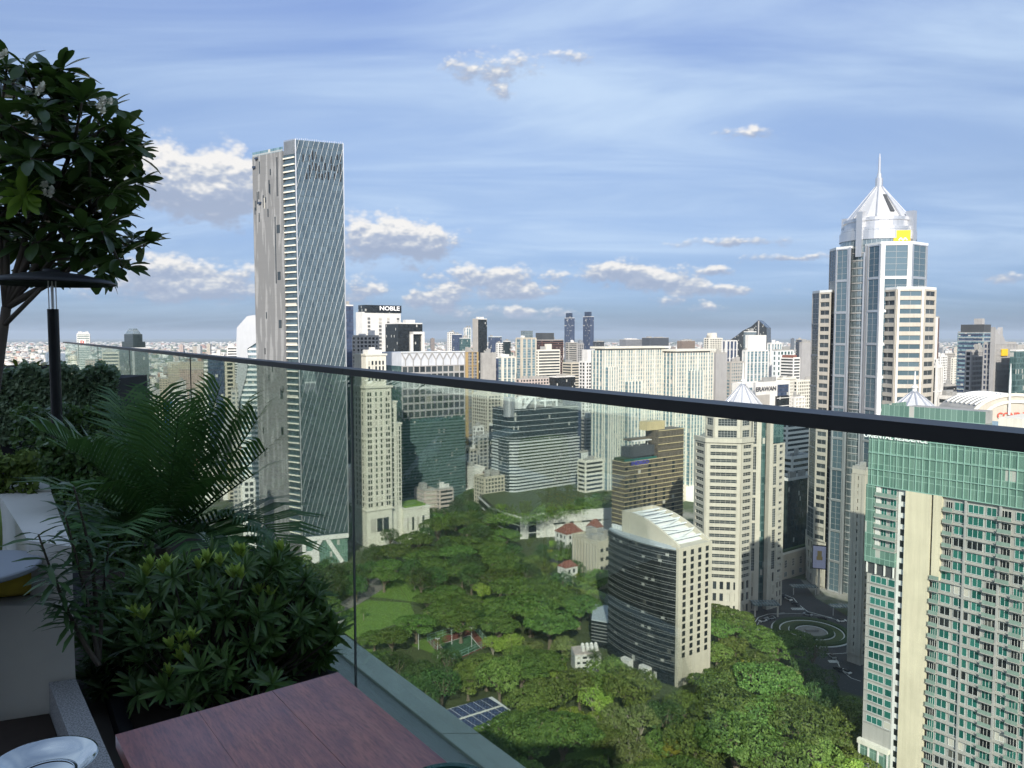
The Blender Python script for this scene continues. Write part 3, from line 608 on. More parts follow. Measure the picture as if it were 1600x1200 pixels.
# ================================================================== cream and blue striped condominium pair
D = 610; zt = cz(548, D)
def striped(name, label, l, c, r, top, D, n, mr, bl, th=GA, steps=()):
    zt = cz(top, D); P = plan(l, c, r, D, zt, th=th, bl=bl); a, b_ = axes(th); Wa = (P[1] - P[0]).length; Wb = (P[3] - P[0]).length
    B = Bld(name, label, 'apartment tower', P[0]); B.core(P, 0, zt, 'glass_pale', name='curtain_wall')
    rn = random.Random(n)
    pmx = {}
    for i in range(n + 1):
        wd = .62 if i % mr else 1.7; u = Wa * i / n; key = ('s', wd)
        if key not in pmx: m_ = MB(); m_.obox(Vector(), a, -b_, -wd / 2, wd / 2, .02, .9, 0, zt + .3); pmx[key] = m_.mesh('pier', ['cream_stone'])
        p = P[0] + a * u; B.obj('pier', pmx[key], p)
    m_ = MB(); m_.obox(Vector(), -b_, -a, -.45, .45, .02, .7, 0, zt + .3); pl = m_.mesh('pier', ['cream_stone'])
    nbk = max(3, int(Wb / 4))
    for i in range(nbk): B.obj('pier', pl, P[3] - b_ * (Wb * (i + .5) / nbk))
    fl = B.mb('floor_edge', 'cream_stone')
    for j in range(int(zt / 3.2)): fl.obox(P[0], a, -b_, 0, Wa, .02, .3, 3.2 * j + 1, 3.2 * j + 1.4)
    for u0, u1, py in steps:
        zz = cz(py, D); Q0 = P[0] + a * (Wa * u0) - b_ * 4.5; wq = Wa * (u1 - u0); B.core([Q0, Q0 + a * wq, Q0 + a * wq + b_ * 4.4, Q0 + b_ * 4.4], 0, zz, 'glass_pale', name='bay_glass')
        for i in range(5): B.obj('bay_pier', pmx_mesh(zz, a, b_), Q0 + a * (wq * i / 4))
    rfm = B.mb('roof_slab', 'cream_stone'); rfm.obox(P[0], a, -b_, -1.5, Wa + 1.5, -Wb, 1.8, zt + 1.6, zt + 3.2); rfm.obox(P[0], a, -b_, 2, Wa - 2, -Wb + 2, -1.5, zt + .02, zt + 1.55)
    B.mb('lobby_glass', 'glass_pale').obox(P[0], a, -b_, -1, Wa + 1, .95, 3, 0, 6)
    B.done(); return P
_pm = {}
def pmx_mesh(zz, a, b_):
    k = (round(zz), round(a.x, 3))
    if k not in _pm: m_ = MB(); m_.obox(Vector(), a, -b_, -.55, .55, .02, .7, 0, zz + .8); _pm[k] = m_.mesh('bay_pier', ['cream_stone'])
    return _pm[k]
striped('striped_condominium', 'cream and blue vertically striped apartment tower behind the brown hotel', 936, 945, 1044, 548, 612, 26, 4, 16, steps=((.0, .14, 574), (.30, .50, 598)))
striped('striped_condominium', 'narrower cream and blue striped apartment tower behind the octagonal stone tower', 1050, 1056, 1114, 552, 640, 14, 4, 20, steps=((.3, .62, 580),))

# ================================================================== brown hotel
D = 470; z1 = cz(722, D); P = plan(960, 976, 1068, D, z1, bl=11); Wa = (P[1] - P[0]).length; Wb = 11
B = Bld('brown_hotel', 'brown slatted hotel with rooftop bar and blue sign, behind the curved black building', 'hotel', P[0])
gridglass('brown_slats', (.045, .038, .03), (.11, .095, .072), fl=3.4, mod=.95, band=.0, lw=.22, lcol=(.16, .135, .10), rough=.5, metal=0, curtain=0)
B.core(P, 0, z1, 'brown_slats')
Q = [P[0] + a * (Wa * .55), P[1], P[2], P[3] + a * (Wa * .55)]; z2 = cz(678, D)
B.core([Q[0] - b_ * 0 + b_ * .05, Q[1] + b_ * .05 - a * .05, Q[2] - a * .05 - b_ * .05, Q[3] - b_ * .05], z1, z2, 'brown_slats', name='upper_wall')
s1 = MB(); s1.obox(Vector(), a, -b_, -.4, Wa + .4, .02, .5, -.22, .22); s1.obox(Vector(), -b_, -a, -Wb, -.41, .02, .5, -.22, .22) if False else None; e1 = s1.mesh('floor_edge', ['gold_trim'])
s2 = MB(); s2.obox(Vector(), -b_, -a, 0, Wb - .02, .02, .5, -.22, .22); e2 = s2.mesh('floor_edge', ['gold_trim'])
s3 = MB(); s3.obox(Vector(), a, -b_, 0, Wa * .45, .02, .5, -.22, .22); e3 = s3.mesh('floor_edge', ['gold_trim'])
nf = 22
for i in range(nf): z = 4 + (z1 - 4.3) * i / (nf - 1); B.obj('floor_edge', e1, (P[0].x, P[0].y, z)); B.obj('floor_edge', e2, (P[3].x, P[3].y, z + .02))
for i in range(4): B.obj('floor_edge', e3, (Q[0].x, Q[0].y, z1 + (z2 - z1) * (i + 1) / 4 - .3))
rn = random.Random(4)
for i in range(nf - 1):
    for u in (.03, .10, .17, .24, .33, .41, .52, .66, .82):
        if rn.random() < .55 and (u < .3 or i > 6):
            p = P[0] + a * (Wa * u) - b_ * .03; B.panes.append((Vector((p.x, p.y, 4 + (z1 - 4.3) * (i + .5) / (nf - 1))), atan2(a.y, a.x), 2.2, 2.3, 'pane_dark', None, 1, 1, 'obj', 'window'))
bx = B.mb('rooftop_bar', 'dark_grey'); bx.obox(P[0], a, -b_, Wa * .12, Wa * .53, -10, -2, z1 + 1.8, z1 + 8.2); bx.obox(P[0], a, -b_, Wa * .16, Wa * .5, -9, -3, z1 + .02, z1 + 1.75)
B.mb('bar_canopy', 'roof_white').obox(P[0], a, -b_, Wa * .2, Wa * .5, -10, -3, z1 + 11.2, z1 + 11.8)
for u in (.22, .34, .48): B.mb('canopy_post', 'white_paint').obox(P[0], a, -b_, Wa * u, Wa * u + .4, -6, -5.6, z1 + 8.22, z1 + 11.2)
B.mb('bar_roof', 'brown_metal').obox(P[0], a, -b_, Wa * .16, Wa * .54, -10.5, -5, z1 + 12, z1 + 12.8)
B.mb('lift_house', 'gold_trim').obox(P[0], a, -b_, Wa * .42, Wa * .72, -10, -3, z2 + .02, cz(664, D))
B.mb('terrace_planter', 'hedge_green').obox(P[0], a, -b_, .6, Wa * .14, -10, -1, z1 + .02, z1 + 1.6); B.mb('pool_glass', 'pane_teal').obox(P[0], a, -b_, .1, Wa * .53, -.4, -.1, z1 + .03, z1 + 1.3)
pm = P[0] + a * (Wa * .24); sign(B, 'INDIGO', 3.6, 'sign_blue', (pm.x, pm.y, z1 - 1.6), a, .62, 1.2)
B.done()

# ================================================================== octagonal stone tower with cone roof
D = 378
def pxy(px, D, z): return V2(Xof(px, D, z), D)
zt = cz(690, D); PO = [pxy(1087, 391, zt), pxy(1104, 380, zt), pxy(1158, 377, zt), pxy(1176, 382, zt), pxy(1178, 392, zt), pxy(1150, 414, zt), pxy(1100, 414, zt)]
B = Bld('octagonal_tower', 'pale stone octagonal tower with grey cone roof, beside the curved black building', 'tower', PO[1])
B.core(PO, 0, zt, 'pane_dark', name='glass_core')
kw = dict(wall='pale_stone', glass='pane_strip', frame='warm_grey', dep=.6)
rows = 20; zf0 = 18
for i, (cols, nx) in enumerate(((1, 3), (1, 5), (1, 3))):
    P0, P1 = PO[i], PO[i + 1]; L_ = (P1 - P0).length
    B.facade(P0, P1, zf0, zt - 1, cols, rows, pw=L_ * (.24 if i == 1 else .3) , edge=L_ * (.11 if i == 1 else .15), bh=1.6, nx=nx, ny=2, **kw)
    B.facade(P0, P1, 0, zf0, [2, 5, 2][i], 3, pw=1.6, bh=2.0, glass='pane_dark', wall='pale_stone', dep=.62)
    B.mb('cornice', 'pale_stone').obox(P0, (P1 - P0).normalized(), Vector(((P1 - P0).normalized().y, -(P1 - P0).normalized().x, 0)), -.3, L_ + .3, -1, .9 + .02 * i, zt - .6 + .01 * i, zt + 1.6 + .01 * i)
# upper tier
zu = cz(652, D); PU = [pxy(1104, 389, zu), pxy(1117, 382, zu), pxy(1157, 380, zu), pxy(1173, 385, zu), pxy(1172, 404, zu), pxy(1112, 406, zu)]
B.core(PU, zt, zu, 'pane_dark', name='glass_core')
for i, (cols, nx) in enumerate(((1, 3), (1, 6), (1, 3))):
    P0, P1 = PU[i], PU[i + 1]; L_ = (P1 - P0).length
    B.facade(P0, P1, zt + .5, zu, 1, 2, pw=L_ * .26, edge=L_ * .13, bh=2.2, nx=nx, ny=3, wall='pale_stone', glass='pane_grey', frame='panel_grey', dep=.6)
B.core(PU, zu, zu + 1, 'pale_stone', name='cornice')
# right-hand bays: stone pier, glass groove, pier, tall bay, right facet
edges = [(1176, 384, 1184, 384, 'bay'), (1184, 384, 1190, 384, 'pier'), (1190, 387, 1203, 388, 'glass'), (1203, 385, 1208, 386, 'pier'), (1208, 386, 1215, 388, 'bay'), (1215, 388, 1226, 392, 'win')]
zr = cz(655, 386)
back = [pxy(1222, 412, zr), pxy(1176, 412, zr)]
PR = [pxy(1175, 386.5, zr)] + [pxy(1203, 389, zr), pxy(1225, 394, zr)] + back
B.core(PR, 0, zr, 'glass_teal', name='glass_core')
for x0, d0, x1, d1, kind in edges:
    top_ = zr if x1 < 1214 else cz(693, 388); P0, P1 = pxy(x0, d0, zr), pxy(x1, d1, zr); u = (P1 - P0); L_ = u.length; u.normalize(); N = Vector((u.y, -u.x, 0))
    if kind == 'pier': B.mb('pier', 'pale_stone').obox(P0, u, N, 0, L_, -2.2, .35, 0, top_ + 1)
    if kind == 'bay': B.facade(P0, P1, 20, top_, 1, 6, pw=.5, bh=1.2, nx=2, ny=8, wall='pale_stone', glass='pane_strip', frame='panel_grey', dep=.4); B.facade(P0, P1, 0, 20, 1, 3, pw=1, bh=2, wall='pale_stone', dep=.52)
    if kind == 'win': B.core([P0 - N * 9, P1 - N * 9, P1 - N * .02, P0 - N * .02][::-1] if False else [P0, P1, P1 - N * 9, P0 - N * 9], 0, top_, 'pane_dark', name='glass_core'); B.facade(P0, P1, 14, top_, 1, 22, pw=1.6, bh=1.7, nx=3, ny=1, wall='pale_stone', glass='pane_dark', frame='panel_grey', dep=.6); B.facade(P0, P1, 0, 14, 2, 3, pw=1.2, bh=1.6, wall='pale_stone', dep=.62)
# cone roof
cc = at_y(1160, 640, 394); zc0, zc1 = zu + 1.02, cz(600, 394); rc = (1203 - 1122) / 2 / F * 394
def cone_roof(B, c, r, z0, z1, spire, nseg=12):
    m_ = MB(); m_.lathe([(r, z0), (r, z0 + .8), (.8, z1)], (c[0], c[1], 0), 36); B.part('cone_roof', m_, ['cone_silver'])
    rb = B.mb('roof_rib', 'silver')
    for i in range(nseg):
        th = 2 * pi * i / nseg + .2; rb.bar((c[0] + (r + .1) * cos(th), c[1] + (r + .1) * sin(th), z0 + .9), (c[0] + .8 * cos(th), c[1] + .8 * sin(th), z1 + .1), .5, ht=.5)
    sp = MB(); sp.lathe([(.9, z1 - .5), (.9, z1 + 1.2), (1.3, z1 + 1.6), (.5, z1 + 2.6), (.18, z1 + spire), (0, z1 + spire)], (c[0], c[1], 0), 10); B.part('spire', sp, ['steel_white'])
cone_roof(B, (cc.x, cc.y), rc, zc0 - 1, zc1, 11)
en = pxy(1190, 381, 10); B.mb('entrance_canopy', 'glass_silver').obox(en, V2(1, 0), V2(0, -1), -6, 7, 0, 7, 6, 6.6); B.mb('canopy_post', 'pale_stone').obox(en, V2(1, 0), V2(0, -1), -5.5, -4.8, 5.8, 6.5, 0, 6); B.mb('canopy_post', 'pale_stone').obox(en, V2(1, 0), V2(0, -1), 5.8, 6.5, 5.8, 6.5, 0, 6)
B.done()

# ================================================================== tall stepped tower with silver cone and spire (right)
D = 420; ax = at_y(1373, 300, D); C = V2(ax.x, ax.y)
B = Bld('spired_tower', 'tall stepped silver glass and stone tower with cone roof and spire', 'tower', C)
nr = Vector((-.16, -.99, 0)).normalized(); tr_ = V2(-nr.y, nr.x)          # right block faces the camera; tangent to its right
nl = Vector((-.99, .16, 0)).normalized(); tl = V2(-nl.y, nl.x)
pxm = D / F
Rc = 53 * pxm; zring = cz(358, D - 15)
m_ = MB(); m_.lathe([(Rc, 0), (Rc, zring)], (C.x, C.y, 0), 48); B.part('glass_drum', m_, ['glass_silver'])
m_ = MB()
m_.lathe([(Rc + .5, zring - 5), (Rc + .5, zring - .4), (Rc - .2, zring), (Rc - .2, zring + 1.5), (Rc - 2, zring + 1.7), (Rc - 2, zring + 4.6), (Rc - 1.4, zring + 5), (Rc - 1.4, zring + 6.6), (Rc - 3, zring + 7)], (C.x, C.y, 0), 48); B.part('crown_ring', m_, ['silver'])
zk = cz(292, D); m_ = MB(); m_.lathe([(Rc - 3, zring + 7), (1.6, zk)], (C.x, C.y, 0), 16); cro = B.part('cone_roof', m_, ['cone_silver'])
for i in range(8):
    th = 2 * pi * i / 8 + .3; rb = MB(); rb.bar((C.x + (Rc - 2.6) * cos(th), C.y + (Rc - 2.6) * sin(th), zring + 7), (C.x + 1.6 * cos(th), C.y + 1.6 * sin(th), zk + .3), .55, ht=.5); B.part('roof_rib', rb, ['silver'], parent=cro)
for th in (radians(-88), radians(-84)):
    rb = MB(); rb.bar((C.x + (Rc - 4.5) * cos(th), C.y + (Rc - 4.5) * sin(th), zring + 9.5), (C.x + 5.4 * cos(th), C.y + 5.4 * sin(th), zk - 5), 1.2, ht=.5); B.part('roof_slot', rb, ['dark_grey'], parent=cro)
sp = MB(); sp.lathe([(1.9, zk - 1), (1.9, zk + 4.5), (1.3, zk + 4.6), (1.1, zk + 7), (.75, zk + 7.2), (.55, zk + 15), (.2, cz(240, D)), (0, cz(240, D))], (C.x, C.y, 0), 10); B.part('spire', sp, ['silver'])
for i in range(4):    # buttresses at the crown
    th = radians(-90 + 45 + 90 * i) - .12; u = V2(cos(th), sin(th)); tt = V2(-u.y, u.x); bt = MB(); bt.obox(C, tt, u, -1.6, 1.6, Rc - 3, Rc + 1.2, zring - 14, zring + 9.5); B.part('crown_buttress', bt, ['silver'])
def outline_block(pts, back, z0, top, spec):
    Q = [V2(Xof(px, d_, min(top, 200)), d_) for px, d_ in pts + back]; B.core(Q, z0, top, 'pane_dark', name='glass_core')
    for i, sp_ in enumerate(spec):
        P0, P1 = Q[i], Q[i + 1]; L_ = (P1 - P0).length; nz = max(2, int((top - z0) / 16)); u = (P1 - P0).normalized(); N = Vector((u.y, -u.x, 0))
        if sp_ == 'glass': B.facade(P0, P1, z0, top, 1, nz, pw=L_ * .2, edge=L_ * .1, bh=1.1, wall='silver', glass='pane_blue', frame='panel_grey', nx=2, ny=5, dep=.4)
        elif sp_ == 'dark': B.facade(P0, P1, z0, top, 1, nz, pw=L_ * .1, edge=L_ * .05, bh=.6, wall='panel_grey', glass='pane_grey', frame='panel_grey', nx=2, ny=6, dep=.3)
        elif sp_ == 'front': B.facade(P0, P1, z0, top, 1, nz, pw=L_ * .26, edge=L_ * .13, bh=1.3, wall='steel_white', glass='pane_blue', frame='panel_grey', nx=2, ny=5, dep=.5)
        elif sp_ == 'pier': B.mb('pier', 'silver').obox(P0, u, N, L_ * .15, L_ * .85, .02, .6, z0, top + .5)
        elif sp_ is not None:
            B.facade(P0, P1, z0, top, 1, sp_, pw=L_ * .2, edge=L_ * .1, bh=1.9, wall='pale_stone', glass='pane_grey' if L_ < 12 else 'pane_blue', frame='panel_grey', nx=2, ny=1, dep=.5)
            if L_ > 12:
                for q_ in (.015, .915): B.mb('stripe_pier', 'white_paint').obox(P0, u, N, L_ * q_, L_ * (q_ + .07), .52, .7, z0, top)
    m_ = MB(); c_ = sum(Q, Vector()) / len(Q); m_.prism([c_ + (p - c_) * 1.03 for p in Q], top, top + 1.2); B.part('cornice', m_, ['steel_white'])
    return Q
z2t = cz(381, 394); z1t = cz(452, 388); zl2 = cz(388, 410); zl1 = cz(456, 417); nrow = int((z1t - 26) / 4.3)
outline_block([(1297, 426), (1307, 416), (1327, 410), (1331, 409)], [(1345, 430), (1320, 440)], 0, zl2, ['dark', 'glass', 'pier', None])
outline_block([(1270, 434), (1281, 424), (1299, 418)], [(1312, 436), (1290, 446)], 26, zl1, ['dark', nrow])
outline_block([(1353, 406), (1357, 404), (1377, 395), (1425, 393), (1449, 402)], [(1446, 425), (1366, 425)], 0, z2t, ['pier', 'glass', 'front', 'glass'])
outline_block([(1379, 397), (1402, 387), (1444, 386), (1462, 393)], [(1458, 412), (1386, 412)], 26, z1t, [nrow, nrow, nrow])
for pts in ([(1270, 433.8), (1281, 423.8), (1299, 417.8)], [(1379, 396.8), (1402, 386.8), (1444, 385.8), (1462, 392.8)]):
    Q = [V2(Xof(px, d_, 140), d_) for px, d_ in pts]; m_ = MB(); m_.prism(Q + [Q[-1] + V2(0, 16), Q[0] + V2(4, 14)], 0, 26); B.part('base_wall', m_, ['pale_stone'])
    for i in range(len(Q) - 1): B.facade(Q[i], Q[i + 1], 1, 25.5, 2 + (len(Q) > 3 and i == 1), 4, pw=2.0, bh=2.2, wall='pale_stone', glass='pane_dark', dep=.7)
# drum columns between the blocks
nb_ = 46; rg = MB(); rg.lathe([(Rc + .05, -.25), (Rc + .3, -.25), (Rc + .3, .25), (Rc + .05, .25)], (0, 0, 0), 48); ring = rg.mesh('glazing_ring', ['panel_grey'])
for i in range(nb_): B.obj('glazing_ring', ring, (C.x, C.y, 6 + (zring - 14) * i / nb_))
for th in (radians(-132), radians(-117)):
    u = V2(cos(th), sin(th)); tt = V2(-u.y, u.x); B.mb('pilaster', 'silver').obox(C, tt, u, -.7, .7, Rc - .2, Rc + .9, 0, zring - 12)
# yellow banner with white zigzag marks near the crown
bpp = at_y(1409, 374, 401); bp = V2(bpp.x, bpp.y); zb_ = bpp.z; Bn = MB(); Bn.obox(bp, tr_, nr, -4, 4, 0, .4, zb_ - 4, zb_ + 4.6); bno = B.part('yellow_banner', Bn, ['yellow'])
for j in range(2):
    for i in range(2):
        p = bp + nr * .5 + tr_ * (-.6 + 2.1 * i); z = zb_ - 2.2 + 2.0 * j
        for sx in (-1, 1): zz_ = MB(); q0 = p + tr_ * (sx * 1.0); zz_.bar((p.x, p.y, z + 1), (q0.x, q0.y, z - .3), .5, up=nr, ht=.12); B.part('banner_mark', zz_, ['sign_white'], parent=bno)
# video screen at the base
pc = at_y(1277, 905, C.y - 9)
scr = MB(); scr.obox(V2(pc.x, pc.y - 2), V2(.93, -.37).normalized(), V2(-.37, -.93).normalized(), -3.6, 3.6, 0, .7, 14, 27); B.part('screen_frame', scr, ['black_metal'])
s2_ = MB(); s2_.obox(V2(pc.x, pc.y - 2), V2(.93, -.37).normalized(), V2(-.37, -.93).normalized(), -3.2, 3.2, .72, .8, 14.5, 26.5); so = B.part('video_screen', s2_, ['lilac_screen'])
s3_ = MB(); s3_.obox(V2(pc.x, pc.y - 2), V2(.93, -.37).normalized(), V2(-.37, -.93).normalized(), -1, 1.2, .82, .86, 20, 24); s3_.obox(V2(pc.x, pc.y - 2), V2(.93, -.37).normalized(), V2(-.37, -.93).normalized(), -1.4, 1.6, .87, .9, 19, 21); B.part('screen_picture', s3_, ['yellow_ochre'], parent=so)
s4_ = MB(); s4_.obox(V2(pc.x, pc.y - 2), V2(.93, -.37).normalized(), V2(-.37, -.93).normalized(), -.6, .6, -4, -.02, 0, 14.2); B.part('screen_mast', s4_, ['pale_stone'])
B.done()

# ================================================================== curved black office building
D = 299; cn = at_y(1057, 860, D); zt = cn.z; far = at_y(951, 839, 331); CNR = V2(cn.x, cn.y); FAR = V2(far.x, far.y)
ch = FAR - CNR; Lc = ch.length; bu = ch.normalized(); au = V2(bu.y, -bu.x)       # bu along the curve, au to the right-away
out = -au
wend = (at_y(1103, 838, 312) - at_y(1057, 860, 299)).to_2d().length; 
B = Bld('curved_office', 'black glass office building with bowed front and beige end wall of square windows', 'office building', CNR)
crv = []
for i in range(13):
    s_ = i / 12; crv.append(CNR + bu * (Lc * s_) + out * (3.4 * 4 * s_ * (1 - s_)))
pts = [CNR] + [CNR + au * (wend * .5)] + [FAR + au * (wend * .5)] + [crv[i] for i in range(12, 0, -1)]
B.core(pts, 0, zt, 'glass_black', name='curtain_wall')
fc = list(reversed(crv))
wallmat('white_bar', (.26, .27, .265), rough=.4)
bar = band_mesh(fc, .14, .11, 'white_bar', 'glazing_bar'); nf = 17
sp_m = band_mesh(fc, .12, .9, 'glass_black', 'spandrel')
B_fl = (zt - 6) / nf
for i in range(nf):
    z = 6 + B_fl * i; B.obj('glazing_bar', bar, (CNR.x, CNR.y, z)); B.obj('glazing_bar', bar, (CNR.x, CNR.y, z + .95)); 
B.obj('glazing_bar', bar, (CNR.x, CNR.y, zt - .2))
# per-bay panes of the bowed front
for i in range(12):
    p, q = fc[i], fc[i + 1]; u = q - p; L_ = u.length; u.normalize(); N = Vector((u.y, -u.x, 0))
    for j in range(nf):
        for k in range(2):
            c_ = p + u * (L_ * (k + .5) / 2) + N * .05; B.panes.append((Vector((c_.x, c_.y, 6 + B_fl * j + .95 + (B_fl - .95) / 2)), atan2(u.y, u.x), L_ / 2 - .12, B_fl - 1.3, 'pane_black', None, 1, 1, 'obj', 'window'))
wallmat('parapet_blue', (.36, .40, .43), rough=.5)
m_ = MB(); m_.prism([crv[0] + bu * .3] + [CNR + au * 4 + bu * .3] + [FAR + au * 4] + [crv[i] - out * .2 for i in range(12, 0, -1)], zt, zt + .8); B.part('roof_deck', m_, ['parapet_blue'])
# beige end slab with square windows
e0 = CNR - bu * .05; E = [e0 - bu * 1.2, e0 + au * wend - bu * 1.2, e0 + au * wend + bu * 3, e0 + bu * 3]
ztr = at_y(1100, 836, 311).z
B.core(E, 0, zt + 1.0, 'beige_stone', name='end_wall')
zw0, zw1 = 12.5, zt - 1.5
for j in range(15):
    for i in range(4):
        p = E[0] + au * (wend * (.17 + .225 * i)) - bu * .02; B.panes.append((Vector((p.x, p.y, zw0 + (zw1 - zw0) * j / 14)), atan2(au.y, au.x), 1.75, 2.0, 'pane_black', None, 1, 1, 'obj', 'window'))
wt = B.mb('end_wall', 'beige_stone')
# spine wall with arched top and white roof trusses
prof = []
for i in range(9):
    s_ = i / 8; prof.append((s_ * Lc * .80, zt + 1.6 + (8.2 * sin(min(s_ * 1.15, 1) * pi / 2))))
def arch(u0, u1, dz0, mat, name):
    m_ = MB(); n = len(prof)
    for uu in (u0, u1):
        m_.v += [tuple((CNR + au * uu + bu * s_).xy) + (zt + .5 if dz0 is None else z_ + dz0[0],) for s_, z_ in prof] + [tuple((CNR + au * uu + bu * s_).xy) + (z_ + (0 if dz0 is None else dz0[1]),) for s_, z_ in prof]
    q = 2 * n
    for i in range(n - 1):
        m_.f += [(i, n + i, n + i + 1, i + 1), (q + i, q + i + 1, q + n + i + 1, q + n + i), (n + i, q + n + i, q + n + i + 1, n + i + 1), (i, i + 1, q + i + 1, q + i)]
    m_.f += [(0, q, q + n, n), (n - 1, 2 * n - 1, q + 2 * n - 1, q + n - 1)]
    m_.m = [0] * len(m_.f); B.part(name, m_, [mat])
arch(1.2, 2.2, None, 'beige_stone', 'spine_wall'); arch(wend - 1.0, wend - .1, None, 'beige_stone', 'spine_wall')
m_ = MB(); m_.obox(CNR, bu, out, Lc * .80, Lc * .80 + .8, -wend + .1, -1.2, 0, prof[-1][1]); B.part('back_wall', m_, ['beige_stone'])
arch(2.25, wend - 1.05, (-2.6, -2.0), 'roof_white', 'roof_vault')
for i in range(1, 8):
    s_, z_ = prof[i]; tm = MB(); p = CNR + bu * s_ + au * 1.3; q = CNR + bu * s_ + au * (wend - .2); tm.bar((p.x, p.y, z_ - .5), (q.x, q.y, z_ - .5), .7, ht=.5); B.part('roof_truss', tm, ['steel_white'])
    if i < 7:
        s2, z2_ = prof[i + 1]; p = CNR + bu * s_ + au * (2.6 if i % 2 else wend - 1.4); q = CNR + bu * s2 + au * (wend - 1.4 if i % 2 else 2.6); tm = MB(); tm.bar((p.x, p.y, z_ - 1.1), (q.x, q.y, z2_ - 1.1), .5, ht=.4); B.part('roof_truss', tm, ['steel_white'])
# dark right flank
R0 = CNR + au * (wend + .05) + bu * 1.5; Rr = [R0, R0 + au * 5 + bu * 3, R0 + au * 5 + bu * 34, R0 + bu * 34]; B.core(Rr, 5, zt - 1, 'glass_black', name='flank_wall'); B.core([p + bu * .4 for p in Rr], 0, 5, 'beige_stone', name='flank_base')
fb = band_mesh([R0, R0 + au * 5 + bu * 3, R0 + au * 5 + bu * 20], .14, .13, 'white_bar', 'glazing_bar')
for i in range(nf): B.obj('glazing_bar', fb, (CNR.x, CNR.y, 6 + B_fl * i))
for i in range(5): B.mb('roof_tank', 'steel_white').obox(FAR + au * 2 - bu * (8 - i * 1.6) - out * 0, bu, out, 0, 1.1, -.5, .7, zt + .82, zt + 2.6)
# base: white awning walls
wb = B.mb('base_wall', 'white_paint'); 
for i in (3, 6): 
    p = crv[i] + out * .3; wb.obox(p, bu, out, 0, 5, 0, 2.5, 0, 5)
B.done()
# low annex with blue-grey roof on its left
B = Bld('black_annex', 'low black glass annex with pale flat roof left of the curved office', 'building', at_z(935, 1010))
A0 = at_y(922, 985, 345); zz = at_y(935, 968, 340).z; Pq = [V2(A0.x, A0.y - 6), V2(A0.x + 16, A0.y - 14), V2(A0.x + 22, A0.y + 6), V2(A0.x + 3, A0.y + 14)]
B.core(Pq, 0, zz, 'glass_black', name='curtain_wall'); B.core([c for c in Pq], zz + .01, zz + .6, 'parapet_blue', name='roof_deck')
for j in range(5): B.base = B.base; 
for j in range(6):
    u = Pq[1] - Pq[0]; L_ = u.length; u.normalize(); B.mb('glazing_bar', 'white_bar').obox(Pq[0], u, Vector((u.y, -u.x, 0)), 0, L_, .02, .3, 3 + (zz - 3) * j / 6, 3.3 + (zz - 3) * j / 6)
B.done()
# small white house with rooftop tanks
B = Bld('tank_house', 'small white building with white water tanks on red-tiled roof, beside tall palm', 'building', at_z(915, 1050))
H0 = at_z(898, 1052); zz = at_y(915, 1018, H0.y + 4).z; Pq = [V2(H0.x, H0.y), V2(H0.x + 11, H0.y + 1.5), V2(H0.x + 10, H0.y + 10), V2(H0.x - 1, H0.y + 8.5)]
B.core(Pq, 0, zz, 'white_paint'); B.facade(Pq[0], Pq[1], 1, zz, 4, 3, pw=1.0, bh=1.1, dep=.4, wall='white_paint', glass='pane_dark')
B.core([p + V2(0, .3) for p in Pq], zz + .01, zz + .35, 'pink_paint', name='roof_deck')
for i in range(4):
    for j in range(2):
        tk = MB(); p = Pq[0] + (Pq[1] - Pq[0]) * (.35 + .17 * i) + V2(0, 3 + 3 * j); tk.lathe([(.75, zz + .4), (.75, zz + 2.2), (.3, zz + 2.7), (0, zz + 2.7)], (p.x, p.y, 0), 12); B.part('water_tank', tk, ['white_paint'])
B.done()
# ================================================================== green glass residence (right edge)
a, b_ = axes()
D = 235; L0 = at_z(1345, 1217); LC = V2(L0.x, L0.y); U = V2(sin(radians(37)), -cos(radians(37))); N = Vector((U.y, -U.x, 0))
B = Bld('green_residence', 'green glass residence tower with beige blank panel and balconies, at the right edge', 'apartment tower', LC)
def gu(px, py):   # distance along the face for a pixel
    d_ = ray(px, py); n_ = d_.x * N.x + d_.y * N.y; t_ = (LC.x * N.x + LC.y * N.y) / n_; p = V2(d_.x * t_, d_.y * t_); return (p - LC).dot(U)
def gz(px, py):
    d_ = ray(px, py); n_ = d_.x * N.x + d_.y * N.y; t_ = (LC.x * N.x + LC.y * N.y) / n_; return EYE + d_.z * t_
LT = 64.0
ztop = gz(1362, 643); zcr0 = gz(1450, 752); zcr1 = gz(1450, 672)
body = [LC, LC + U * LT, LC + U * LT - N * 26, LC - N * 26]
B.core(body, 0, zcr0, 'slab_grey')
B.core([p for p in (LC - U * .3 + N * .6, LC + U * (LT + .3) + N * .6, LC + U * (LT + .3) - N * 26.3, LC - U * .3 - N * 26.3)], zcr0 - 3.5, zcr1 + 1.5, 'glass_green', name='glass_crown')
uA = gu(1413, 900); uB = gu(1455, 900); uC = gu(1470, 900)
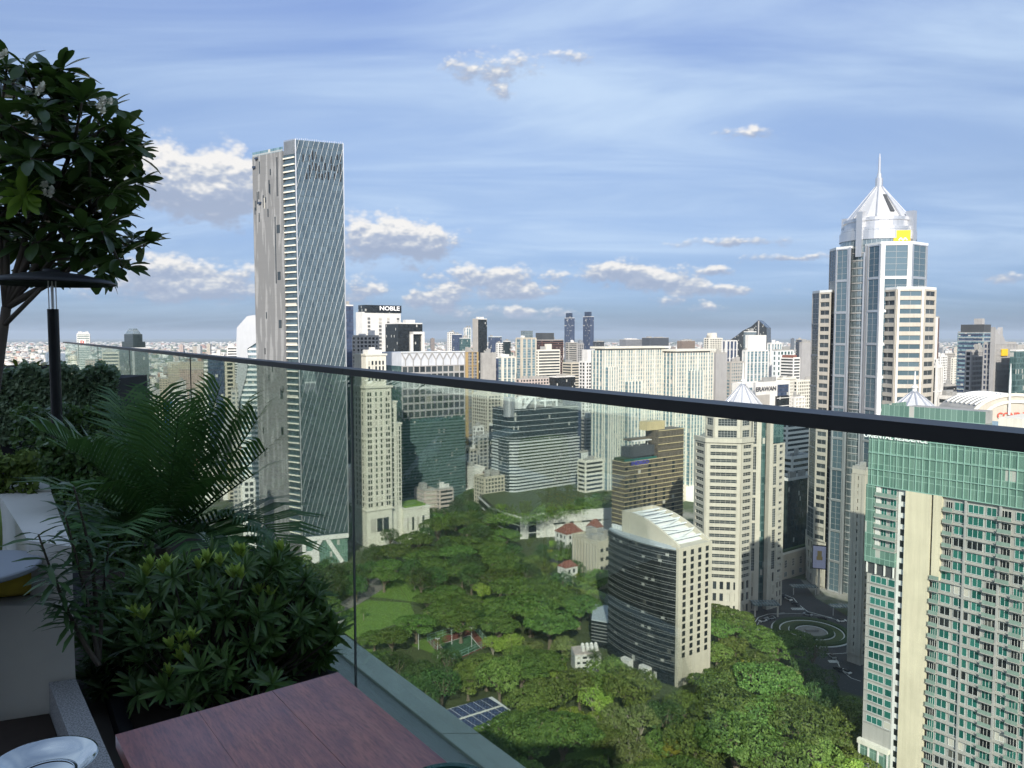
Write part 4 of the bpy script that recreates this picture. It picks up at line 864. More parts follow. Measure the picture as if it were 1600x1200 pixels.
# crown mullions, each a bar
mm = MB(); mm.obox(Vector(), U, N, -.1, .1, .62, .85, zcr0 - 3.4, zcr1 + 1.6); mul = mm.mesh('mullion', ['teal_frame'])
for i in range(34): B.obj('mullion', mul, LC + U * (LT * (i + .5) / 34))
for i in range(5): h_ = MB(); h_.obox(LC, U, N, -.2, LT, .6, .92, zcr0 - 3.5 + (zcr1 + 1.5 - zcr0 + 3.5) * i / 4 - .1, zcr0 - 3.5 + (zcr1 + 1.5 - zcr0 + 3.5) * i / 4 + .12); B.part('transom', h_, ['teal_frame'])
rp = B.mb('roof_screen', 'glass_green'); rp.obox(LC, U, N, .5, 30, -5, -4.7, zcr1 + 1.52, ztop + 2); rp.obox(LC, U, N, .5, .8, -20, -5.02, zcr1 + 1.52, ztop + 2)
B.mb('roof_plant', 'roof_grey').obox(LC, U, N, 4, 26, -20, -8, zcr1 + 1.53, ztop + 1.2)
B.mb('roof_plant', 'cream_stone').obox(LC, U, N, 34, 50, -20, -3, zcr1 + 1.53, zcr1 + 5)
pm = LC + U * gu(1400, 690); so = sign(B, 'ORIENTAL RESIDENCE', 1.9, 'sign_white', (pm.x, pm.y, gz(1400, 684)), U, .9)
# beige blank panel
wallmat('beige_panel', (.58, .52, .39), amt=.16, streak=.2)
bp = MB(); bp.obox(LC, U, N, uA, uB - .3, .02, .9, 0, zcr0 - 3.52); B.part('blank_panel', bp, ['beige_panel'])
bp = MB(); bp.obox(LC, U, N, uB + .35, uC, .02, 1.1, gz(1465, 905), zcr0 - 3.52); B.part('blank_panel', bp, ['beige_panel'])
FLH = 3.42
nfl = int((zcr0 - 4) / FLH)
# narrow slot windows beside the panel
for j in range(nfl):
    z = zcr0 - 4.5 - FLH * (j + .5); 
    for uu, ww in ((uA - 1.0, 1.1), (uB + .02, .55)):
        p = LC + U * uu + N * .1; B.panes.append((Vector((p.x, p.y, z)), atan2(U.y, U.x), ww, 1.9, 'pane_black', None, 1, 1, 'join', 'window'))
pl = MB(); pl.obox(LC, U, N, uA - 2.4, uA - .02, .0, .12, 0, zcr0 - 3.6); B.part('white_strip', pl, ['white_paint'])
# left bay: glazed band, balconies above, windows below
zbal = gz(1375, 880); zgl = gz(1375, 858)
lbx = MB(); lbx.obox(LC, U, N, -.4, uA - 2.5, .02, 1.2, zbal, zgl); B.part('glass_band', lbx, ['glass_green'])
lbx = MB(); lbx.obox(LC, U, N, -.5, 2.2, .02, 1.0, zgl + .02, zcr0 - 3.5); B.part('corner_glass', lbx, ['glass_green'])
slabm = {}
def slab(u0, u1, z, out=1.3, h=.28, mat='slab_grey', nm='balcony_slab'):
    k = (round(u1 - u0, 2), out, h, mat)
    if k not in slabm: m_ = MB(); m_.obox(Vector(), U, N, 0, u1 - u0, .02, out, -h, 0); slabm[k] = m_.mesh(nm, [mat])
    B.obj(nm, slabm[k], LC + U * u0 + Vector((0, 0, z)))
def rail_(u0, u1, z, out=1.2): 
    k = ('r', round(u1 - u0, 2), out)
    if k not in slabm: m_ = MB(); m_.obox(Vector(), U, N, 0, u1 - u0, out - .06, out, 0, 1.05); slabm[k] = m_.mesh('balustrade', ['rail_green'])
    B.obj('balustrade', slabm[k], LC + U * u0 + Vector((0, 0, z + .02)))
rn = random.Random(12)
wf = dict(glass='pane_teal', frame='white_paint')
def gwin(u, z, w_, h_, nx=2, g='pane_teal', mode='obj', fr='steel_white'):
    p = LC + U * u + N * .05; B.panes.append((Vector((p.x, p.y, z)), atan2(U.y, U.x), w_, h_, g, fr, nx, 1, mode, 'window'))
wl = uA - 2.5
n6 = 6
for j in range(n6):
    z = zgl + (zcr0 - 3.5 - zgl) * j / n6; hh = (zcr0 - 3.5 - zgl) / n6
    slab(2.3, wl, z + .3, 1.4); rail_(2.4, wl - .05, z + .3, 1.3)
    gwin(2.3 + (wl - 2.3) * .38, z + hh * .55, 1.7, 2.2, 2); gwin(2.3 + (wl - 2.3) * .8, z + hh * .55, 1.9, 2.2, 2)
    w_ = MB(); w_.obox(LC, U, N, 2.4, 2.4 + (wl - 2.4) * .2, .02, .5, z + .32, z + hh); B.part('partition', w_, ['white_paint'])
zlow = gz(1360, 1150); nlow = int((zbal - 4 - zlow) / FLH)
for j in range(nlow):
    z = zbal - 3.6 - FLH * (j + .5); gwin(.8 + wl * .33, z, wl * .56, 2.2, 3); gwin(wl * .87, z, wl * .24, 2.2, 1)
    slab(.1, wl - .1, z - 1.25, .3, .2, 'slab_grey', 'floor_edge')
pf = MB(); pf.obox(LC, U, N, -.8, wl, .02, 1.6, zlow - 3, zlow - 1.6); B.part('podium_cornice', pf, ['cream_stone'])
pf = MB(); pf.obox(LC, U, N, -.6, wl - .2, .02, 1.2, 0, zlow - 3.02); B.part('podium_glass', pf, ['glass_green'])
for i in range(4): x0 = wl * i / 3 - .4; pf = MB(); pf.obox(LC, U, N, x0, x0 + .5, 1.22, 1.5, 0, zlow - 3.02); B.part('podium_pier', pf, ['white_paint'])
tb_ = MB(); tb_.obox(LC, U, N, .2, wl - .2, .02, .5, zbal - 3.4, zbal - .05); B.part('recess_shade', tb_, ['dark_grey'])  # raised dark block; its colour stands in for a shaded recess
for i in range(4): tb_ = MB(); x0 = .2 + (wl - .8) * i / 3; tb_.obox(LC, U, N, x0, x0 + .35, .52, 1.0, zbal - 3.4, zbal - .02); B.part('terrace_post', tb_, ['white_paint'])
# right wing: window and balcony columns, floor by floor
cols = [('bal', 2.6), ('win', 2.9, 2), ('gap', .7), ('win', 4.2, 3), ('gap', .5), ('win', 2.7, 2), ('gap', .5), ('bal', 3.4), ('gap', .6), ('win', 2.4, 2), ('gap', .4), ('bal', 3.0), ('win', 4.2, 3), ('gap', .6), ('win', 2.9, 2), ('bal', 3), ('win', 4, 3)]
nf = int((zcr0 - 4.5) / FLH)
for j in range(nf):
    z = zcr0 - 4.4 - FLH * (j + 1); u = uC + (.4 if z > gz(1465, 905) else -2.6)
    slab(u - .4, LT, z + .32, .62, .34, 'slab_grey', 'floor_edge')
    for c_ in cols:
        wd = c_[1]
        if u + wd > LT - .2: break
        vis = u < 44
        if c_[0] == 'win': gwin(u + wd / 2, z + 1.95, wd - .15, 2.35, c_[2], 'pane_teal' if rn.random() < .88 else 'pane_black', 'obj' if vis else 'join')
        if c_[0] == 'bal':
            if vis: slab(u, u + wd, z + .36, 1.5, .22); rail_(u + .02, u + wd - .02, z + .36, 1.42)
            gwin(u + wd * .5, z + 1.75, wd - .7, 2.4, 3, 'pane_black' if rn.random() < .5 else 'pane_teal', 'obj' if vis else 'join', 'white_paint')
            if vis and rn.random() < .3: x = MB(); pu = u + rn.uniform(.4, wd - .9); x.obox(LC, U, N, pu, pu + .55, .6, 1.15, z + .38, z + 1.0); B.part('air_conditioner', x, ['white_paint'])
        u += wd
for uu in (uC + 6.2, uC + 15, uC + 23): x = MB(); x.obox(LC, U, N, uu - .28, uu + .28, .02, .7, 0, zcr0 - 3.6); B.part('pier', x, ['panel_grey'])
B.done()

# slim stone slab between the spired tower and the residence
def cz(py, D): return Zof(py, D)
D = 318; zt = cz(735, D); P = plan(1337, 1353, 1366, D, zt)
B = Bld('stone_slab_block', 'narrow beige slab block squeezed between spired tower and green residence', 'building', P[0])
B.core(P, 0, zt, 'pale_stone'); B.facade(P[3], P[0], 4, zt - 2, 3, 24, pw=1.5, bh=1.6, dep=.5, wall='pale_stone', glass='pane_dark'); B.facade(P[0], P[1], 4, zt - 2, 1, 24, pw=2, edge=.8, bh=1.6, dep=.5, wall='pale_stone', glass='pane_dark'); roof_stuff(B, P, zt, seed=2, n=2); B.done()

# ================================================================== generic builder for the other buildings
_seed = [100]
def block(name, label, cat, l, r, top, D, style='bands', wall='white_paint', glass='pane_dark', c=None, th=GA, fl=3.4, mod=4., bl=None, crown=None, base=0., roofn=3, wmax=70, deck=None):
    """style: bands / grid / piers / glass / far. Sized from its outline at its distance; floors and bays in metres."""
    zt = cz(top, D); _seed[0] += 1
    if c is None: c = l + (r - l) * (.28 if l > 500 else .6)
    P = plan(l, c, r, D, zt, th=th, bl=bl, wmax=wmax, wmin=4); B = Bld(name, label, cat, P[0])
    Wa = (P[1] - P[0]).length; Wb = (P[3] - P[0]).length; rows = max(2, int((zt - base) / fl)); h0 = zt - rows * fl
    if style == 'glass': B.core(P, 0, zt, glass, name='curtain_wall')
    elif style == 'far': B.core(P, 0, zt, wall)
    else:
        B.core(P, 0, zt, glass, name='glass_core')
        vis0 = max(0, min(rows - 2, int((cz(860, D) - h0) / fl)))
        for (p, q, L_) in ((P[0], P[1], Wa), (P[3], P[0], Wb)):
            n = max(1, int(L_ / mod))
            if style == 'bands': B.facade(p, q, h0, zt, 1, rows, pw=.8, edge=.6, bh=fl * .48, dep=.5, wall=wall, mode=None)
            if style == 'grid': B.facade(p, q, h0, zt, n, rows, pw=mod * .34, bh=fl * .38, dep=.5, wall=wall, mode=None)
            if style == 'piers': B.facade(p, q, h0, zt, n, max(2, rows // 4), pw=mod * .3, bh=.6, dep=.7, wall=wall, mode=None)
            if style == 'blank': B.core([p, q, q, p], 0, 0, wall) if False else None
        B.core([P[1], P[2], P[3], P[2] - (P[2] - P[1]) * .0][:3] + [P[3]], 0, 0, wall) if False else None
        m_ = B.mb('rear_wall', wall); ua = (P[2] - P[1]).normalized(); m_.obox(P[1], ua, Vector((ua.y, -ua.x, 0)), 0, (P[2] - P[1]).length, .02, .4, 0, zt); ub = (P[3] - P[2]).normalized(); m_.obox(P[2], ub, Vector((ub.y, -ub.x, 0)), 0, (P[3] - P[2]).length, .02, .4, 0, zt)
        if h0 > .3: B.core([P[0] + V2(0, 0)] + P[1:], 0, 0.01, wall) if False else None
    if deck: B.core([p for p in P], zt + .01, zt + .5, deck, name='roof_deck')
    roof_stuff(B, P, zt + (.5 if deck else 0), seed=_seed[0], n=roofn, par=wall if wall in ('white_paint', 'cream_stone', 'beige_stone', 'warm_grey') else 'concrete', mat=random.choice(('roof_grey', 'white_paint', 'concrete')))
    B.P = P; B.zt = zt
    if crown: crown(B, P, zt, Wa, Wb)
    B.done(); return B
def face_sign(txt, size, mat, fu, dz, side=0, off=.9, bold=1.0):
    def f(B, P, zt, Wa, Wb):
        if side == 0: p = P[0] + (P[1] - P[0]) * fu; u = P[1] - P[0]
        else: p = P[3] + (P[0] - P[3]) * fu; u = P[0] - P[3]
        sign(B, txt, size, mat, (p.x, p.y, zt + dz), u, off, bold)
    return f
def crown_box(l, r, d0, h, mat, dx=.0, extra=None):
    def f(B, P, zt, Wa, Wb):
        u = (P[1] - P[0]).normalized(); v = (P[3] - P[0]).normalized(); B.mb('crown_box', mat).obox(P[0], u, -v, Wa * l, Wa * r, -Wb * .9, -Wb * d0, zt + .6, zt + .6 + h)
        if extra: extra(B, P, zt, Wa, Wb)
    return f
TH0 = radians(18)
# --- behind the cream tower
block('lattice_apartment', 'dark apartment block with white lattice balconies, left of the NOBLE building', 'apartment block', 551, 592, 526, 640, 'grid', 'slab_grey', 'glass_black', c=556, fl=3.2, mod=3.4)
def noble(B, P, zt, Wa, Wb):
    u = (P[1] - P[0]).normalized(); v = (P[3] - P[0]).normalized(); B.mb('sign_box', 'glass_black').obox(P[0], u, -v, 3, Wa + .8, -Wb, .6, zt + .6, zt + 9); p = P[0] + u * (Wa * .70); sign(B, 'NOBLE', 6.4, 'sign_white', (p.x, p.y, zt + 5.4), u, .8, 1.25)
    for k in (.16, .45, .66, .92):
        for j in range(14):
            p = P[0] + u * (Wa * k) - v * .55; B.panes.append((Vector((p.x, p.y, zt - 6 - 4.2 * j)), atan2(u.y, u.x), 3.2, 2.6, 'pane_dark', 'white_paint', 3, 1, 'obj', 'window'))
B_ = block('sign_tower', 'white tower with black top reading NOBLE, behind the cream stepped tower', 'tower', 556, 626, 489, 850, 'glass', glass='white_paint', c=566, crown=noble, roofn=0)
def frame_cr(B, P, zt, Wa, Wb):
    u = (P[1] - P[0]).normalized(); v = (P[3] - P[0]).normalized(); f = B.mb('white_frame', 'white_paint')
    for x0, x1, z0, z1 in ((.46, .56, -40, -8), (.93, 1.02, -40, -8), (.46, 1.02, -10.5, -8)): f.obox(P[0], u, -v, Wa * x0, Wa * x1, .05, 2.5 + x0, zt + z0, zt + z1)
block('framed_tower', 'black glass building with a white frame, right of the NOBLE building', 'office building', 602, 660, 506, 790, 'glass', glass='glass_black', c=622, crown=frame_cr, roofn=2)
block('gold_top_tower', 'slim dark glass tower with gold edge just right of striped glass tower', 'tower', 536, 552, 478, 700, 'glass', glass='glass_navy', c=541, roofn=1)
# --- skyline towers, left to right
block('slanted_block', 'small white tower beside a dark slanted block, left of the dark twin-tone tower', 'tower', 699, 711, 520, 1500, 'grid', 'white_paint', 'glass_dark')
block('slanted_block', 'dark leaning wedge block on skyline right of a small white tower', 'tower', 706, 722, 523, 1420, 'glass', glass='glass_navy')
block('teal_block', 'blue teal glass block in front of the twin-tone dark tower', 'office building', 718, 735, 529, 1350, 'glass', glass='glass_teal')
block('thin_white_tower', 'thin white and teal tower with slanted top left of dark twin-tone tower', 'tower', 725, 736, 513, 1500, 'piers', 'white_paint', 'glass_pale')
block('dark_twin_tone_tower', 'tall charcoal tower with pale speckled left side, above the lattice crown', 'tower', 739, 761, 499, 1080, 'glass', glass='glass_black', c=747, crown=lambda B, P, zt, Wa, Wb: B.mb('pale_side', 'warm_grey').obox(P[3], (P[0] - P[3]).normalized(), Vector(((P[0] - P[3]).normalized().y, -(P[0] - P[3]).normalized().x, 0)), 0, Wb, .05, .8, 0, zt + 1))
block('ochre_tower', 'brown and ochre unfinished tower right of the lattice crown', 'tower', 722, 747, 550, 820, 'piers', 'yellow_ochre', 'far_grey', mod=6)
block('blank_slab', 'plain grey slab block with no windows, right of the ochre tower', 'building', 753, 775, 553, 800, 'far', 'concrete', c=754)
block('blue_side_block', 'narrow blue-grey block between grey slab and pale apartments', 'building', 771, 779, 560, 830, 'glass', glass='glass_navy')
block('green_roof_office', 'dark glass office with pale green roof on the skyline', 'office building', 763, 784, 527, 1650, 'glass', glass='glass_navy', deck='glass_green', roofn=1)
block('white_low_tower', 'white tower right of the green roofed office', 'tower', 775, 787, 537, 1300, 'grid', 'white_paint', 'glass_dark')
block('dark_green_tower', 'dark green glass tower above the pale blue apartments', 'tower', 786, 798, 534, 1250, 'glass', glass='glass_dark')
block('pale_apartments', 'pale blue and cream apartment tower left of the tall beige slim tower', 'apartment tower', 777, 806, 559, 900, 'piers', 'cream_stone', 'glass_pale', fl=3.0, mod=5.5)
block('slim_beige_tower', 'beige and pale blue apartment tower, tallest left of the brown tower', 'apartment tower', 806, 838, 529, 940, 'piers', 'beige_stone', 'glass_pale', fl=3.0, mod=6.5, crown=crown_box(.3, .8, .1, 9, 'glass_silver'))
block('maroon_tower', 'dark maroon stepped tower behind the cream hotel', 'tower', 834, 880, 532, 1180, 'bands', 'red_brown', 'glass_black', crown=crown_box(.05, .6, .1, 11, 'dark_grey'))
block('cream_hotel', 'cream banded hotel block in front of the maroon tower', 'hotel', 838, 875, 548, 880, 'bands', 'cream_stone', 'pane_dark', c=841, crown=crown_box(.38, .62, .05, 7, 'cream_stone'))
for l, r, tp, side in ((882, 898, 493, 'left'), (911, 928, 491, 'right')):
    block('navy_tower', 'tall navy blue tower on the skyline, %s one of the twin pair' % side, 'tower', l, r, tp + 4, 2200, 'glass', glass='glass_navy', c=l + 11, crown=crown_box(.2, .75, .2, 14, 'navy'))
block('grey_block', 'grey tower below the left navy twin tower', 'tower', 884, 901, 536, 1400, 'bands', 'warm_grey', 'glass_dark')
block('grey_block', 'pale grey tower between the navy twin towers', 'tower', 899, 912, 538, 1500, 'grid', 'panel_grey', 'glass_dark')
block('grey_block', 'dark low block right of the right navy twin tower', 'building', 927, 944, 534, 2000, 'bands', 'dark_grey', 'glass_black')
block('blank_cream_block', 'cream block with blank left wall behind the handrail, below navy twins', 'building', 879, 906, 568, 960, 'bands', 'beige_stone', 'pane_dark', c=893)
block('white_stepped_tower', 'white stepped apartment tower left of the striped condominium', 'apartment tower', 905, 946, 566, 780, 'grid', 'white_paint', 'pane_dark', c=915, fl=3.4, mod=3.6, crown=crown_box(.12, .7, .1, 12, 'white_paint'))
block('low_brown_office', 'low wide beige building with rows of small windows above the handrail', 'building', 806, 862, 593, 840, 'grid', 'pink_paint', 'pane_dark', c=812)
block('black_glass_box', 'low black glass box right of the low beige building', 'office building', 858, 899, 590, 800, 'glass', glass='glass_black', c=868)
# --- below the rail, centre
block('beige_office', 'beige office block with window grid between teal tower and banded tower', 'office building', 738, 783, 618, 760, 'grid', 'beige_stone', 'pane_dark', c=762, fl=3.4, mod=3.6, crown=crown_box(.2, .7, .2, 5, 'beige_stone'))
block('stepped_beige_block', 'lower stepped beige block beside the banded tower', 'building', 772, 800, 640, 720, 'bands', 'beige_stone', 'pane_dark')
block('white_plant_house', 'small white flat-roofed block behind teal tower', 'building', 739, 756, 668, 700, 'grid', 'white_paint', 'pane_dark')
block('grey_walkup', 'grey concrete apartment block left of the black slab', 'apartment block', 742, 768, 684, 690, 'grid', 'concrete', 'pane_black', c=748)
block('small_grey_house', 'small grey building low behind the teal tower', 'building', 728, 746, 704, 670, 'grid', 'warm_grey', 'pane_dark')
block('black_slab_block', 'black windowed slab block left of the banded tower', 'building', 764, 796, 668, 635, 'glass', glass='glass_black', c=783, deck='roof_white', roofn=1)
block('billboard_block', 'white block with blank billboards and satellite dish near the teal tower', 'building', 718, 758, 733, 640, 'far', 'white_paint', c=742, roofn=3)
block('red_banded_block', 'low building with dark red bands beneath the black slab', 'building', 755, 796, 742, 625, 'bands', 'red_brown', 'pane_dark', c=776)
block('scalloped_block', 'low beige apartment block with rounded balconies above the park trees', 'apartment block', 741, 792, 748, 596, 'grid', 'beige_stone', 'pane_dark', c=757, fl=3.0, mod=3.0)
block('pink_apartments', 'pale pink low apartment block left, at the foot of the teal tower', 'apartment block', 648, 682, 768, 575, 'bands', 'pink_paint', 'pane_dark', c=664, fl=3.1)
block('pink_apartments', 'pale pink low apartment block right, nearest the park trees', 'apartment block', 683, 708, 766, 572, 'bands', 'pink_paint', 'pane_dark', c=687, fl=3.1)
block('car_park_block', 'stepped concrete car park between banded tower and striped condominium', 'car park', 903, 940, 655, 720, 'bands', 'warm_grey', 'pane_black', c=915, fl=3.2)
block('bare_roof_block', 'bare beige roofed building below the handrail beside striped condominium', 'building', 905, 940, 640, 860, 'grid', 'beige_stone', 'pane_dark', c=915)
block('white_deck_block', 'low white parking deck right of the banded tower', 'car park', 903, 942, 722, 600, 'bands', 'cream_stone', 'pane_black', c=915, fl=3.4)
block('white_screen_wall', 'pale blue-white box behind the banded tower', 'building', 902, 922, 708, 650, 'far', 'steel_white', c=906, roofn=0)
def ribs(B, P, zt, Wa, Wb):
    u = (P[0] - P[3]).normalized(); N = Vector((u.y, -u.x, 0)); w_ = (P[1] - P[0]).normalized()
    for i in range(9): B.mb('rib', 'pale_stone').obox(P[3], u, N, Wb * (i + .3) / 9, Wb * (i + .6) / 9, .02, .6, 0, zt - 1)
    for i in range(9):
        p = P[0] + (P[1] - P[0]) * (.2 + .3 * (i % 3)) + Vector((w_.y, -w_.x, 0)) * .02; B.panes.append((Vector((p.x, p.y, zt - 4 - 5 * (i // 3))), atan2(w_.y, w_.x), 1.8, 2, 'pane_black', None, 1, 1, 'obj', 'window'))
block('beige_annex', 'beige concrete annex with vertical ribs left of the curved black office', 'building', 894, 962, 850, 415, 'far', 'beige_stone', c=935, roofn=4, crown=ribs)
# houses with red hipped roofs
def hip_house(label, l, r, top, D, hroof=5, th=GA):
    zt = cz(top, D); P = plan(l, (l + r) / 2 - 3, r, D, zt, th=th); B = Bld('hip_roof_house', label, 'house', P[0], group='red roofed houses by the podium'); B.core(P, 0, zt, 'white_paint')
    for (p, q) in ((P[0], P[1]), (P[3], P[0])): L_ = (q - p).length; B.facade(p, q, 1, zt - .3, max(2, int(L_ / 3.5)), max(2, int(zt / 3.5)), pw=1.7, bh=1.7, dep=.3, wall='white_paint', glass='pane_dark')
    c_ = (P[0] + P[2]) / 2; m_ = MB(); e = [c_ + (p - c_) * 1.12 for p in P]; u = (P[1] - P[0]) * .22; m_.v = [(p.x, p.y, zt) for p in e] + [tuple((c_ - u).xy) + (zt + hroof,), tuple((c_ + u).xy) + (zt + hroof,)]; m_.f = [(0, 1, 5, 4), (1, 2, 5), (2, 3, 4, 5), (3, 0, 4), (3, 2, 1, 0)]; m_.m = [0] * 5; B.part('hip_roof', m_, ['red_tile']); B.done()
hip_house('white house with red hipped roof, left of the two by the podium', 868, 910, 835, 468); hip_house('white house with red hipped roof, right of the two by the podium', 916, 942, 826, 480)
hip_house('small low pavilion with dark red roof beside the beige annex', 872, 902, 888, 412, 3)
# --- right of the striped condominiums
block('wide_grey_hospital', 'wide low grey block on the skyline above the striped condominium roof', 'building', 968, 1004, 531, 2500, 'far', 'far_grey', wmax=90)
block('wide_grey_hospital', 'wide grey block with dark upper storeys on the skyline, right of a lower one', 'building', 1003, 1045, 528, 2450, 'far', 'far_dark', wmax=110)
block('brown_block', 'square brown block on the skyline right of the grey blocks', 'building', 1058, 1086, 533, 2200, 'far', 'far_brown')
block('cream_tower', 'cream apartment tower with small mast behind the narrower striped condominium', 'apartment tower', 1100, 1129, 529, 1300, 'grid', 'cream_stone', 'pane_dark', fl=3.2, crown=crown_box(.2, .6, .1, 9, 'cream_stone'))
block('navy_white_tower', 'white and navy striped tower left of the black pointed tower', 'tower', 1128, 1152, 533, 1250, 'piers', 'white_paint', 'glass_navy', mod=8)
# black pointed tower: profile extruded in depth
B = Bld('pointed_tower', 'black tower with sharp gabled peak and long sloping shoulder', 'tower', at_y(1170, 560, 1800).xy)
prof_ = [(1137, 640), (1198, 640), (1198, 512), (1185, 500), (1174, 510), (1172, 511), (1160, 517), (1150, 525), (1138, 533)]
fr_ = [at_y(x, y, 1800) for x, y in prof_]; bk_ = [p + Vector((30, 60, 0)) for p in fr_]
for L_ in (fr_, bk_): 
    for k in (0, 1): L_[k].z = 0
m_ = MB(); n = len(fr_); m_.v = [tuple(p) for p in fr_ + bk_]; m_.f = [tuple(range(n)), tuple(reversed(range(n, 2 * n)))] + [(i, n + i, n + (i + 1) % n, (i + 1) % n) for i in range(n)]; m_.m = [0] * len(m_.f); B.part('wall', m_, ['glass_black'])
m_ = MB(); p = at_y(1185, 500, 1796); m_.obox(V2(p.x, p.y), V2(1, 0), V2(0, -1), -1.2, 1.2, -3.5, 3, 0, p.z - 2); B.part('edge_fin', m_, ['panel_grey']); B.done()
block('grey_slab_tower', 'plain pale grey-blue slab tower right of the narrower striped condominium', 'apartment tower', 1114, 1136, 553, 690, 'far', 'panel_grey', c=1119, roofn=2)
block('green_balcony_tower', 'grey green apartment tower with balcony grid behind the cone roof', 'apartment tower', 1135, 1163, 567, 720, 'grid', 'warm_grey', 'glass_pale', c=1142, fl=3.1, mod=3.)
block('white_blue_condo', 'white and pale blue apartment tower above the ERAWAN building', 'apartment tower', 1160, 1201, 549, 880, 'piers', 'white_paint', 'glass_pale', c=1166, fl=3.1, mod=6, crown=crown_box(.1, .9, .1, 18, 'white_paint'))
block('stepped_white_top', 'pale stepped glass top rising behind the white and blue apartment tower', 'tower', 1162, 1182, 519, 1000, 'glass', glass='glass_silver')
block('teal_condo', 'pale teal apartment tower right of the white and blue one', 'apartment tower', 1199, 1222, 537, 980, 'piers', 'white_paint', 'glass_pale', c=1205, fl=3.1, mod=5.)
block('teal_condo', 'lower pale teal tower in front of another teal apartment tower', 'apartment tower', 1207, 1240, 548, 930, 'grid', 'steel_white', 'glass_teal', c=1214, fl=6.2, mod=6.)
block('brown_edge_block', 'white banded block with brown right edge left of the spired tower', 'apartment block', 1220, 1250, 560, 860, 'bands', 'white_paint', 'pane_dark', c=1240, crown=crown_box(.0, .6, .05, 3, 'red_tile'))
block('grey_tower_pair', 'dark grey tower just left of the spired tower', 'tower', 1244, 1256, 531, 1150, 'bands', 'dark_grey', 'glass_navy')
block('grey_tower_pair', 'plain pale grey tower touching the spired tower on the skyline', 'tower', 1251, 1272, 536, 1100, 'far', 'panel_grey', c=1253)
block('low_terrace_block', 'low stepped cream block under the banded block left of spired tower', 'building', 1214, 1244, 592, 820, 'bands', 'cream_stone', 'pane_dark')
def erawan(B, P, zt, Wa, Wb):
    u = (P[1] - P[0]).normalized(); v = (P[3] - P[0]).normalized(); p = P[0] + u * (Wa * .5); sign(B, 'ERAWAN', 5.0, 'sign_dark', (p.x, p.y, zt - 5), u, .7, 1.35)
    p = P[0] + u * (Wa * .2); x = MB(); x.obox(p, u, -v, -2.6, 2.6, .02, .2, zt - 7.5, zt - 3); B.part('blue_emblem', x, ['glass_blue'])
    x = MB(); x.obox(P[0], u, -v, Wa * .70, Wa * .96, .02, 1.6, 0, zt - 12); B.part('dark_bay', x, ['glass_black']); x = MB(); x.obox(P[0], u, -v, Wa * .74, Wa * .95, .02, 1.2, zt - 11.9, zt - 2); B.part('dark_bay', x, ['glass_navy'])
    x = MB(); x.obox(P[0], u, -v, Wa * .30, Wa * .58, .02, .3, zt - 60, zt - 10); B.part('grey_recess', x, ['warm_grey'])
    for j in range(5): x = MB(); x.obox(P[0], u, -v, Wa * .70, Wa * .97, 1.62, 1.9, zt - 14 - 7 * j, zt - 13.4 - 7 * j); B.part('white_line', x, ['white_paint'])
block('erawan_building', 'white building lettered ERAWAN with dark glass bay behind the cone roof', 'building', 1144, 1236, 601, 640, 'glass', glass='white_paint', c=1156, crown=erawan, roofn=2)
block('cream_block', 'cream apartment block with many windows just left of the spired tower', 'apartment block', 1240, 1272, 596, 740, 'grid', 'cream_stone', 'pane_dark', c=1246, fl=3.3, mod=3.)
block('low_white_block', 'low white block at the foot of the cream apartment block', 'building', 1236, 1258, 622, 690, 'grid', 'white_paint', 'pane_dark', c=1242)
block('white_banded_podium', 'white banded curved podium between octagonal and spired towers', 'building', 1222, 1268, 662, 560, 'bands', 'white_paint', 'pane_dark', c=1230, fl=3.6)
block('white_office_low', 'white office with dark window strips lower between octagonal and spired towers', 'office building', 1224, 1268, 716, 500, 'bands', 'white_paint', 'glass_dark', c=1238, fl=3.8)
block('dark_low_block', 'dark low block with pale roof edge at the left foot of spired tower', 'building', 1222, 1266, 752, 468, 'glass', glass='glass_dark', c=1232, deck='roof_white')
def annex(B, P, zt, Wa, Wb):
    u = (P[1] - P[0]).normalized(); v = (P[3] - P[0]).normalized()
    for i in range(4): p = P[0] + u * (Wa * (i + .5) / 4) - v * .02; B.panes.append((Vector((p.x, p.y, zt * .62)), atan2(u.y, u.x), 2.2, 4.5, 'pane_grey', 'white_paint', 2, 3, 'obj', 'window')); B.panes.append((Vector((p.x, p.y, zt * .2)), atan2(u.y, u.x), 2.6, 3, 'pane_blue', 'white_paint', 2, 1, 'obj', 'window'))
    B.mb('roof_planter', 'hedge_green').obox(P[0], u, -v, 1, Wa - 1, -Wb + 1, -1, zt + .6, zt + 2)
block('stone_annex', 'beige stone annex with roof planting linking octagonal and spired towers', 'building', 1214, 1268, 868, 432, 'glass', glass='pale_stone', c=1222, crown=annex, roofn=0)
# --- right of the spired tower
block('red_white_slab', 'slim red-brown slab with white stripe right of the spired tower', 'tower', 1457, 1468, 497, 520, 'far', 'red_brown', c=1461, roofn=0, crown=lambda B, P, zt, Wa, Wb: B.mb('white_stripe', 'white_paint').obox(P[0], (P[1] - P[0]).normalized(), Vector(((P[1] - P[0]).normalized().y, -(P[1] - P[0]).normalized().x, 0)), 0, Wa * .5, .02, .6, 0, zt + .5))
block('white_frame_tower', 'small white framed tower with vertical openings right of the spired tower', 'tower', 1455, 1473, 574, 470, 'piers', 'white_paint', 'pane_dark', c=1464, mod=2.2)
block('thin_cream_tower', 'thin cream tower left of the blue glass office on the right', 'tower', 1488, 1497, 560, 1100, 'grid', 'cream_stone', 'pane_dark')
block('white_far_flats', 'white flats low between the spired tower and blue glass office', 'apartment block', 1466, 1480, 557, 1000, 'grid', 'white_paint', 'pane_dark')
block('grey_far_flats', 'grey flats behind white flats right of the spired tower', 'apartment block', 1474, 1490, 553, 1300, 'grid', 'warm_grey', 'pane_dark')
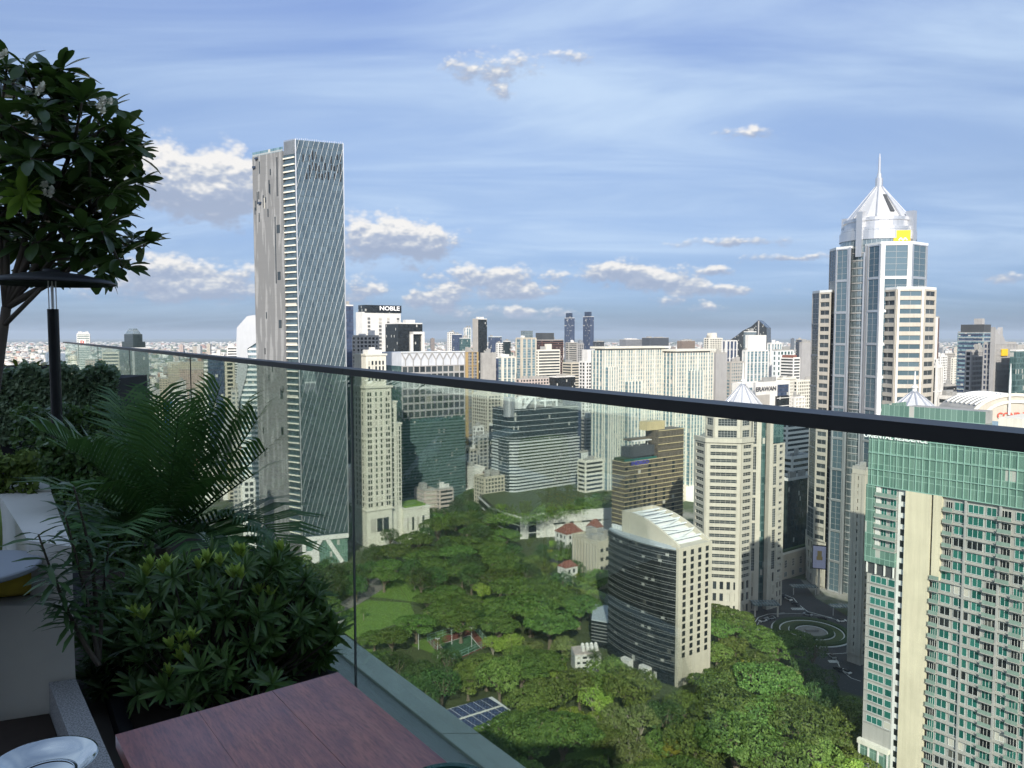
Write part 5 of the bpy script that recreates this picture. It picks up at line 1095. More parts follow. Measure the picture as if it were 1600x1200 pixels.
block('blue_office_tower', 'blue and white glass office with dark sloped top on the right', 'office tower', 1497, 1548, 520, 700, 'bands', 'glass_pale', 'glass_navy', c=1537, fl=4, crown=crown_box(.0, 1., .0, 7, 'dark_grey', extra=lambda B, P, zt, Wa, Wb: B.mb('mast_house', 'panel_grey').obox(P[0], (P[1] - P[0]).normalized(), Vector(((P[1] - P[0]).normalized().y, -(P[1] - P[0]).normalized().x, 0)), 1, 6, -9, -2, zt + 7.7, zt + 13)))
block('grey_grid_office', 'grey office with vertical slit windows left of the notched grey tower', 'office tower', 1515, 1544, 549, 590, 'grid', 'panel_grey', 'pane_dark', c=1518, fl=3.8, mod=2.2)
def notch(B, P, zt, Wa, Wb):
    u = (P[1] - P[0]).normalized(); v = (P[3] - P[0]).normalized(); m_ = MB(); pr = [(0, -60), (0, 12), (6, 6), (12, 12), (13, 6), (26, -6), (26, -60)]
    A = [P[0] + u * (s_ - 2) - v * .1 for s_, z_ in pr]; Q = [p + v * 3 for p in A]; n = len(pr); m_.v = [(p.x, p.y, zt + z_) for p, (s_, z_) in zip(A, pr)] + [(p.x, p.y, zt + z_) for p, (s_, z_) in zip(Q, pr)]
    m_.f = [tuple(reversed(range(n))), tuple(range(n, 2 * n))] + [(i, (i + 1) % n, n + (i + 1) % n, n + i) for i in range(n)]; m_.m = [0] * len(m_.f); B.part('notched_wall', m_, ['panel_grey'])
    x = MB(); x.obox(P[0], u, -v, 8, 18, .6, 1.2, zt - 9, zt - 4); B.part('yellow_sign', x, ['yellow'])
block('notched_tower', 'grey office tower with notched gable top and yellow sign, far right', 'office tower', 1537, 1588, 537, 560, 'grid', 'panel_grey', 'glass_navy', c=1556, fl=3.8, mod=2.2, crown=notch, roofn=1)
block('green_slab_office', 'green glass office cut by the right edge behind the arched building', 'office tower', 1584, 1640, 549, 540, 'glass', glass='glass_teal', c=1588)
block('white_stepped_box', 'white stepped low block below the blue office, left of arched building', 'building', 1466, 1526, 622, 430, 'bands', 'white_paint', 'pane_dark', c=1490, fl=4.)
block('dark_flat_block', 'low dark flat roofed block behind the white stepped block', 'building', 1471, 1494, 604, 560, 'bands', 'dark_grey', 'glass_black')
# arched hotel
D = 330; c_ = at_y(1586, 617, D); B = Bld('arched_hotel', 'beige hotel with barrel roof and arched gable lettered CONRAD', 'hotel', c_.xy)
u = V2(cos(radians(6)), sin(radians(6))); v = V2(-u.y, u.x); O = V2(c_.x, c_.y); Rr = 20.; zs = cz(655, D); hh = c_.z - zs
arcp = [(Rr * cos(pi - pi * i / 20), zs + hh * sin(pi * i / 20)) for i in range(21)]
def arch_solid(arcp, z0, d0, d1, mat, nm):
    pts = [(arcp[0][0], z0)] + arcp + [(arcp[-1][0], z0)]; n = len(pts); m_ = MB(); A = [O + u * s_ + v * d0 for s_, z_ in pts]; Q = [O + u * s_ + v * d1 for s_, z_ in pts]
    m_.v = [(p.x, p.y, z_) for p, (s_, z_) in zip(A, pts)] + [(p.x, p.y, z_) for p, (s_, z_) in zip(Q, pts)]
    m_.f = [tuple(reversed(range(n))), tuple(range(n, 2 * n))] + [(i, (i + 1) % n, n + (i + 1) % n, n + i) for i in range(n)]; m_.m = [0] * len(m_.f); return B.part(nm, m_, [mat])
arch_solid(arcp, 0, 0, 1.5, 'pale_stone', 'gable_wall'); arch_solid([(x * .97, zs + (z - zs) * .95) for x, z in arcp], zs - 6, 1.52, 24, 'roof_grey', 'barrel_roof')
B.core([O - u * 19 + v * 1.6, O + u * 19 + v * 1.6, O + u * 19 + v * 24, O - u * 19 + v * 24], 0, zs - 6.1, 'pale_stone')
for k, rr in ((0, 1.01), (1, .74)):
    for i in range(20):
        x = MB(); p, q = arcp[i], arcp[i + 1]; A = O + u * (p[0] * rr) - v * (.3 + .1 * k); Q = O + u * (q[0] * rr) - v * (.3 + .1 * k); x.bar((A.x, A.y, zs + (p[1] - zs) * rr), (Q.x, Q.y, zs + (q[1] - zs) * rr), 1.3, up=-v, ht=.5); B.part('arch_stone', x, ['cream_stone'])
for i in range(7):
    d_ = 3 + 3 * i; x = MB()
    for k in range(4, 17): 
        p, q = arcp[k], arcp[k + 1]; A = O + u * p[0] + v * d_; Q = O + u * q[0] + v * d_; x.bar((A.x, A.y, p[1]), (Q.x, Q.y, q[1]), .6, ht=.5)
    B.part('roof_rib', x, ['steel_white'])
sign(B, 'CONRAD', 3.6, 'sign_red', (O - u * .0 + Vector((0, 0, zs + 1.5))), u, .35, 1.05)
x = MB(); p = O - u * 8 - v * .2; x.lathe([(.5, zs + 2), (.45, zs + 16), (.1, zs + 24), (0, zs + 24)], (p.x + u.x * 5, p.y, 0), 8); B.part('mast', x, ['steel_white'])
B.mb('lower_band', 'white_paint').obox(O, u, -v, -Rr, Rr, .02, .5, zs - 3, zs - 1.4)
for i in range(12): p = O + u * (-18 + 3.2 * i) - v * .02; B.panes.append((Vector((p.x, p.y, zs - 6)), atan2(u.y, u.x), 2.4, 3.5, 'pane_dark', 'white_paint', 2, 1, 'obj', 'window'))
B.done()
# second cone roof behind the residence
cc = at_y(1428, 640, 300); B = Bld('cone_roof_block', 'low stone block with silver cone roof and spire behind the green residence', 'building', cc.xy)
zc0 = cz(638, 300); B.core([V2(cc.x - 8, cc.y - 8), V2(cc.x + 8, cc.y - 8), V2(cc.x + 8, cc.y + 8), V2(cc.x - 8, cc.y + 8)], 0, zc0, 'pale_stone'); cone_roof(B, (cc.x, cc.y), 7.4, zc0, cz(612, 300), 8); B.done()

# --- left part of the view
def pyr(B, P, zt, Wa, Wb):
    u = (P[1] - P[0]).normalized(); v = (P[3] - P[0]).normalized(); c_ = (P[0] + P[2]) / 2
    def ins(k): return [c_ + (p - c_) * k for p in P]
    z1, z2 = cz(534, 750), cz(522, 750); B.core(ins(.8), zt, z1, 'glass_dark', name='upper_tier'); B.core(ins(.62), z1, z2, 'glass_dark', name='upper_tier')
    m_ = MB(); m_.prism(ins(.56), z2, cz(513, 750), top=.5); B.part('pyramid_roof', m_, ['glass_silver'])
    B.mb('edge_fin', 'panel_grey').obox(P[0], u, -v, -.8, .8, -.8, .9, 0, zt + 1)
block('pyramid_top_tower', 'dark green glass tower with stepped pyramid top seen through the balustrade', 'tower', 186, 232, 545, 750, 'glass', glass='glass_dark', c=208, th=radians(45), crown=pyr, roofn=0)
block('logo_office', 'white rounded office with a red logo square on the far left skyline', 'office building', 113, 140, 522, 1500, 'bands', 'white_paint', 'glass_teal', c=120, th=TH0, crown=lambda B, P, zt, Wa, Wb: (B.mb('sign_panel', 'white_paint').obox(P[0], (P[1] - P[0]).normalized(), Vector(((P[1] - P[0]).normalized().y, -(P[1] - P[0]).normalized().x, 0)), Wa * .15, Wa * .7, .6, 1.2, zt - 26, zt - 10), sign(B, 'P', 14, 'sign_red', tuple((P[0] + (P[1] - P[0]) * .4).xy) + (zt - 18,), P[1] - P[0], 1.4)))
block('beige_slotted_tower', 'beige office with dark centre strip behind the clipped hedge', 'office building', 146, 186, 552, 800, 'bands', 'beige_stone', 'pane_dark', c=160, th=TH0)
block('striped_edge_slab', 'navy slab with white striped left edge behind the palm', 'tower', 315, 350, 557, 700, 'glass', glass='glass_navy', c=324, th=radians(8), crown=lambda B, P, zt, Wa, Wb: [B.mb('white_stripe', 'white_paint').obox(P[0], (P[1] - P[0]).normalized(), Vector(((P[1] - P[0]).normalized().y, -(P[1] - P[0]).normalized().x, 0)), -3, .4, .02, 1.2, 3.6 * j, 3.6 * j + 1.7) for j in range(int(zt / 3.6))])
block('white_stepped_flats', 'white stepped flats left of the silver curved building', 'apartment block', 342, 372, 543, 1000, 'bands', 'white_paint', 'pane_dark', c=355, th=TH0)
block('beige_balcony_flats', 'beige flats with balconies behind the palm beside navy slab', 'apartment block', 346, 366, 566, 640, 'grid', 'beige_stone', 'pane_dark', c=352, th=TH0)
# silver folded building
B = Bld('silver_shell_building', 'silver building with faceted curved metal shell, left of the striped glass tower', 'building', at_y(385, 700, 600).xy); D = 600
O = at_y(369, 540, D); 
outl = [(356, 640), (350, 660), (330, 720), (345, 720), (366, 660), (374, 625), (384, 590), (388, 560), (386, 545), (404, 533), (404, 500), (398, 492), (386, 494), (370, 512), (369, 545), (371, 575), (367, 605)]
A = [at_y(x, y, D) for x, y in outl]; Q = [p + Vector((0, 22, 0)) for p in A]; n = len(A); m_ = MB(); m_.v = [tuple(p) for p in A + Q]; m_.f = [tuple(range(n)), tuple(reversed(range(n, 2 * n)))] + [(i, n + i, n + (i + 1) % n, (i + 1) % n) for i in range(n)]; m_.m = [0] * len(m_.f); B.part('metal_shell', m_, ['silver'])
P = [V2(Xof(372, D), D + 2), V2(Xof(432, D), D + 2), V2(Xof(432, D), D + 26), V2(Xof(372, D), D + 26)]; zz = cz(534, D); B.core(P, 0, zz, 'glass_blue', name='glass_core')
for j in range(int(zz / 4)): x = MB(); x.obox(P[0], V2(1, 0), V2(0, -1), 1 if 4 * j > 60 else 0, (P[1] - P[0]).x, .02, .8, 4 * j + .5, 4 * j + 2.2); B.part('floor_band', x, ['steel_white'])
B.done()
block('white_grid_podium', 'white podium with grid of dark openings behind the palm fronds', 'building', 322, 398, 752, 440, 'grid', 'white_paint', 'pane_dark', c=380, th=TH0, fl=3.4, mod=2.4)
block('stadium_hall', 'low round white hall seen through the palm', 'building', 242, 292, 612, 900, 'bands', 'white_paint', 'pane_dark', c=262, th=TH0)
block('blue_box_store', 'blue box building low behind the palm', 'building', 252, 269, 628, 800, 'far', 'blue_paint', c=255, th=TH0, roofn=1)
block('concrete_wall_block', 'long concrete grey block low behind the palm', 'building', 250, 306, 640, 720, 'far', 'concrete', c=266, th=TH0)
block('long_green_roof', 'long pale green roofed market hall through the balustrade', 'building', 244, 318, 566, 1500, 'far', 'far_cream', c=262, th=radians(6), wmax=130, roofn=1)
block('red_roof_market', 'long reddish roofed hall left of navy slab', 'building', 262, 318, 578, 1300, 'far', 'far_pink', c=280, th=radians(6), wmax=120, roofn=1, deck='red_tile')
for i, (l, r, tp, D, mt) in enumerate(((236, 262, 592, 1050, 'far_cream'), (262, 290, 596, 1000, 'far_white'), (292, 318, 600, 960, 'far_cream'), (92, 120, 556, 1100, 'far_cream'), (118, 148, 562, 1000, 'far_pink'), (96, 128, 580, 800, 'far_cream'), (296, 316, 628, 760, 'far_white'), (350, 372, 610, 560, 'far_white'), (402, 440, 690, 520, 'far_white'))):
    block('walkup_flats', ['cream low flats just right of the pyramid topped tower', 'white low flats between pyramid tower and glass joint', 'cream low flats left of the navy slab', 'cream block far left under the handrail beside the heater', 'pinkish block left of the beige office with dark strip', 'cream block peeking above the clipped hedge', 'white block below the navy slab behind the palm', 'white block behind the silver shell', 'white block at the foot of the striped glass tower'][i], 'apartment block', l, r, tp, D, 'far', mt, c=(l + r) / 2, th=TH0)
# elevated road behind the palm
rd = MB(); p0, p1 = at_y(60, 603, 1020), at_y(330, 606, 960); rd.bar((p0.x - 300, p0.y, 22), (p1.x, p1.y, 22), 14, ht=1.6); ob = link('elevated_road', rd.mesh('elevated_road', ['concrete'])); ob['kind'] = 'structure'
for i in range(14): x = MB(); q = Vector((p0.x - 280, p0.y, 0)).lerp(Vector((p1.x, p1.y, 0)), i / 13.); x.box(q.x - 1.5, q.x + 1.5, q.y - 3, q.y + 3, 0, 21.2); link('pier', x.mesh('pier', ['concrete']), ob)

# ================================================================== skyline fill: individual far towers
ORD = ['zeroth', 'first', 'second', 'third', 'fourth', 'fifth', 'sixth', 'seventh', 'eighth', 'ninth', 'tenth', 'eleventh', 'twelfth', 'thirteenth', 'fourteenth', 'fifteenth', 'sixteenth', 'seventeenth', 'eighteenth', 'nineteenth', 'twentieth']
TENS = {2: 'twenty', 3: 'thirty', 4: 'forty', 5: 'fifty', 6: 'sixty', 7: 'seventy', 8: 'eighty', 9: 'ninety'}
def ordinal(n):
    if n <= 20: return ORD[n]
    if n < 100: return TENS[n // 10] + ('-' + ORD[n % 10] if n % 10 else 'th') if n % 10 else TENS[n // 10][:-1] + 'ieth'
    return 'last but far'
ZONES = [(-200, 395, 'left of the striped glass tower'), (395, 700, 'around the NOBLE building'), (700, 890, 'between lattice crown and navy twins'), (890, 1130, 'above the striped condominiums'), (1130, 1275, 'between pointed tower and spired tower'), (1275, 1465, 'behind the spired tower'), (1465, 1900, 'right of the spired tower')]
rn = random.Random(21); FAR = []
DESC = {'far_white': 'white', 'far_cream': 'cream', 'far_grey': 'grey', 'far_blue': 'blue-grey', 'far_dark': 'dark', 'far_pink': 'pinkish', 'far_brown': 'brown'}
FMS = {}
for i in range(230):
    D = 1500 * (6200 / 1500) ** rn.random() if i > 40 else rn.uniform(900, 1700)
    px = rn.uniform(0, 1640) if i % 3 else rn.uniform(640, 1640); x = Xof(px, D)
    h = min(rn.uniform(22, 62) * (1.0 if rn.random() < .72 else rn.uniform(1.3, 2.1)), 118); 
    if D < 1700: h = rn.uniform(20, 55)
    w_, d_ = rn.uniform(18, 46), rn.uniform(15, 30); th = rn.choice((GA, TH0, .1, .55, .8)); mt = rn.choice(('far_white', 'far_white', 'far_white', 'far_cream', 'far_cream', 'far_grey', 'far_blue', 'far_blue', 'far_dark', 'far_pink', 'far_brown'))
    FAR.append((px, x, D, h, w_, d_, th, mt))
FAR.sort(); cnt = {}
for px, x, D, h, w_, d_, th, mt in FAR:
    zn = next(z for z in ZONES if z[0] <= px < z[1])[2]; big = 'tall' if h > 62 else 'low'; dist = 'distant' if D > 2600 else 'mid-distance'
    k = (zn, mt, big, dist); cnt[k] = cnt.get(k, 0) + 1
    lab = '%s from left of the %s %s %s blocks %s' % (ordinal(cnt[k]), dist, big, DESC[mt], zn)
    m_ = MB(); m_.box(-w_ / 2, w_ / 2, -d_ / 2, d_ / 2, 0, h); m_.box(-w_ * .2, w_ * .25, -d_ * .3, d_ * .2, h, h + 4)
    if h > 60: m_.box(-w_ * .42, w_ * .1, -d_ / 2 - 1.2, -d_ / 2 - .02, 0, h - 6)
    link('city_block', m_.mesh('city_block', [mt]), loc=(x, D, 0), rz=th - .3, label=lab, category='building', group='far city blocks on the plain')
# one mass of low houses and greenery out to the horizon
m, t, b = newmat('city_mass'); g = t.node('ShaderNodeNewGeometry'); r = g.outputs['Random Per Island']
c = t.ramp(r, [(0, (.52, .50, .46)), (.2, (.42, .38, .32)), (.35, (.62, .61, .58)), (.5, (.30, .29, .28)), (.6, (.34, .19, .13)), (.7, (.48, .43, .36)), (.82, (.06, .085, .04)), (1, (.05, .075, .03))]); r.node.name = 'geo'
for e in t.n:
    if e.type == 'VALTORGB': e.color_ramp.interpolation = 'CONSTANT'
t.put(b.inputs['Base Color'], c); b.inputs['Roughness'].default_value = .85
rg = np.random.default_rng(5); n = 30000
Dd = 640 * (15000 / 640) ** (rg.random(n) ** .85); sx = rg.uniform(-.78, .80, n); xx = sx * Dd
sw = rg.uniform(7, 22, n) * (1 + Dd / 6000); sd_ = rg.uniform(7, 16, n) * (1 + Dd / 9000); hh = rg.uniform(5, 14, n) * np.where(rg.random(n) < .16, 2.0, 1.0); th = rg.choice([GA, .2, .9, 1.2], n)
keep = ~((Dd < 1000) & (sx > -.22) & (sx < .7) & (Dd < 640)); xx, Dd, sw, sd_, hh, th = [q[keep] for q in (xx, Dd, sw, sd_, hh, th)]; n = len(xx)
cs, sn = np.cos(th), np.sin(th); cor = np.array([(-1, -1), (1, -1), (1, 1), (-1, 1)]) / 2.
vx = xx[:, None] + cor[None, :, 0] * sw[:, None] * cs[:, None] - cor[None, :, 1] * sd_[:, None] * sn[:, None]; vy = Dd[:, None] + cor[None, :, 0] * sw[:, None] * sn[:, None] + cor[None, :, 1] * sd_[:, None] * cs[:, None]
lo = np.stack([vx, vy, np.zeros_like(vx)], 2); hi = np.stack([vx, vy, np.repeat(hh[:, None], 4, 1)], 2); VV = np.concatenate([lo, hi], 1).reshape(-1, 3)
fq = np.array([(4, 5, 6, 7), (0, 1, 5, 4), (1, 2, 6, 5), (2, 3, 7, 6), (3, 0, 4, 7)]); FF = (np.arange(n)[:, None, None] * 8 + fq[None]).reshape(-1, 4)
def np_mesh(name, V, Fq, mats):
    me = bpy.data.meshes.new(name); k = Fq.shape[1]; me.vertices.add(len(V)); me.vertices.foreach_set('co', np.ascontiguousarray(V, dtype=np.float32).ravel()); me.loops.add(Fq.size); me.loops.foreach_set('vertex_index', np.ascontiguousarray(Fq, dtype=np.int32).ravel()); me.polygons.add(len(Fq)); me.polygons.foreach_set('loop_start', np.arange(len(Fq), dtype=np.int32) * k)
    for m_ in mats: me.materials.append(M[m_] if isinstance(m_, str) else m_)
    me.update(calc_edges=True); return me
o = link('distant_city', np_mesh('distant_city', VV, FF, ['city_mass'])); o['kind'] = 'stuff'; o['label'] = 'mass of low white and grey city houses reaching to the horizon'; o['category'] = 'city'
# ================================================================== trees
def leafmat(name, c1, c2, c3, rough=.55, trans=.25, spec=.25):
    m, t, b = newmat(name); g = t.node('ShaderNodeNewGeometry'); r = g.outputs['Random Per Island']; ob = t.node('ShaderNodeObjectInfo').outputs['Random']
    c = t.mix(r, c1, c2); c = t.mix(t.math('MULTIPLY', t.smooth(t.noise(g.outputs['Position'], .22, 3), .45, .7), .6), c, c3); 
    hs = t.node('ShaderNodeHueSaturation'); t.put(hs.inputs['Color'], c); t.put(hs.inputs['Hue'], t.math('ADD', .485, t.math('MULTIPLY', ob, .045))); t.put(hs.inputs['Value'], t.math('ADD', .68, t.math('MULTIPLY', ob, .68)))
    t.put(b.inputs['Base Color'], hs.outputs[0]); b.inputs['Roughness'].default_value = rough; b.inputs['Specular IOR Level'].default_value = spec
    tr = t.node('ShaderNodeBsdfTranslucent'); t.put(tr.inputs[0], hs.outputs[0]); mx = t.node('ShaderNodeMixShader'); mx.inputs[0].default_value = trans
    t.l.new(b.outputs[0], mx.inputs[1]); t.l.new(tr.outputs[0], mx.inputs[2]); t.l.new(mx.outputs[0], t.n['Material Output'].inputs[0]); return m
leafmat('leaf_rain', (.045, .085, .018), (.145, .215, .048), (.15, .205, .05)); leafmat('leaf_round', (.078, .125, .026), (.21, .285, .065), (.225, .275, .075)); leafmat('leaf_lime', (.17, .25, .04), (.30, .37, .07), (.32, .36, .085)); leafmat('leaf_dry', (.12, .145, .045), (.22, .24, .085), (.18, .21, .07)); leafmat('leaf_dark', (.032, .068, .02), (.098, .155, .046), (.098, .145, .046)); leafmat('leaf_yellow', (.27, .28, .03), (.38, .37, .06), (.28, .3, .06)); leafmat('leaf_palm', (.06, .10, .025), (.13, .19, .05), (.15, .2, .06))
wallmat('bark', (.16, .13, .10), rough=.9, amt=.3, scale=2., streak=.1); wallmat('bark_pale', (.30, .27, .22), rough=.9, amt=.3, scale=2.)
def quads(c, n, size, aspect, rg, jit=.55):
    """leaf sprays: diamond faces at points c, facing n with jitter"""
    n = n + rg.normal(0, jit, n.shape); n /= np.linalg.norm(n, axis=1)[:, None]; a_ = rg.normal(size=n.shape); t1 = np.cross(n, a_); t1 /= np.linalg.norm(t1, axis=1)[:, None]; t2 = np.cross(n, t1)
    s = size[:, None]; V = np.stack([c - t1 * s, c - t2 * s * aspect, c + t1 * s, c + t2 * s * aspect], 1).reshape(-1, 3); return V, np.arange(len(V)).reshape(-1, 4)
def crown(kind, seed, R, H):
    """crown of leaf sprays over many lobes; centre of the trunk at the origin, H = top height"""
    rg = np.random.default_rng(seed); rn = random.Random(seed)
    if kind == 'rain': nl, flat, base, lr, ls, dens = 34, .40, .42, .26, .42, 8200
    elif kind == 'round': nl, flat, base, lr, ls, dens = 26, .85, .28, .34, .38, 6800
    elif kind == 'tall': nl, flat, base, lr, ls, dens = 24, 1.05, .2, .36, .34, 6200
    else: nl, flat, base, lr, ls, dens = 18, .8, .3, .36, .36, 3600
    L = []
    for i in range(nl):
        rr = sqrt(rn.random()) * (R * (1 - lr * .75)); th = i * 2.4 + rn.uniform(-.5, .5); f = rr / R
        dome = sqrt(max(0, 1 - (f * .93) ** 2)); zb = H * base; zz = zb + (H * (1 - base) - R * lr * flat * .6) * dome * rn.uniform(.80, 1.03)
        if kind != 'rain' and rn.random() < .35: zz *= rn.uniform(.55, .9)
        s = R * lr * rn.uniform(.75, 1.25); L.append((rr * cos(th), rr * sin(th), zz, s, s * flat * rn.uniform(.8, 1.1)))
    L = np.array(L); k = rg.integers(0, nl, dens); d_ = rg.normal(size=(dens, 3)); d_[:, 2] = np.abs(d_[:, 2]) * .9 - .28 * rg.random(dens); d_ /= np.linalg.norm(d_, axis=1)[:, None]
    lb = L[k]; rad = rg.uniform(.80, 1.06, dens); c = lb[:, :3] + d_ * np.stack([lb[:, 3], lb[:, 3], lb[:, 4]], 1) * rad[:, None]
    keep = np.ones(dens, bool)
    for j in range(nl): q = ((c - L[j, :3]) / np.array([L[j, 3], L[j, 3], L[j, 4]])); keep &= ~(((q ** 2).sum(1) < .62) & (k != j))
    c, d_ = c[keep], d_[keep]; nrm = d_ * np.array([1, 1, 1.5])
    V, Fq = quads(c, nrm, rg.uniform(ls * .7, ls * 1.5, len(c)), .55, rg); return V, Fq, L
PROTO = {}
def make_proto(kind, shape, R, H, mats, seed, pale=False):
    V, Fq, L = crown(shape, seed, R, H); rn = random.Random(seed); cm = np_mesh('crown', V, Fq, [mats[0]]); tr = MB(); hb = H * (.34 if shape == 'rain' else .3); r0 = R * .055 + .12
    lim = L[np.argsort(-L[:, 3])][:9]; tr.tube([(0, 0, 0), (.1, .05, hb * .5), (0, .1, hb)], [r0 * 1.5, r0, r0 * .9], 7)
    for x, y, z, s, _ in lim:
        e_ = 1.0 if not pale else 1.5; tr.tube([(0, 0, hb * .9), (x * .35, y * .35, hb + (z - hb) * .5), (x * .8, y * .8, z - s * .1), (x * (1 + .06 * (e_ - 1)), y * (1 + .06 * (e_ - 1)), z + s * .15 + s * (e_ - 1) * 1.3)], [r0 * .75, r0 * .5, r0 * (.28 if not pale else .4), r0 * .1], 5)
    return cm, tr.mesh('trunk', ['bark_pale' if pale else 'bark'])
for kd, sh, R, H, mt, n in (('rain', 'rain', 13, 15.5, ['leaf_rain'], 3), ('round', 'round', 8.5, 14, ['leaf_round'], 3), ('lime', 'small', 6, 11, ['leaf_lime'], 2), ('dry', 'small', 6.2, 11, ['leaf_dry'], 1), ('dark', 'tall', 8, 17, ['leaf_dark'], 2), ('yellow', 'small', 3.6, 11, ['leaf_yellow'], 1)):
    PROTO[kd] = [make_proto(kd, sh, R, H, mt, 40 + i * 7 + len(kd), kd in ('dry', 'lime')) + (R, H) for i in range(n)]
KDESC = {'rain': 'broad dark rain trees', 'round': 'rounded mid-green trees', 'lime': 'bright lime-green trees', 'dry': 'pale olive trees', 'dark': 'dense dark trees', 'yellow': 'yellow flowering trees'}
TREES = []
def can(px, py, kind, sc=1., zc=None):   # crown centre seen at pixel
    R, H = PROTO[kind][0][2:]; p = at_z(px, py, (zc or H * .62) * sc); TREES.append((p.x, p.y, kind, sc))
# hand-placed trees one can tell apart in the photograph
for a_ in [(610, 840, 'dark', .8), (585, 868, 'dark', .95), (575, 890, 'dark', .8), (510, 890, 'dark', .8), (470, 880, 'round', 1), (740, 884, 'dry', .8), (752, 925, 'lime', .85), (675, 902, 'lime', .8), (648, 908, 'lime', .7), (722, 900, 'rain', .8), (700, 935, 'rain', .8), (725, 950, 'rain', .9), (700, 962, 'rain', .9), (650, 978, 'rain', .85), (612, 1002, 'rain', .7), (668, 940, 'rain', .65), (600, 905, 'rain', .75), (720, 978, 'rain', .85), (585, 1000, 'rain', .6), (835, 880, 'round', .9), (858, 868, 'yellow', .9), (880, 855, 'dark', .8), (905, 880, 'dark', .8), (820, 895, 'dry', .9), (800, 930, 'rain', 1), (840, 928, 'rain', 1.05), (870, 945, 'rain', 1), (830, 960, 'rain', 1.1), (860, 978, 'rain', 1.1), (800, 955, 'rain', 1), (780, 985, 'rain', .8), (905, 955, 'rain', .9), (915, 915, 'round', .9), (935, 905, 'round', .9), (930, 935, 'lime', .8),
           (620, 1045, 'dark', .9), (660, 1060, 'dark', 1), (640, 1075, 'dark', .9), (690, 1070, 'dark', 1.), (600, 1035, 'dark', .8), (700, 1035, 'dark', .8), (770, 1010, 'lime', .8), (800, 1005, 'lime', .9), (735, 1046, 'round', .8), (760, 1046, 'round', 1.), (780, 1065, 'round', 1.1), (815, 1050, 'rain', .9), (845, 1040, 'rain', .85), (880, 1010, 'dry', .9), (870, 1050, 'lime', .75), (905, 1075, 'round', 1), (860, 1090, 'round', 1.1), (830, 1105, 'round', 1.1), (950, 1060, 'round', 1.2), (985, 1085, 'round', 1.2), (930, 1100, 'lime', 1.1), (1000, 1130, 'dry', 1.2), (1040, 1120, 'dark', .9), (1070, 1110, 'round', 1), (1100, 1090, 'dry', .8), (1130, 1075, 'rain', 1), (1165, 1065, 'rain', 1), (1200, 1080, 'rain', 1.1), (1140, 1115, 'rain', 1.1), (1180, 1130, 'rain', 1.1), (1230, 1120, 'rain', 1.1), (1260, 1150, 'rain', 1.1), (1090, 1160, 'round', 1.2), (1150, 1175, 'rain', 1.1), (1200, 1190, 'rain', 1), (1280, 1190, 'round', 1), (1050, 1180, 'yellow', .9), (1120, 960, 'rain', .75), (1150, 975, 'rain', .8), (1125, 990, 'rain', .75), (1190, 1000, 'rain', .75), (1215, 1020, 'rain', .8), (1240, 1005, 'rain', .8), (1150, 1010, 'round', .8), (1120, 1020, 'round', .8), (1165, 1040, 'yellow', .8), (1180, 1045, 'yellow', .7), (1270, 1020, 'dark', .8), (1255, 1045, 'dark', .8), (1285, 1065, 'dark', .8), (830, 1155, 'rain', 1.1), (790, 1160, 'rain', 1), (880, 1160, 'rain', 1), (770, 1195, 'dark', 1)]: can(*a_)
# the deep wood behind: filled on a jittered grid, crowns kept apart, out of clearings and footprints
KEEP = [(660, 985, 745, 1045), (555, 930, 650, 985), (738, 938, 792, 975), (685, 1085, 815, 1150), (890, 965, 945, 1055), (945, 800, 1115, 1090), (1180, 935, 1345, 1000), (1270, 1000, 1345, 1070), (630, 985, 690, 1015)]
WOOD = [((590, 700, 745, 820), 'mix')]
def inside(px, py, poly):
    r = False; n = len(poly)
    for i in range(n):
        (x0, y0), (x1, y1) = poly[i], poly[(i + 1) % n]
        if (y0 > py) != (y1 > py) and px < (x1 - x0) * (py - y0) / (y1 - y0) + x0: r = not r
    return r
def free(x, y, rad):
    for X_, Y_, k_, s_ in TREES:
        R2 = PROTO[k_][0][2] * s_
        if (X_ - x) ** 2 + (Y_ - y) ** 2 < (.62 * (rad + R2)) ** 2: return False
    return True
rn = random.Random(9)
def fill(poly, kinds, tries, keepout=True, scl=(.75, 1.05)):
    xs = [p[0] for p in poly]; ys = [p[1] for p in poly]
    for _ in range(tries):
        px, py = rn.uniform(min(xs), max(xs)), rn.uniform(min(ys), max(ys))
        if not inside(px, py, poly): continue
        kd = rn.choice(kinds); sc = rn.uniform(*scl); R, H = PROTO[kd][0][2:]; p = at_z(px, py, H * .62 * sc); rp_ = R * sc * F / p.y
        if keepout and any(px + rp_ * .8 > b_[0] and px - rp_ * .8 < b_[2] and py + rp_ * .55 > b_[1] and py - rp_ * .55 < b_[3] for b_ in KEEP): continue
        if free(p.x, p.y, R * sc): TREES.append((p.x, p.y, kd, sc))
fill([(625, 850), (700, 812), (735, 805), (790, 840), (812, 870), (830, 900), (800, 920), (740, 915), (690, 905), (600, 900)], ['rain', 'rain', 'rain', 'dark'], 900)
fill([(700, 790), (760, 760), (790, 800), (740, 815), (690, 815), (640, 800), (660, 790)], ['dark', 'rain'], 300, False, (.6, .85))
fill([(480, 890), (560, 880), (570, 930), (520, 960), (470, 960)], ['dark', 'rain'], 120, True)
fill([(850, 850), (900, 850), (940, 900), (945, 960), (900, 990), (860, 960), (830, 900)], ['round', 'dark', 'rain', 'lime'], 500, True, (.6, .95))
fill([(700, 1050), (850, 1000), (945, 1050), (1060, 1090), (1120, 1080), (1240, 1060), (1340, 1100), (1345, 1330), (840, 1330), (800, 1180), (820, 1120)], ['round', 'rain', 'round', 'rain', 'dry', 'lime', 'dark'], 1500, True, (.7, 1.1))
fill([(1105, 960), (1180, 985), (1260, 1040), (1270, 1075), (1115, 1080)], ['rain', 'round'], 300, True, (.6, .85))
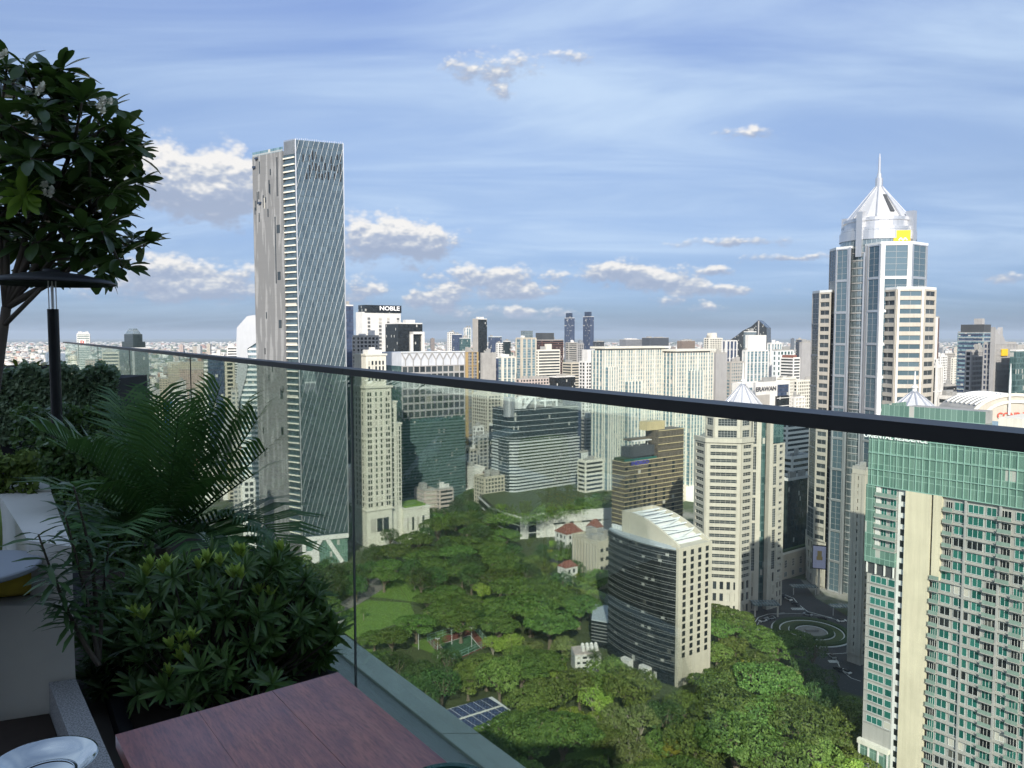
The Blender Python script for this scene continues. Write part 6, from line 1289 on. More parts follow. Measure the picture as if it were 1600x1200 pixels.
fill([(560, 1030), (640, 1030), (720, 1060), (740, 1120), (690, 1130)], ['dark'], 120, True)
fill([(800, 800), (960, 780), (1010, 800), (960, 840), (860, 850)], ['dark', 'round'], 0)
fill([(770, 788), (830, 800), (905, 790), (900, 775), (950, 770), (940, 800), (860, 826), (800, 818)], ['dark'], 0)
TZ = [(lambda x, y: x < 560, 'below the striped glass tower'), (lambda x, y: y < 870 and x < 850, 'below the pink apartments'), (lambda x, y: y < 1000 and x < 760, 'around the left lawns'), (lambda x, y: y < 1010 and x < 960, 'left of the curved black office'), (lambda x, y: x > 1105 and y < 1075, 'near the roundabout'), (lambda x, y: x < 760, 'around the tennis court'), (lambda x, y: x < 960, 'near the solar panel roof'), (lambda x, y: x < 1110, 'below the curved black office'), (lambda x, y: True, 'beside the green residence')]
TREES.sort(key=lambda q: proj((q[0], q[1], 9))[0]); cnt = {}
for x, y, kd, sc in TREES:
    px, py = proj((x, y, 9)); zn = next(z[1] for z in TZ if z[0](px, py)); k = (zn, kd); cnt[k] = cnt.get(k, 0) + 1; pr = rn.choice(PROTO[kd])
    o = link({'rain': 'rain_tree', 'round': 'park_tree', 'lime': 'lime_green_tree', 'dry': 'olive_tree', 'dark': 'dark_tree', 'yellow': 'flowering_tree'}[kd], None, loc=(x, y, 0), rz=rn.uniform(0, 6.28), label='%s from left of the %s %s' % (ordinal(cnt[k]), KDESC[kd], zn), category='tree', group='trees of the park')
    o.scale = (sc, sc, sc * rn.uniform(.9, 1.12)); link('crown', pr[0], o); link('trunk', pr[1], o)
for i, (px, py) in enumerate(((768, 800), (782, 792), (905, 786), (918, 782), (932, 778), (890, 792), (945, 776), (860, 797))):
    p = at_z(px, py, 20); kd = ('dark', 'round')[i % 2]; pr = PROTO[kd][i % 2]; o = link('roof_tree', None, loc=(p.x, p.y, 16.02), rz=i, label='%s from left of the small trees planted on the garden podium roof' % ordinal(sorted((768, 782, 905, 918, 932, 890, 945, 860)).index(px) + 1), category='tree', group='trees on the podium roof'); o.scale = (.5, .5, .45); link('crown', pr[0], o); link('trunk', pr[1], o)
# fan and feather palms
def palm_proto(seed, H, nf, Lf):
    rg = random.Random(seed); t_ = MB(); t_.tube([(0, 0, 0), (.15, .1, H * .5), (.1, 0, H)], [.3, .22, .2], 7); c = MB()
    for i in range(nf):
        th = i * 2.4; el_ = rg.uniform(-.1, .9); prev = Vector((.1, 0, H)); d0 = Vector((cos(th) * cos(el_), sin(th) * cos(el_), sin(el_) + .35)); pts = [prev]
        for k in range(7): d0 = (d0 + Vector((0, 0, -.2))).normalized(); pts.append(pts[-1] + d0 * Lf / 7)
        for k in range(1, 8):
            d0 = (pts[k] - pts[k - 1]).normalized(); sd2 = d0.cross(Vector((0, 0, 1))).normalized(); wl = Lf * .28 * sin(pi * (k + .6) / 9)
            for s_ in (-1, 1):
                for f in (0, .5):
                    q = pts[k - 1].lerp(pts[k], f); c.add([q, q + d0 * .16, q + sd2 * s_ * wl + d0 * wl * .5 - Vector((0, 0, wl * .35))], [(0, 1, 2)])
    return c.mesh('fronds', ['leaf_palm']), t_.mesh('trunk', ['bark_pale'])
PP = [palm_proto(3, 9, 22, 4.2), palm_proto(8, 11, 22, 3.6)]
for px, py, lab, s_ in ((930, 1022, 'tall feathery palm beside the small tank house', 1.), (688, 1000, 'palm standing beside the tennis court', .9), (1180, 1025, 'left palm of the pair behind the yellow flowering shrubs', 1.), (1200, 1030, 'right palm of the pair behind the yellow flowering shrubs', 1.), (568, 955, 'young palm alone on the bright lawn', .55), (950, 1178, 'pale fan palm on the shaded lawn at the bottom', .7), (905, 860, 'first palm left of the beige annex', .9), (895, 868, 'second palm left of the beige annex', .8), (885, 872, 'third palm left of the beige annex', .9), (915, 868, 'palm closest to the beige annex', .8)):
    p = at_z(px, py, 9 * s_); o = link('palm_tree', None, loc=(p.x, p.y, 0), rz=rn.random() * 6, label=lab, category='palm'); o.scale = (s_, s_, s_); pr = rn.choice(PP); link('fronds', pr[0], o); link('trunk', pr[1], o)
# roof garden shrubs on the podium: one planted mass
rg = np.random.default_rng(3); cs = []
for px, py, r_, k in ((780, 806, 9, 700), (800, 812, 8, 700), (826, 810, 8, 700), (770, 812, 6, 400), (845, 806, 8, 700), (870, 802, 9, 700), (895, 795, 10, 900), (915, 790, 9, 900), (935, 786, 8, 700), (850, 795, 8, 500)):
    c0 = at_z(px, py, 18); q = rg.normal(size=(k, 3)) * np.array([r_ * .5, r_ * .5, 1.3]); q[:, 2] = np.abs(q[:, 2]) * 1.8 + 16.1; q[:, 0] += c0.x; q[:, 1] += c0.y; cs.append(q)
cs = np.concatenate(cs); V, Fq = quads(cs, np.tile([0, 0, 1.], (len(cs), 1)), rg.uniform(.3, .7, len(cs)), .6, rg, .8)
o = link('roof_planting', np_mesh('roof_planting', V, Fq, ['leaf_round'])); o['kind'] = 'stuff'; o['label'] = 'shrubs planted over the garden podium roof'; o['category'] = 'shrubs'

# ================================================================== tennis court, solar roof, roundabout
c0 = at_z(700, 1018); ct = [at_z(x, y) for x, y in ((668, 1003), (738, 982), (762, 1010), (700, 1038))]
B = Bld('tennis_court', 'tennis court with red surround, green playing surface and mesh fence', 'tennis court', c0.xy); B.root.location.z = 0
x = MB(); x.prism([V2(p.x, p.y) for p in ct][::-1] if False else [V2(ct[3].x, ct[3].y), V2(ct[2].x, ct[2].y), V2(ct[1].x, ct[1].y), V2(ct[0].x, ct[0].y)], .15, .3); B.part('surround', x, ['court_red'])
cc = sum((V2(p.x, p.y) for p in ct), Vector()) / 4; inn = [cc + (V2(p.x, p.y) - cc) * .68 + V2(1, -3) for p in (ct[3], ct[2], ct[1], ct[0])]; x = MB(); x.prism(inn, .305, .33); B.part('playing_surface', x, ['court_green'])
for i in range(4): x = MB(); p, q = inn[i], inn[(i + 1) % 4]; x.bar((p.x, p.y, .36), (q.x, q.y, .36), .35, ht=.04); B.part('court_line', x, ['road_paint'])
for i in range(4):
    p, q = V2(*ct[i].xy), V2(*ct[(i + 1) % 4].xy)
    for z in (.9, 2.2, 3.4): x = MB(); x.bar((p.x, p.y, z), (q.x, q.y, z), .14); B.part('fence_rail', x, ['teal_frame'])
    for k in range(6): x = MB(); r_ = p.lerp(q, k / 6.); x.bar((r_.x, r_.y, .1), (r_.x, r_.y, 3.5), .16); B.part('fence_post', x, ['teal_frame'])
B.done()
for px, py, lab in ((654, 1015, 'left floodlight mast of the tennis court'), (706, 1008, 'floodlight mast behind the tennis court'), (684, 1030, 'short front floodlight mast of the tennis court'), (737, 1012, 'right floodlight mast of the tennis court')):
    p = at_z(px, py); o = link('floodlight_mast', None, loc=p, label=lab, category='light mast', group='tennis court floodlights'); x = MB(); x.tube([(0, 0, 0), (0, 0, 9)], [.14, .09], 6); link('pole', x.mesh('pole', ['steel_white']), o); x = MB(); x.box(-1, 1, -.2, .2, 9, 9.15); arm_ = link('crossarm', x.mesh('crossarm', ['steel_white']), o)
    for s_ in (-.75, .75): x = MB(); x.box(s_ - .3, s_ + .3, -.3, .25, 9.16, 9.5); link('lamp_head', x.mesh('lamp_head', ['silver']), arm_)
# solar roof
zs_ = 9; q4 = [at_z(x, y, zs_) for x, y in ((735, 1141), (808, 1117), (768, 1088), (690, 1110))]
B = Bld('solar_shed', 'low shed roofed with twelve blue solar panels, among the park trees', 'shed', q4[0].xy); o4 = [V2(p.x, p.y) for p in q4]
x = MB(); x.prism(o4, 0, 8.2); B.part('wall', x, ['warm_grey']); x = MB(); cc = sum(o4, Vector()) / 4; x.prism([cc + (p - cc) * 1.04 for p in o4], 8.25, 8.7); B.part('roof_sheet', x, ['roof_white'])
m, t, b = newmat('solar_cell'); uv = t.node('ShaderNodeUVMap').outputs[0]; gu_, gv_, _ = t.sep(uv); ln = t.math('MAXIMUM', t.math('LESS_THAN', t.math('FRACT', t.math('MULTIPLY', gu_, .9)), .08), t.math('LESS_THAN', t.math('FRACT', t.math('MULTIPLY', gv_, .9)), .08)); t.put(b.inputs['Base Color'], t.mix(ln, (.012, .02, .07), (.2, .24, .32))); b.inputs['Roughness'].default_value = .12
e1, e2 = o4[1] - o4[0], o4[3] - o4[0]
for r_ in range(2):
    for c_ in range(6):
        s0, s1 = (c_ + .05) / 6, (c_ + .95) / 6; t0, t1 = (.03, .47) if r_ == 0 else (.53, .97); x = MB(); x.prism([o4[0] + e1 * s0 + e2 * t0, o4[0] + e1 * s1 + e2 * t0, o4[0] + e1 * s1 + e2 * t1, o4[0] + e1 * s0 + e2 * t1], 8.85, 8.95); B.part('solar_panel', x, ['solar_cell'])
x = MB(); x.prism([o4[0] + e2 * .475, o4[1] + e2 * .475, o4[1] + e2 * .525, o4[0] + e2 * .525], 8.72, 9.02); B.part('walkway', x, ['cream_stone']); B.done()
# grey guard house near the lawn
p = at_z(520, 985); B = Bld('guard_house', 'small grey gatehouse with dark hipped roof beside the lawn', 'hut', p.xy); x = MB(); x.box(p.x - 4, p.x + 4, p.y - 3, p.y + 3, 0, 4); B.part('wall', x, ['white_paint']); x = MB(); x.prism([V2(p.x - 5, p.y - 4), V2(p.x + 5, p.y - 4), V2(p.x + 5, p.y + 4), V2(p.x - 5, p.y + 4)], 4.02, 6.5, top=.4); B.part('hip_roof', x, ['warm_grey']); B.done()
# driveway
sheet('driveway', [at_z(x, y) for x, y in ((1150, 925), (1215, 905), (1250, 905), (1275, 935), (1345, 975), (1350, 1090), (1300, 1075), (1250, 1045), (1200, 1010), (1165, 975), (1130, 950))], .14, 'asphalt')
RC = at_z(1268, 988); RV = Vector((RC.x, RC.y, 0))
def ring(name, r0, r1, z0, z1, mat, parent=None, n=56, a0=0, a1=2 * pi):
    x = MB(); x.lathe([(r0, z0), (r0, z1), (r1, z1), (r1, z0)], (0, 0, 0), n, a0=a0, a1=a1); return link(name, x.mesh(name, [mat]), parent)
B = link('roundabout', None, loc=(RC.x, RC.y, 0), label='oval roundabout garden with concentric hedges and pale kerbs in shade', category='roundabout')
ring('kerb', 17.6, 18.2, .14, .5, 'road_paint', B); ring('hedge_ring', 14.8, 17.4, .14, 1.1, 'hedge_green', B); ring('kerb', 14, 14.5, .14, .55, 'road_paint', B); ring('grass_ring', 10.6, 13.9, .14, .4, 'park_soil', B); ring('kerb', 10, 10.4, .14, .6, 'road_paint', B); ring('hedge_ring', 7.6, 9.8, .14, 1.3, 'hedge_green', B); ring('kerb', 6.8, 7.2, .14, .6, 'road_paint', B)
x = MB(); x.lathe([(6.6, .14), (6.6, .5), (0, .5)], (0, 0, 0), 40); link('fountain_basin', x.mesh('fountain_basin', ['paving']), B); x = MB(); x.box(-3, 3, -1, 1, .52, 1.6); link('fountain_wall', x.mesh('fountain_wall', ['paving']), B)
for o_ in (('lane_line', 24.2, 24.5, .6, 3.6), ('lane_line', 24.6, 24.9, 4.0, 5.9)):
    x = MB(); x.lathe([(o_[1], .149), (o_[2], .149)], (RC.x, RC.y, 0), 40, a0=o_[3], a1=o_[4]); q = link(o_[0], x.mesh(o_[0], ['road_paint'])); q['kind'] = 'structure'
def poly_line(name, pts, wd, mat='road_paint', z=.15):
    x = MB()
    for i in range(len(pts) - 1):
        p, q = at_z(*pts[i]), at_z(*pts[i + 1]); d_ = V2(*(q - p).xy).normalized(); nn = V2(-d_.y, d_.x) * wd / 2; x.add([(p.x - nn.x, p.y - nn.y, z), (p.x + nn.x, p.y + nn.y, z), (q.x + nn.x, q.y + nn.y, z), (q.x - nn.x, q.y - nn.y, z)], [(3, 2, 1, 0)])
    q = link(name, x.mesh(name, [mat])); q['kind'] = 'structure'
poly_line('lane_line', [(1222, 928), (1240, 935), (1248, 945), (1262, 956), (1300, 966)], .45); poly_line('lane_line', [(1180, 972), (1185, 965), (1200, 960), (1226, 958)], .5); poly_line('lane_line', [(1306, 1030), (1315, 1048), (1330, 1060), (1345, 1065)], .4)
for i in range(8): poly_line('crossing_stripe', [(1236 + 2.4 * i, 950), (1239 + 2.4 * i, 953.5)], .5); poly_line('crossing_stripe', [(1294 + 1.9 * i, 1032), (1297 + 1.9 * i, 1036)], .5)
for i, (px, py) in enumerate(((1257, 1004), (1263, 1012), (1269, 1013), (1276, 1016), (1281, 1017))):
    p = at_z(px, py + 2); o = link('flagpole', None, loc=p, label='%s from left of the white flagpoles in front of the roundabout' % ordinal(i + 1), category='flagpole', group='white flagpoles'); x = MB(); x.tube([(0, 0, 0), (0, 0, 6)], [.14, .09], 6); link('pole', x.mesh('pole', ['steel_white']), o); x = MB(); x.lathe([(.4, 0), (.4, .4), (0, .4)], n=8); link('foot', x.mesh('foot', ['paving']), o)
# entrance canopies beside the road
for px, py, lab in ((1255, 928, 'dark glass canopy over the annex entrance'), (1318, 960, 'pale flat canopy at the spired tower entrance')):
    p = at_z(px, py); o = link('entrance_canopy', None, loc=p, label=lab, category='canopy'); x = MB(); x.box(-7, 7, -2.5, 2.5, 4.2, 4.6); link('roof_slab', x.mesh('roof_slab', ['glass_silver']), o)
    for sx in (-6, 6): x = MB(); x.box(sx - .2, sx + .2, -2, -1.6, 0, 4.19); link('post', x.mesh('post', ['panel_grey']), o)
CARS = []
def car(px, py, col, lab, rz):
    p = at_z(px, py); o = link('parked_car', None, loc=(p.x, p.y, .15), rz=rz, label=lab, category='car', group='cars by the towers'); x = MB(); x.box(-2.2, 2.2, -.9, .9, .35, .95); bo = link('body', x.mesh('body', [col]), o); x = MB(); x.prism([V2(-1.5, -.82), V2(1.1, -.82), V2(1.1, .82), V2(-1.5, .82)], .96, 1.5, top=.78); link('cabin', x.mesh('cabin', ['pane_black']), o)
    for sx in (-1.35, 1.35):
        for sy in (-.86, .86): x = MB(); x.tube([(sx, sy - .1, .33), (sx, sy + .1, .33)], .33, 10); link('wheel', x.mesh('wheel', ['black_metal']), o)
CARS = [(1232, 938, 'white_paint', 1.9, 0), (1243, 946, 'dark_grey', 2.0, 1), (1262, 962, 'silver', 2.4, 2), (1222, 932, 'navy', 1.9, 3), (1205, 968, 'silver', .4, 4), (1322, 1052, 'white_paint', 2.0, 5), (1285, 968, 'black_metal', 2.6, 6)]
car(1192, 972, 'white_paint', 'white car standing left of the roundabout in sunlight', .5); car(1315, 972, 'white_paint', 'white car under the pale entrance canopy', .2); car(1310, 1048, 'dark_grey', 'dark car on the shaded drive below the flagpoles', 1.9); car(1300, 1028, 'silver', 'silver car beside the crosswalk on the shaded drive', 1.7)

CL = ['white car entering the drive past the stone annex', 'dark car by the upper crossing stripes', 'silver car passing behind the roundabout', 'navy car on the lane beside the octagonal tower', 'silver car at the left rim of the roundabout', 'white car on the drive nearest the green residence', 'black car under the spired tower front']
for px, py, cl, rz_, i in CARS: car(px, py, cl, CL[i], rz_)
# ================================================================== the terrace
RA = radians(33.8); eb = V2(-sin(RA), cos(RA)); en = V2(cos(RA), sin(RA))          # along the rail (away to the left) / outward
def TP(s, n, z=0.): p = eb * s + en * n; return Vector((p.x, p.y, EYE + z))
FLOOR = -1.65; PR = 1.33
wallmat('terrace_tile', (.16, .14, .125), rough=.6, amt=.3, scale=1.5, streak=0); wallmat('ledge_stone', (.80, .79, .67), rough=.85, amt=.25, scale=2.2, streak=0, bump=.2, fine=.15); wallmat('gutter_grey', (.50, .49, .46), rough=.8, amt=.12, scale=1.2, streak=0, fine=.1); wallmat('rail_metal', (.035, .034, .034), rough=.45, metal=.35, amt=.2, scale=3, streak=0)
wallmat('host_wall', (.76, .73, .66)); wallmat('planter_dark', (.03, .03, .035), rough=.8, scale=2); wallmat('white_render', (.62, .60, .56), rough=.85, amt=.12, scale=2.5, streak=.1, bump=.15, fine=.05); wallmat('soil', (.035, .025, .02), rough=.95, scale=4, amt=.4, bump=.4)
# host tower under and behind the camera (its upper storeys shade the terrace)
B = Bld('host_tower', 'tower whose rooftop terrace the view is taken from', 'tower', (0, -10))
def tb(mb, s0, s1, n0, n1, z0, z1):
    q = [eb * s0 + en * n1, eb * s1 + en * n1, eb * s1 + en * n0, eb * s0 + en * n0]; q = [V2(p.x, p.y) for p in q]; mb.hexa([Vector((p.x, p.y, EYE + z0)) for p in q] + [Vector((p.x, p.y, EYE + z1)) for p in q])
x = MB(); tb(x, -26, 30, -18, 1.36, -140, -1.85); B.part('wall', x, ['host_wall'])
x = MB(); x.box(-16, 25, -24, -4, 138, 149.5); B.part('upper_storeys', x, ['host_wall'])  # unseen walls, kept pale to bounce sky light onto the terrace
for i in range(8): x = MB(); x.box(-15 + 5 * i, -11.5 + 5 * i, -3.98, -3.9, 139, 144); B.part('window', x, ['pane_dark'])
B.done()
x = MB(); tb(x, -8, 26, -8, 1.28, -.12 + FLOOR, FLOOR); link('terrace_floor', x.mesh('terrace_floor', ['terrace_tile']), kind='structure')
o = link('outer_ledge', None, label='pale weathered stone ledge outside the glass balustrade', category='ledge', loc=TP(0, 1.8, -2.05))
LB = Vector(o.location)
def tpart(root, name, mat, s0, s1, n0, n1, z0, z1, smooth=False):
    x = MB(); tb(x, s0, s1, n0, n1, z0, z1); l_ = Vector(root.location); x.v = [tuple(Vector(p) - l_) for p in x.v]; return link(name, x.mesh(name, [mat]), root)

lz = -1.76
def lp(px, py): p = at_z(px, py, EYE + lz); return V2(p.x, p.y)
oA, oB = lp(822, 1200), lp(530, 985); iA, iB = lp(757, 1200), lp(565, 1047); od = (oB - oA).normalized(); idr = (iB - iA).normalized()
def lpart(name, mat, pts, z0, z1):
    x = MB(); x.prism(pts, EYE + z0, EYE + z1); l_ = Vector(o.location); x.v = [tuple(Vector(p) - l_) for p in x.v]; link(name, x.mesh(name, [mat]), o)
jn = lp(743, 1148); sj = (jn - oA).dot(od)
for i in range(-3, 9):
    s0, s1 = sj + 1.75 * i + .004, sj + 1.75 * (i + 1) - .004; lpart('coping_stone', 'ledge_stone', [oA + od * s0, oA + od * s1, iA + idr * s1, iA + idr * s0], lz - .12, lz)
gi = [eb * -4 + en * 1.345, iA + idr * -5, iA + idr * 16, eb * 18 + en * 1.345]; lpart('gutter', 'gutter_grey', gi, lz - .1, lz - .015)
# balustrade
m, t, b = newmat('balustrade_glass'); t.n.remove(b); tr = t.node('ShaderNodeBsdfTransparent'); tr.inputs[0].default_value = (.925, .972, .945, 1); gl = t.node('ShaderNodeBsdfGlossy'); gl.inputs[0].default_value = (.9, 1, .95, 1); gl.inputs['Roughness'].default_value = .02
fr = t.node('ShaderNodeFresnel'); fr.inputs[0].default_value = 1.35; df = t.node('ShaderNodeBsdfDiffuse'); df.inputs[0].default_value = (.5, .55, .5, 1); nz = t.noise(t.node('ShaderNodeNewGeometry').outputs['Position'], 3, 5)
mx0 = t.node('ShaderNodeMixShader'); t.put(mx0.inputs[0], t.math('MULTIPLY', t.smooth(nz, .45, .85), .03)); t.l.new(tr.outputs[0], mx0.inputs[1]); t.l.new(df.outputs[0], mx0.inputs[2])
mx = t.node('ShaderNodeMixShader'); t.put(mx.inputs[0], t.math('MULTIPLY', fr.outputs[0], .55)); t.l.new(mx0.outputs[0], mx.inputs[1]); t.l.new(gl.outputs[0], mx.inputs[2]); t.l.new(mx.outputs[0], t.n['Material Output'].inputs[0])
wallmat('joint_grey', (.12, .13, .13), rough=.4, streak=0)
RZ = -.149
o = link('glass_balustrade', None, label='frameless glass balustrade with dark metal handrail along the terrace edge', category='balustrade', loc=TP(0, PR, FLOOR))
j0 = 2.74 * 1.6 / 1.15 / 1.0
SJ = []
for px in (549, 297, 200):
    d_ = ray(px, 560); k = PR / (d_.x * en.x + d_.y * en.y); SJ.append((d_.x * eb.x + d_.y * eb.y) * k)
stp = SJ[1] - SJ[0]; bounds = [SJ[0] - 2 * stp, SJ[0] - stp, SJ[0], SJ[1], SJ[1] + stp, SJ[1] + 2 * stp, SJ[1] + 3 * stp, SJ[1] + 4 * stp]
for i in range(len(bounds) - 1): tpart(o, 'glass_panel', 'balustrade_glass', bounds[i] + .008, bounds[i + 1] - .008, PR, PR + .0005, FLOOR - .16, RZ - .025)
for s_ in bounds[1:-1]: tpart(o, 'glass_joint', 'joint_grey', s_ - .005, s_ + .005, PR - .003, PR + .005, FLOOR - .16, RZ - .026)
x = MB(); hw = .042
for i in range(len(bounds) - 1): tpart(o, 'handrail', 'rail_metal', bounds[i] + .0015, bounds[i + 1] - .0015, PR - hw, PR + hw, RZ - .028, RZ)
tpart(o, 'base_channel', 'rail_metal', bounds[0], bounds[-1], PR - .03, PR + .03, FLOOR - .2, FLOOR - .16)

# wooden table in front
zt_ = -.87; P1, P2, P3 = at_z(528, 1050, EYE + zt_), at_z(180, 1148, EYE + zt_), at_z(690, 1200, EYE + zt_)
eu = (P2 - P1); Wt = eu.length; eu.normalize(); ev = (P3 - P1); ev -= eu * ev.dot(eu); ev.normalize(); Lt = .95
m, t, b = newmat('table_wood'); uv = t.node('ShaderNodeTexCoord').outputs['Object']; mp = t.node('ShaderNodeMapping'); t.put(mp.inputs[0], uv); mp.inputs['Scale'].default_value = (9, 1.1, 1)
g1 = t.noise(mp.outputs[0], 2.6, 8, .7, .8); g2 = t.noise(mp.outputs[0], 22, 4, .7); ob = t.node('ShaderNodeObjectInfo').outputs['Random']; bl = t.noise(uv, 2.6, 3)
c = t.ramp(g1, [(0, (.07, .022, .018)), (.38, (.24, .068, .052)), (.56, (.40, .13, .085)), (1, (.55, .24, .15))]); c = t.mix(t.math('MULTIPLY', t.smooth(g2, .4, .7), .55), c, (.06, .02, .018)); c = t.mix(t.math('MULTIPLY', t.smooth(bl, .4, .75), .30), c, (.20, .15, .21)); t.put(b.inputs['Base Color'], c)  # lilac blotches mixed into the colour stand in for reflected sky
t.put(b.inputs['Roughness'], t.math('ADD', .26, t.math('MULTIPLY', g1, .2))); bp = t.node('ShaderNodeBump'); bp.inputs['Strength'].default_value = .12; bp.inputs['Distance'].default_value = .004; t.put(bp.inputs['Height'], g2); t.put(b.inputs['Normal'], bp.outputs[0])
b.inputs['Coat Weight'].default_value = .4; b.inputs['Coat Roughness'].default_value = .2; b.inputs['Coat Tint'].default_value = (1, .95, .98, 1)
tc = P1 + eu * Wt / 2 + ev * Lt / 2; o = link('wooden_table', None, loc=(tc.x, tc.y, EYE + FLOOR), label='reddish stained wooden plank table in front, close to the glass', category='table')
ang = atan2(-ev.y, -ev.x) - pi / 2; Ux, Uy = V2(cos(ang), sin(ang)), V2(-sin(ang), cos(ang)); np_ = 3; hgt = zt_ - FLOOR; sgn = 1 if eu.dot(Ux) > 0 else -1
for i in range(np_):
    w0, w1 = -Wt / 2 + Wt * i / np_, -Wt / 2 + Wt * (i + 1) / np_; x = MB(); x.box(w0 + .0004, w1 - .0004, -Lt / 2, Lt / 2, hgt - .03, hgt - .0003 * (i % 2)); link('plank', x.mesh('plank', ['table_wood']), o, rz=ang)
x = MB(); x.tube([(0, 0, .03), (0, 0, hgt - .035)], .04, 14); link('pedestal', x.mesh('pedestal', ['black_metal']), o); x = MB(); x.lathe([(.24, 0), (.24, .015), (.05, .035), (0, .035)]); link('base_plate', x.mesh('base_plate', ['black_metal']), o)
# chair behind it
wallmat('chair_grey', (.14, .17, .20), rough=.55, streak=0, amt=.08)
c0 = at_z(325, 1135, EYE - .95); o = link('curved_chair', None, loc=(c0.x, c0.y, EYE + FLOOR), label='blue-grey chair with curved back tucked behind the wooden table', category='chair'); x = MB(); hb = -.95 - FLOOR; n = 16
rim = []
fwd = (eu * 1.0).normalized(); sd_ = V2(-fwd.y, fwd.x)
dirv = (P2 - P1).normalized(); cen = Vector((0, 0, 0))
for i in range(n + 1):
    th = pi * i / n; u_ = max(-1, min(1, 1.25 * cos(th))) * .16; v_ = sin(th) * .075; rim.append(Vector((dirv.x * u_ - ev.x * v_, dirv.y * u_ - ev.y * v_, 0)))
for i in range(n):
    p, q = rim[i], rim[i + 1]; k = .84; x.hexa([Vector((p.x * k, p.y * k, hb - .34)), Vector((q.x * k, q.y * k, hb - .34)), Vector((q.x * k * .93, q.y * k * .93, hb - .34)), Vector((p.x * k * .93, p.y * k * .93, hb - .34)), Vector((p.x, p.y, hb)), Vector((q.x, q.y, hb)), Vector((q.x * .9, q.y * .9, hb)), Vector((p.x * .9, p.y * .9, hb))])
link('backrest', x.mesh('backrest', ['chair_grey']), o); x = MB(); st_ = [r_ * .8 for r_ in rim] + [r_ * .8 + ev * .2 for r_ in (rim[-1], rim[0])]; x.prism([V2(p.x, p.y) for p in st_], hb - .36, hb - .32); link('seat', x.mesh('seat', ['chair_grey']), o)
for i in (1, 5, 11, 15): x = MB(); p = rim[i] * .72; x.tube([(p.x, p.y, 0), (p.x, p.y, hb - .36)], .012, 8); link('leg', x.mesh('leg', ['black_metal']), o)
# green glass edge of a dish at the bottom of the frame
wallmat('green_glaze', (.01, .06, .045), rough=.15, streak=0); gp = at_z(700, 1243, EYE + zt_ + .012)
o = link('green_plate', None, loc=gp - Vector((0, 0, .012)), label='dark green glazed plate rim at the bottom edge of the picture', category='plate'); x = MB(); x.lathe([(0, .001), (.05, .001), (.085, .02), (.09, .021), (.052, .008), (0, .008)], n=40); link('dish', x.mesh('dish', ['green_glaze'], True), o); x = MB(); x.lathe([(.083, .0205), (.0935, .0225), (.0935, .0195), (.083, .019)], n=40); link('rim', x.mesh('rim', ['green_glaze'], True), o)

# --- left side: white bench wall, planter, cushion, round table, granite kerb, bowl
def px_box(B_, name, mat, pts, z0, z1):
    x = MB(); x.prism(pts, EYE + z0, EYE + z1); l_ = Vector(B_.location); x.v = [tuple(Vector(p) - l_) for p in x.v]; return link(name, x.mesh(name, [mat]), B_)
def fp(px, py, z): p = at_z(px, py, EYE + z); return V2(p.x, p.y)
K0 = fp(118, 1058, -1.3)
o = link('white_bench', None, loc=(K0.x, K0.y, EYE + FLOOR), label='white rendered bench and planter wall on the left', category='bench')
bz = -.93
A = fp(118, 960, bz); 
wx = -eb * 0 + V2(-1, 0)
# upright wall face: near corner at pixel 118, runs left along the picture plane, away along the rail
nb0 = K0; L_ = 1.6
px_box(o, 'front_wall', 'white_render', [nb0 + V2(-L_, -.05), nb0, nb0 + eb * .26 , nb0 + V2(-L_, .2)], FLOOR, -1.02)
px_box(o, 'side_wall', 'white_render', [nb0 + V2(-.17, .02) + eb * .1, nb0 + V2(.002, 0.004) + eb * .02, nb0 + eb * 1.25 + V2(0, 0), nb0 + eb * 1.25 + V2(-.26, -.02)], -1.015, -.80)
px_box(o, 'back_wall', 'white_render', [nb0 + eb * 1.252 + V2(-1.3, -.1), nb0 + eb * 1.252, nb0 + eb * 1.5, nb0 + eb * 1.5 + V2(-1.3, -.1)], -1.4, -.79)
px_box(o, 'seat', 'white_render', [nb0 + V2(-L_, .21), nb0 + eb * .27 + V2(-.02, 0), nb0 + eb * 1.2 + V2(-.05, 0), nb0 + V2(-L_, 1.1)], FLOOR, -1.03)
wallmat('cushion_yellow', (.52, .38, .05), rough=.9, amt=.15, scale=8, streak=0, bump=.3); 
cu = at_z(5, 945, EYE - 1.0); o = link('yellow_cushion', None, loc=(cu.x, cu.y, cu.z - .0), label='mustard yellow cushion on the white bench under the round table', category='cushion')
def cushion(w_, h_, d_):
    x = MB(); n = 10; vs = []
    for s_ in (-1, 1):
        for i in range(n + 1):
            for j in range(n + 1):
                u, v = i / n * 2 - 1, j / n * 2 - 1; e = (1 - u ** 4) * (1 - v ** 4); vs.append((u * w_ / 2 * (1 - .08 * v * v), s_ * d_ / 2 * max(e, 0) ** .5, v * h_ / 2 * (1 - .08 * u * u) + h_ / 2))
    k = (n + 1) ** 2; fs = []
    for i in range(n):
        for j in range(n): a_ = i * (n + 1) + j; fs += [(a_, a_ + n + 1, a_ + n + 2, a_ + 1), (k + a_, k + a_ + 1, k + a_ + n + 2, k + a_ + n + 1)]
    x.add(vs, fs); return x
c_ = link('cover', cushion(.36, .17, .2).mesh('cover', ['cushion_yellow'], True), o); c_.location = (-.15, .16, -.03); c_.rotation_euler = (-.12, 0, .15); x = MB(); x.tube([(-.31, .03, .03), (-.31, .07, .2)], .006, 6); link('piping', x.mesh('piping', ['cushion_yellow']), o)
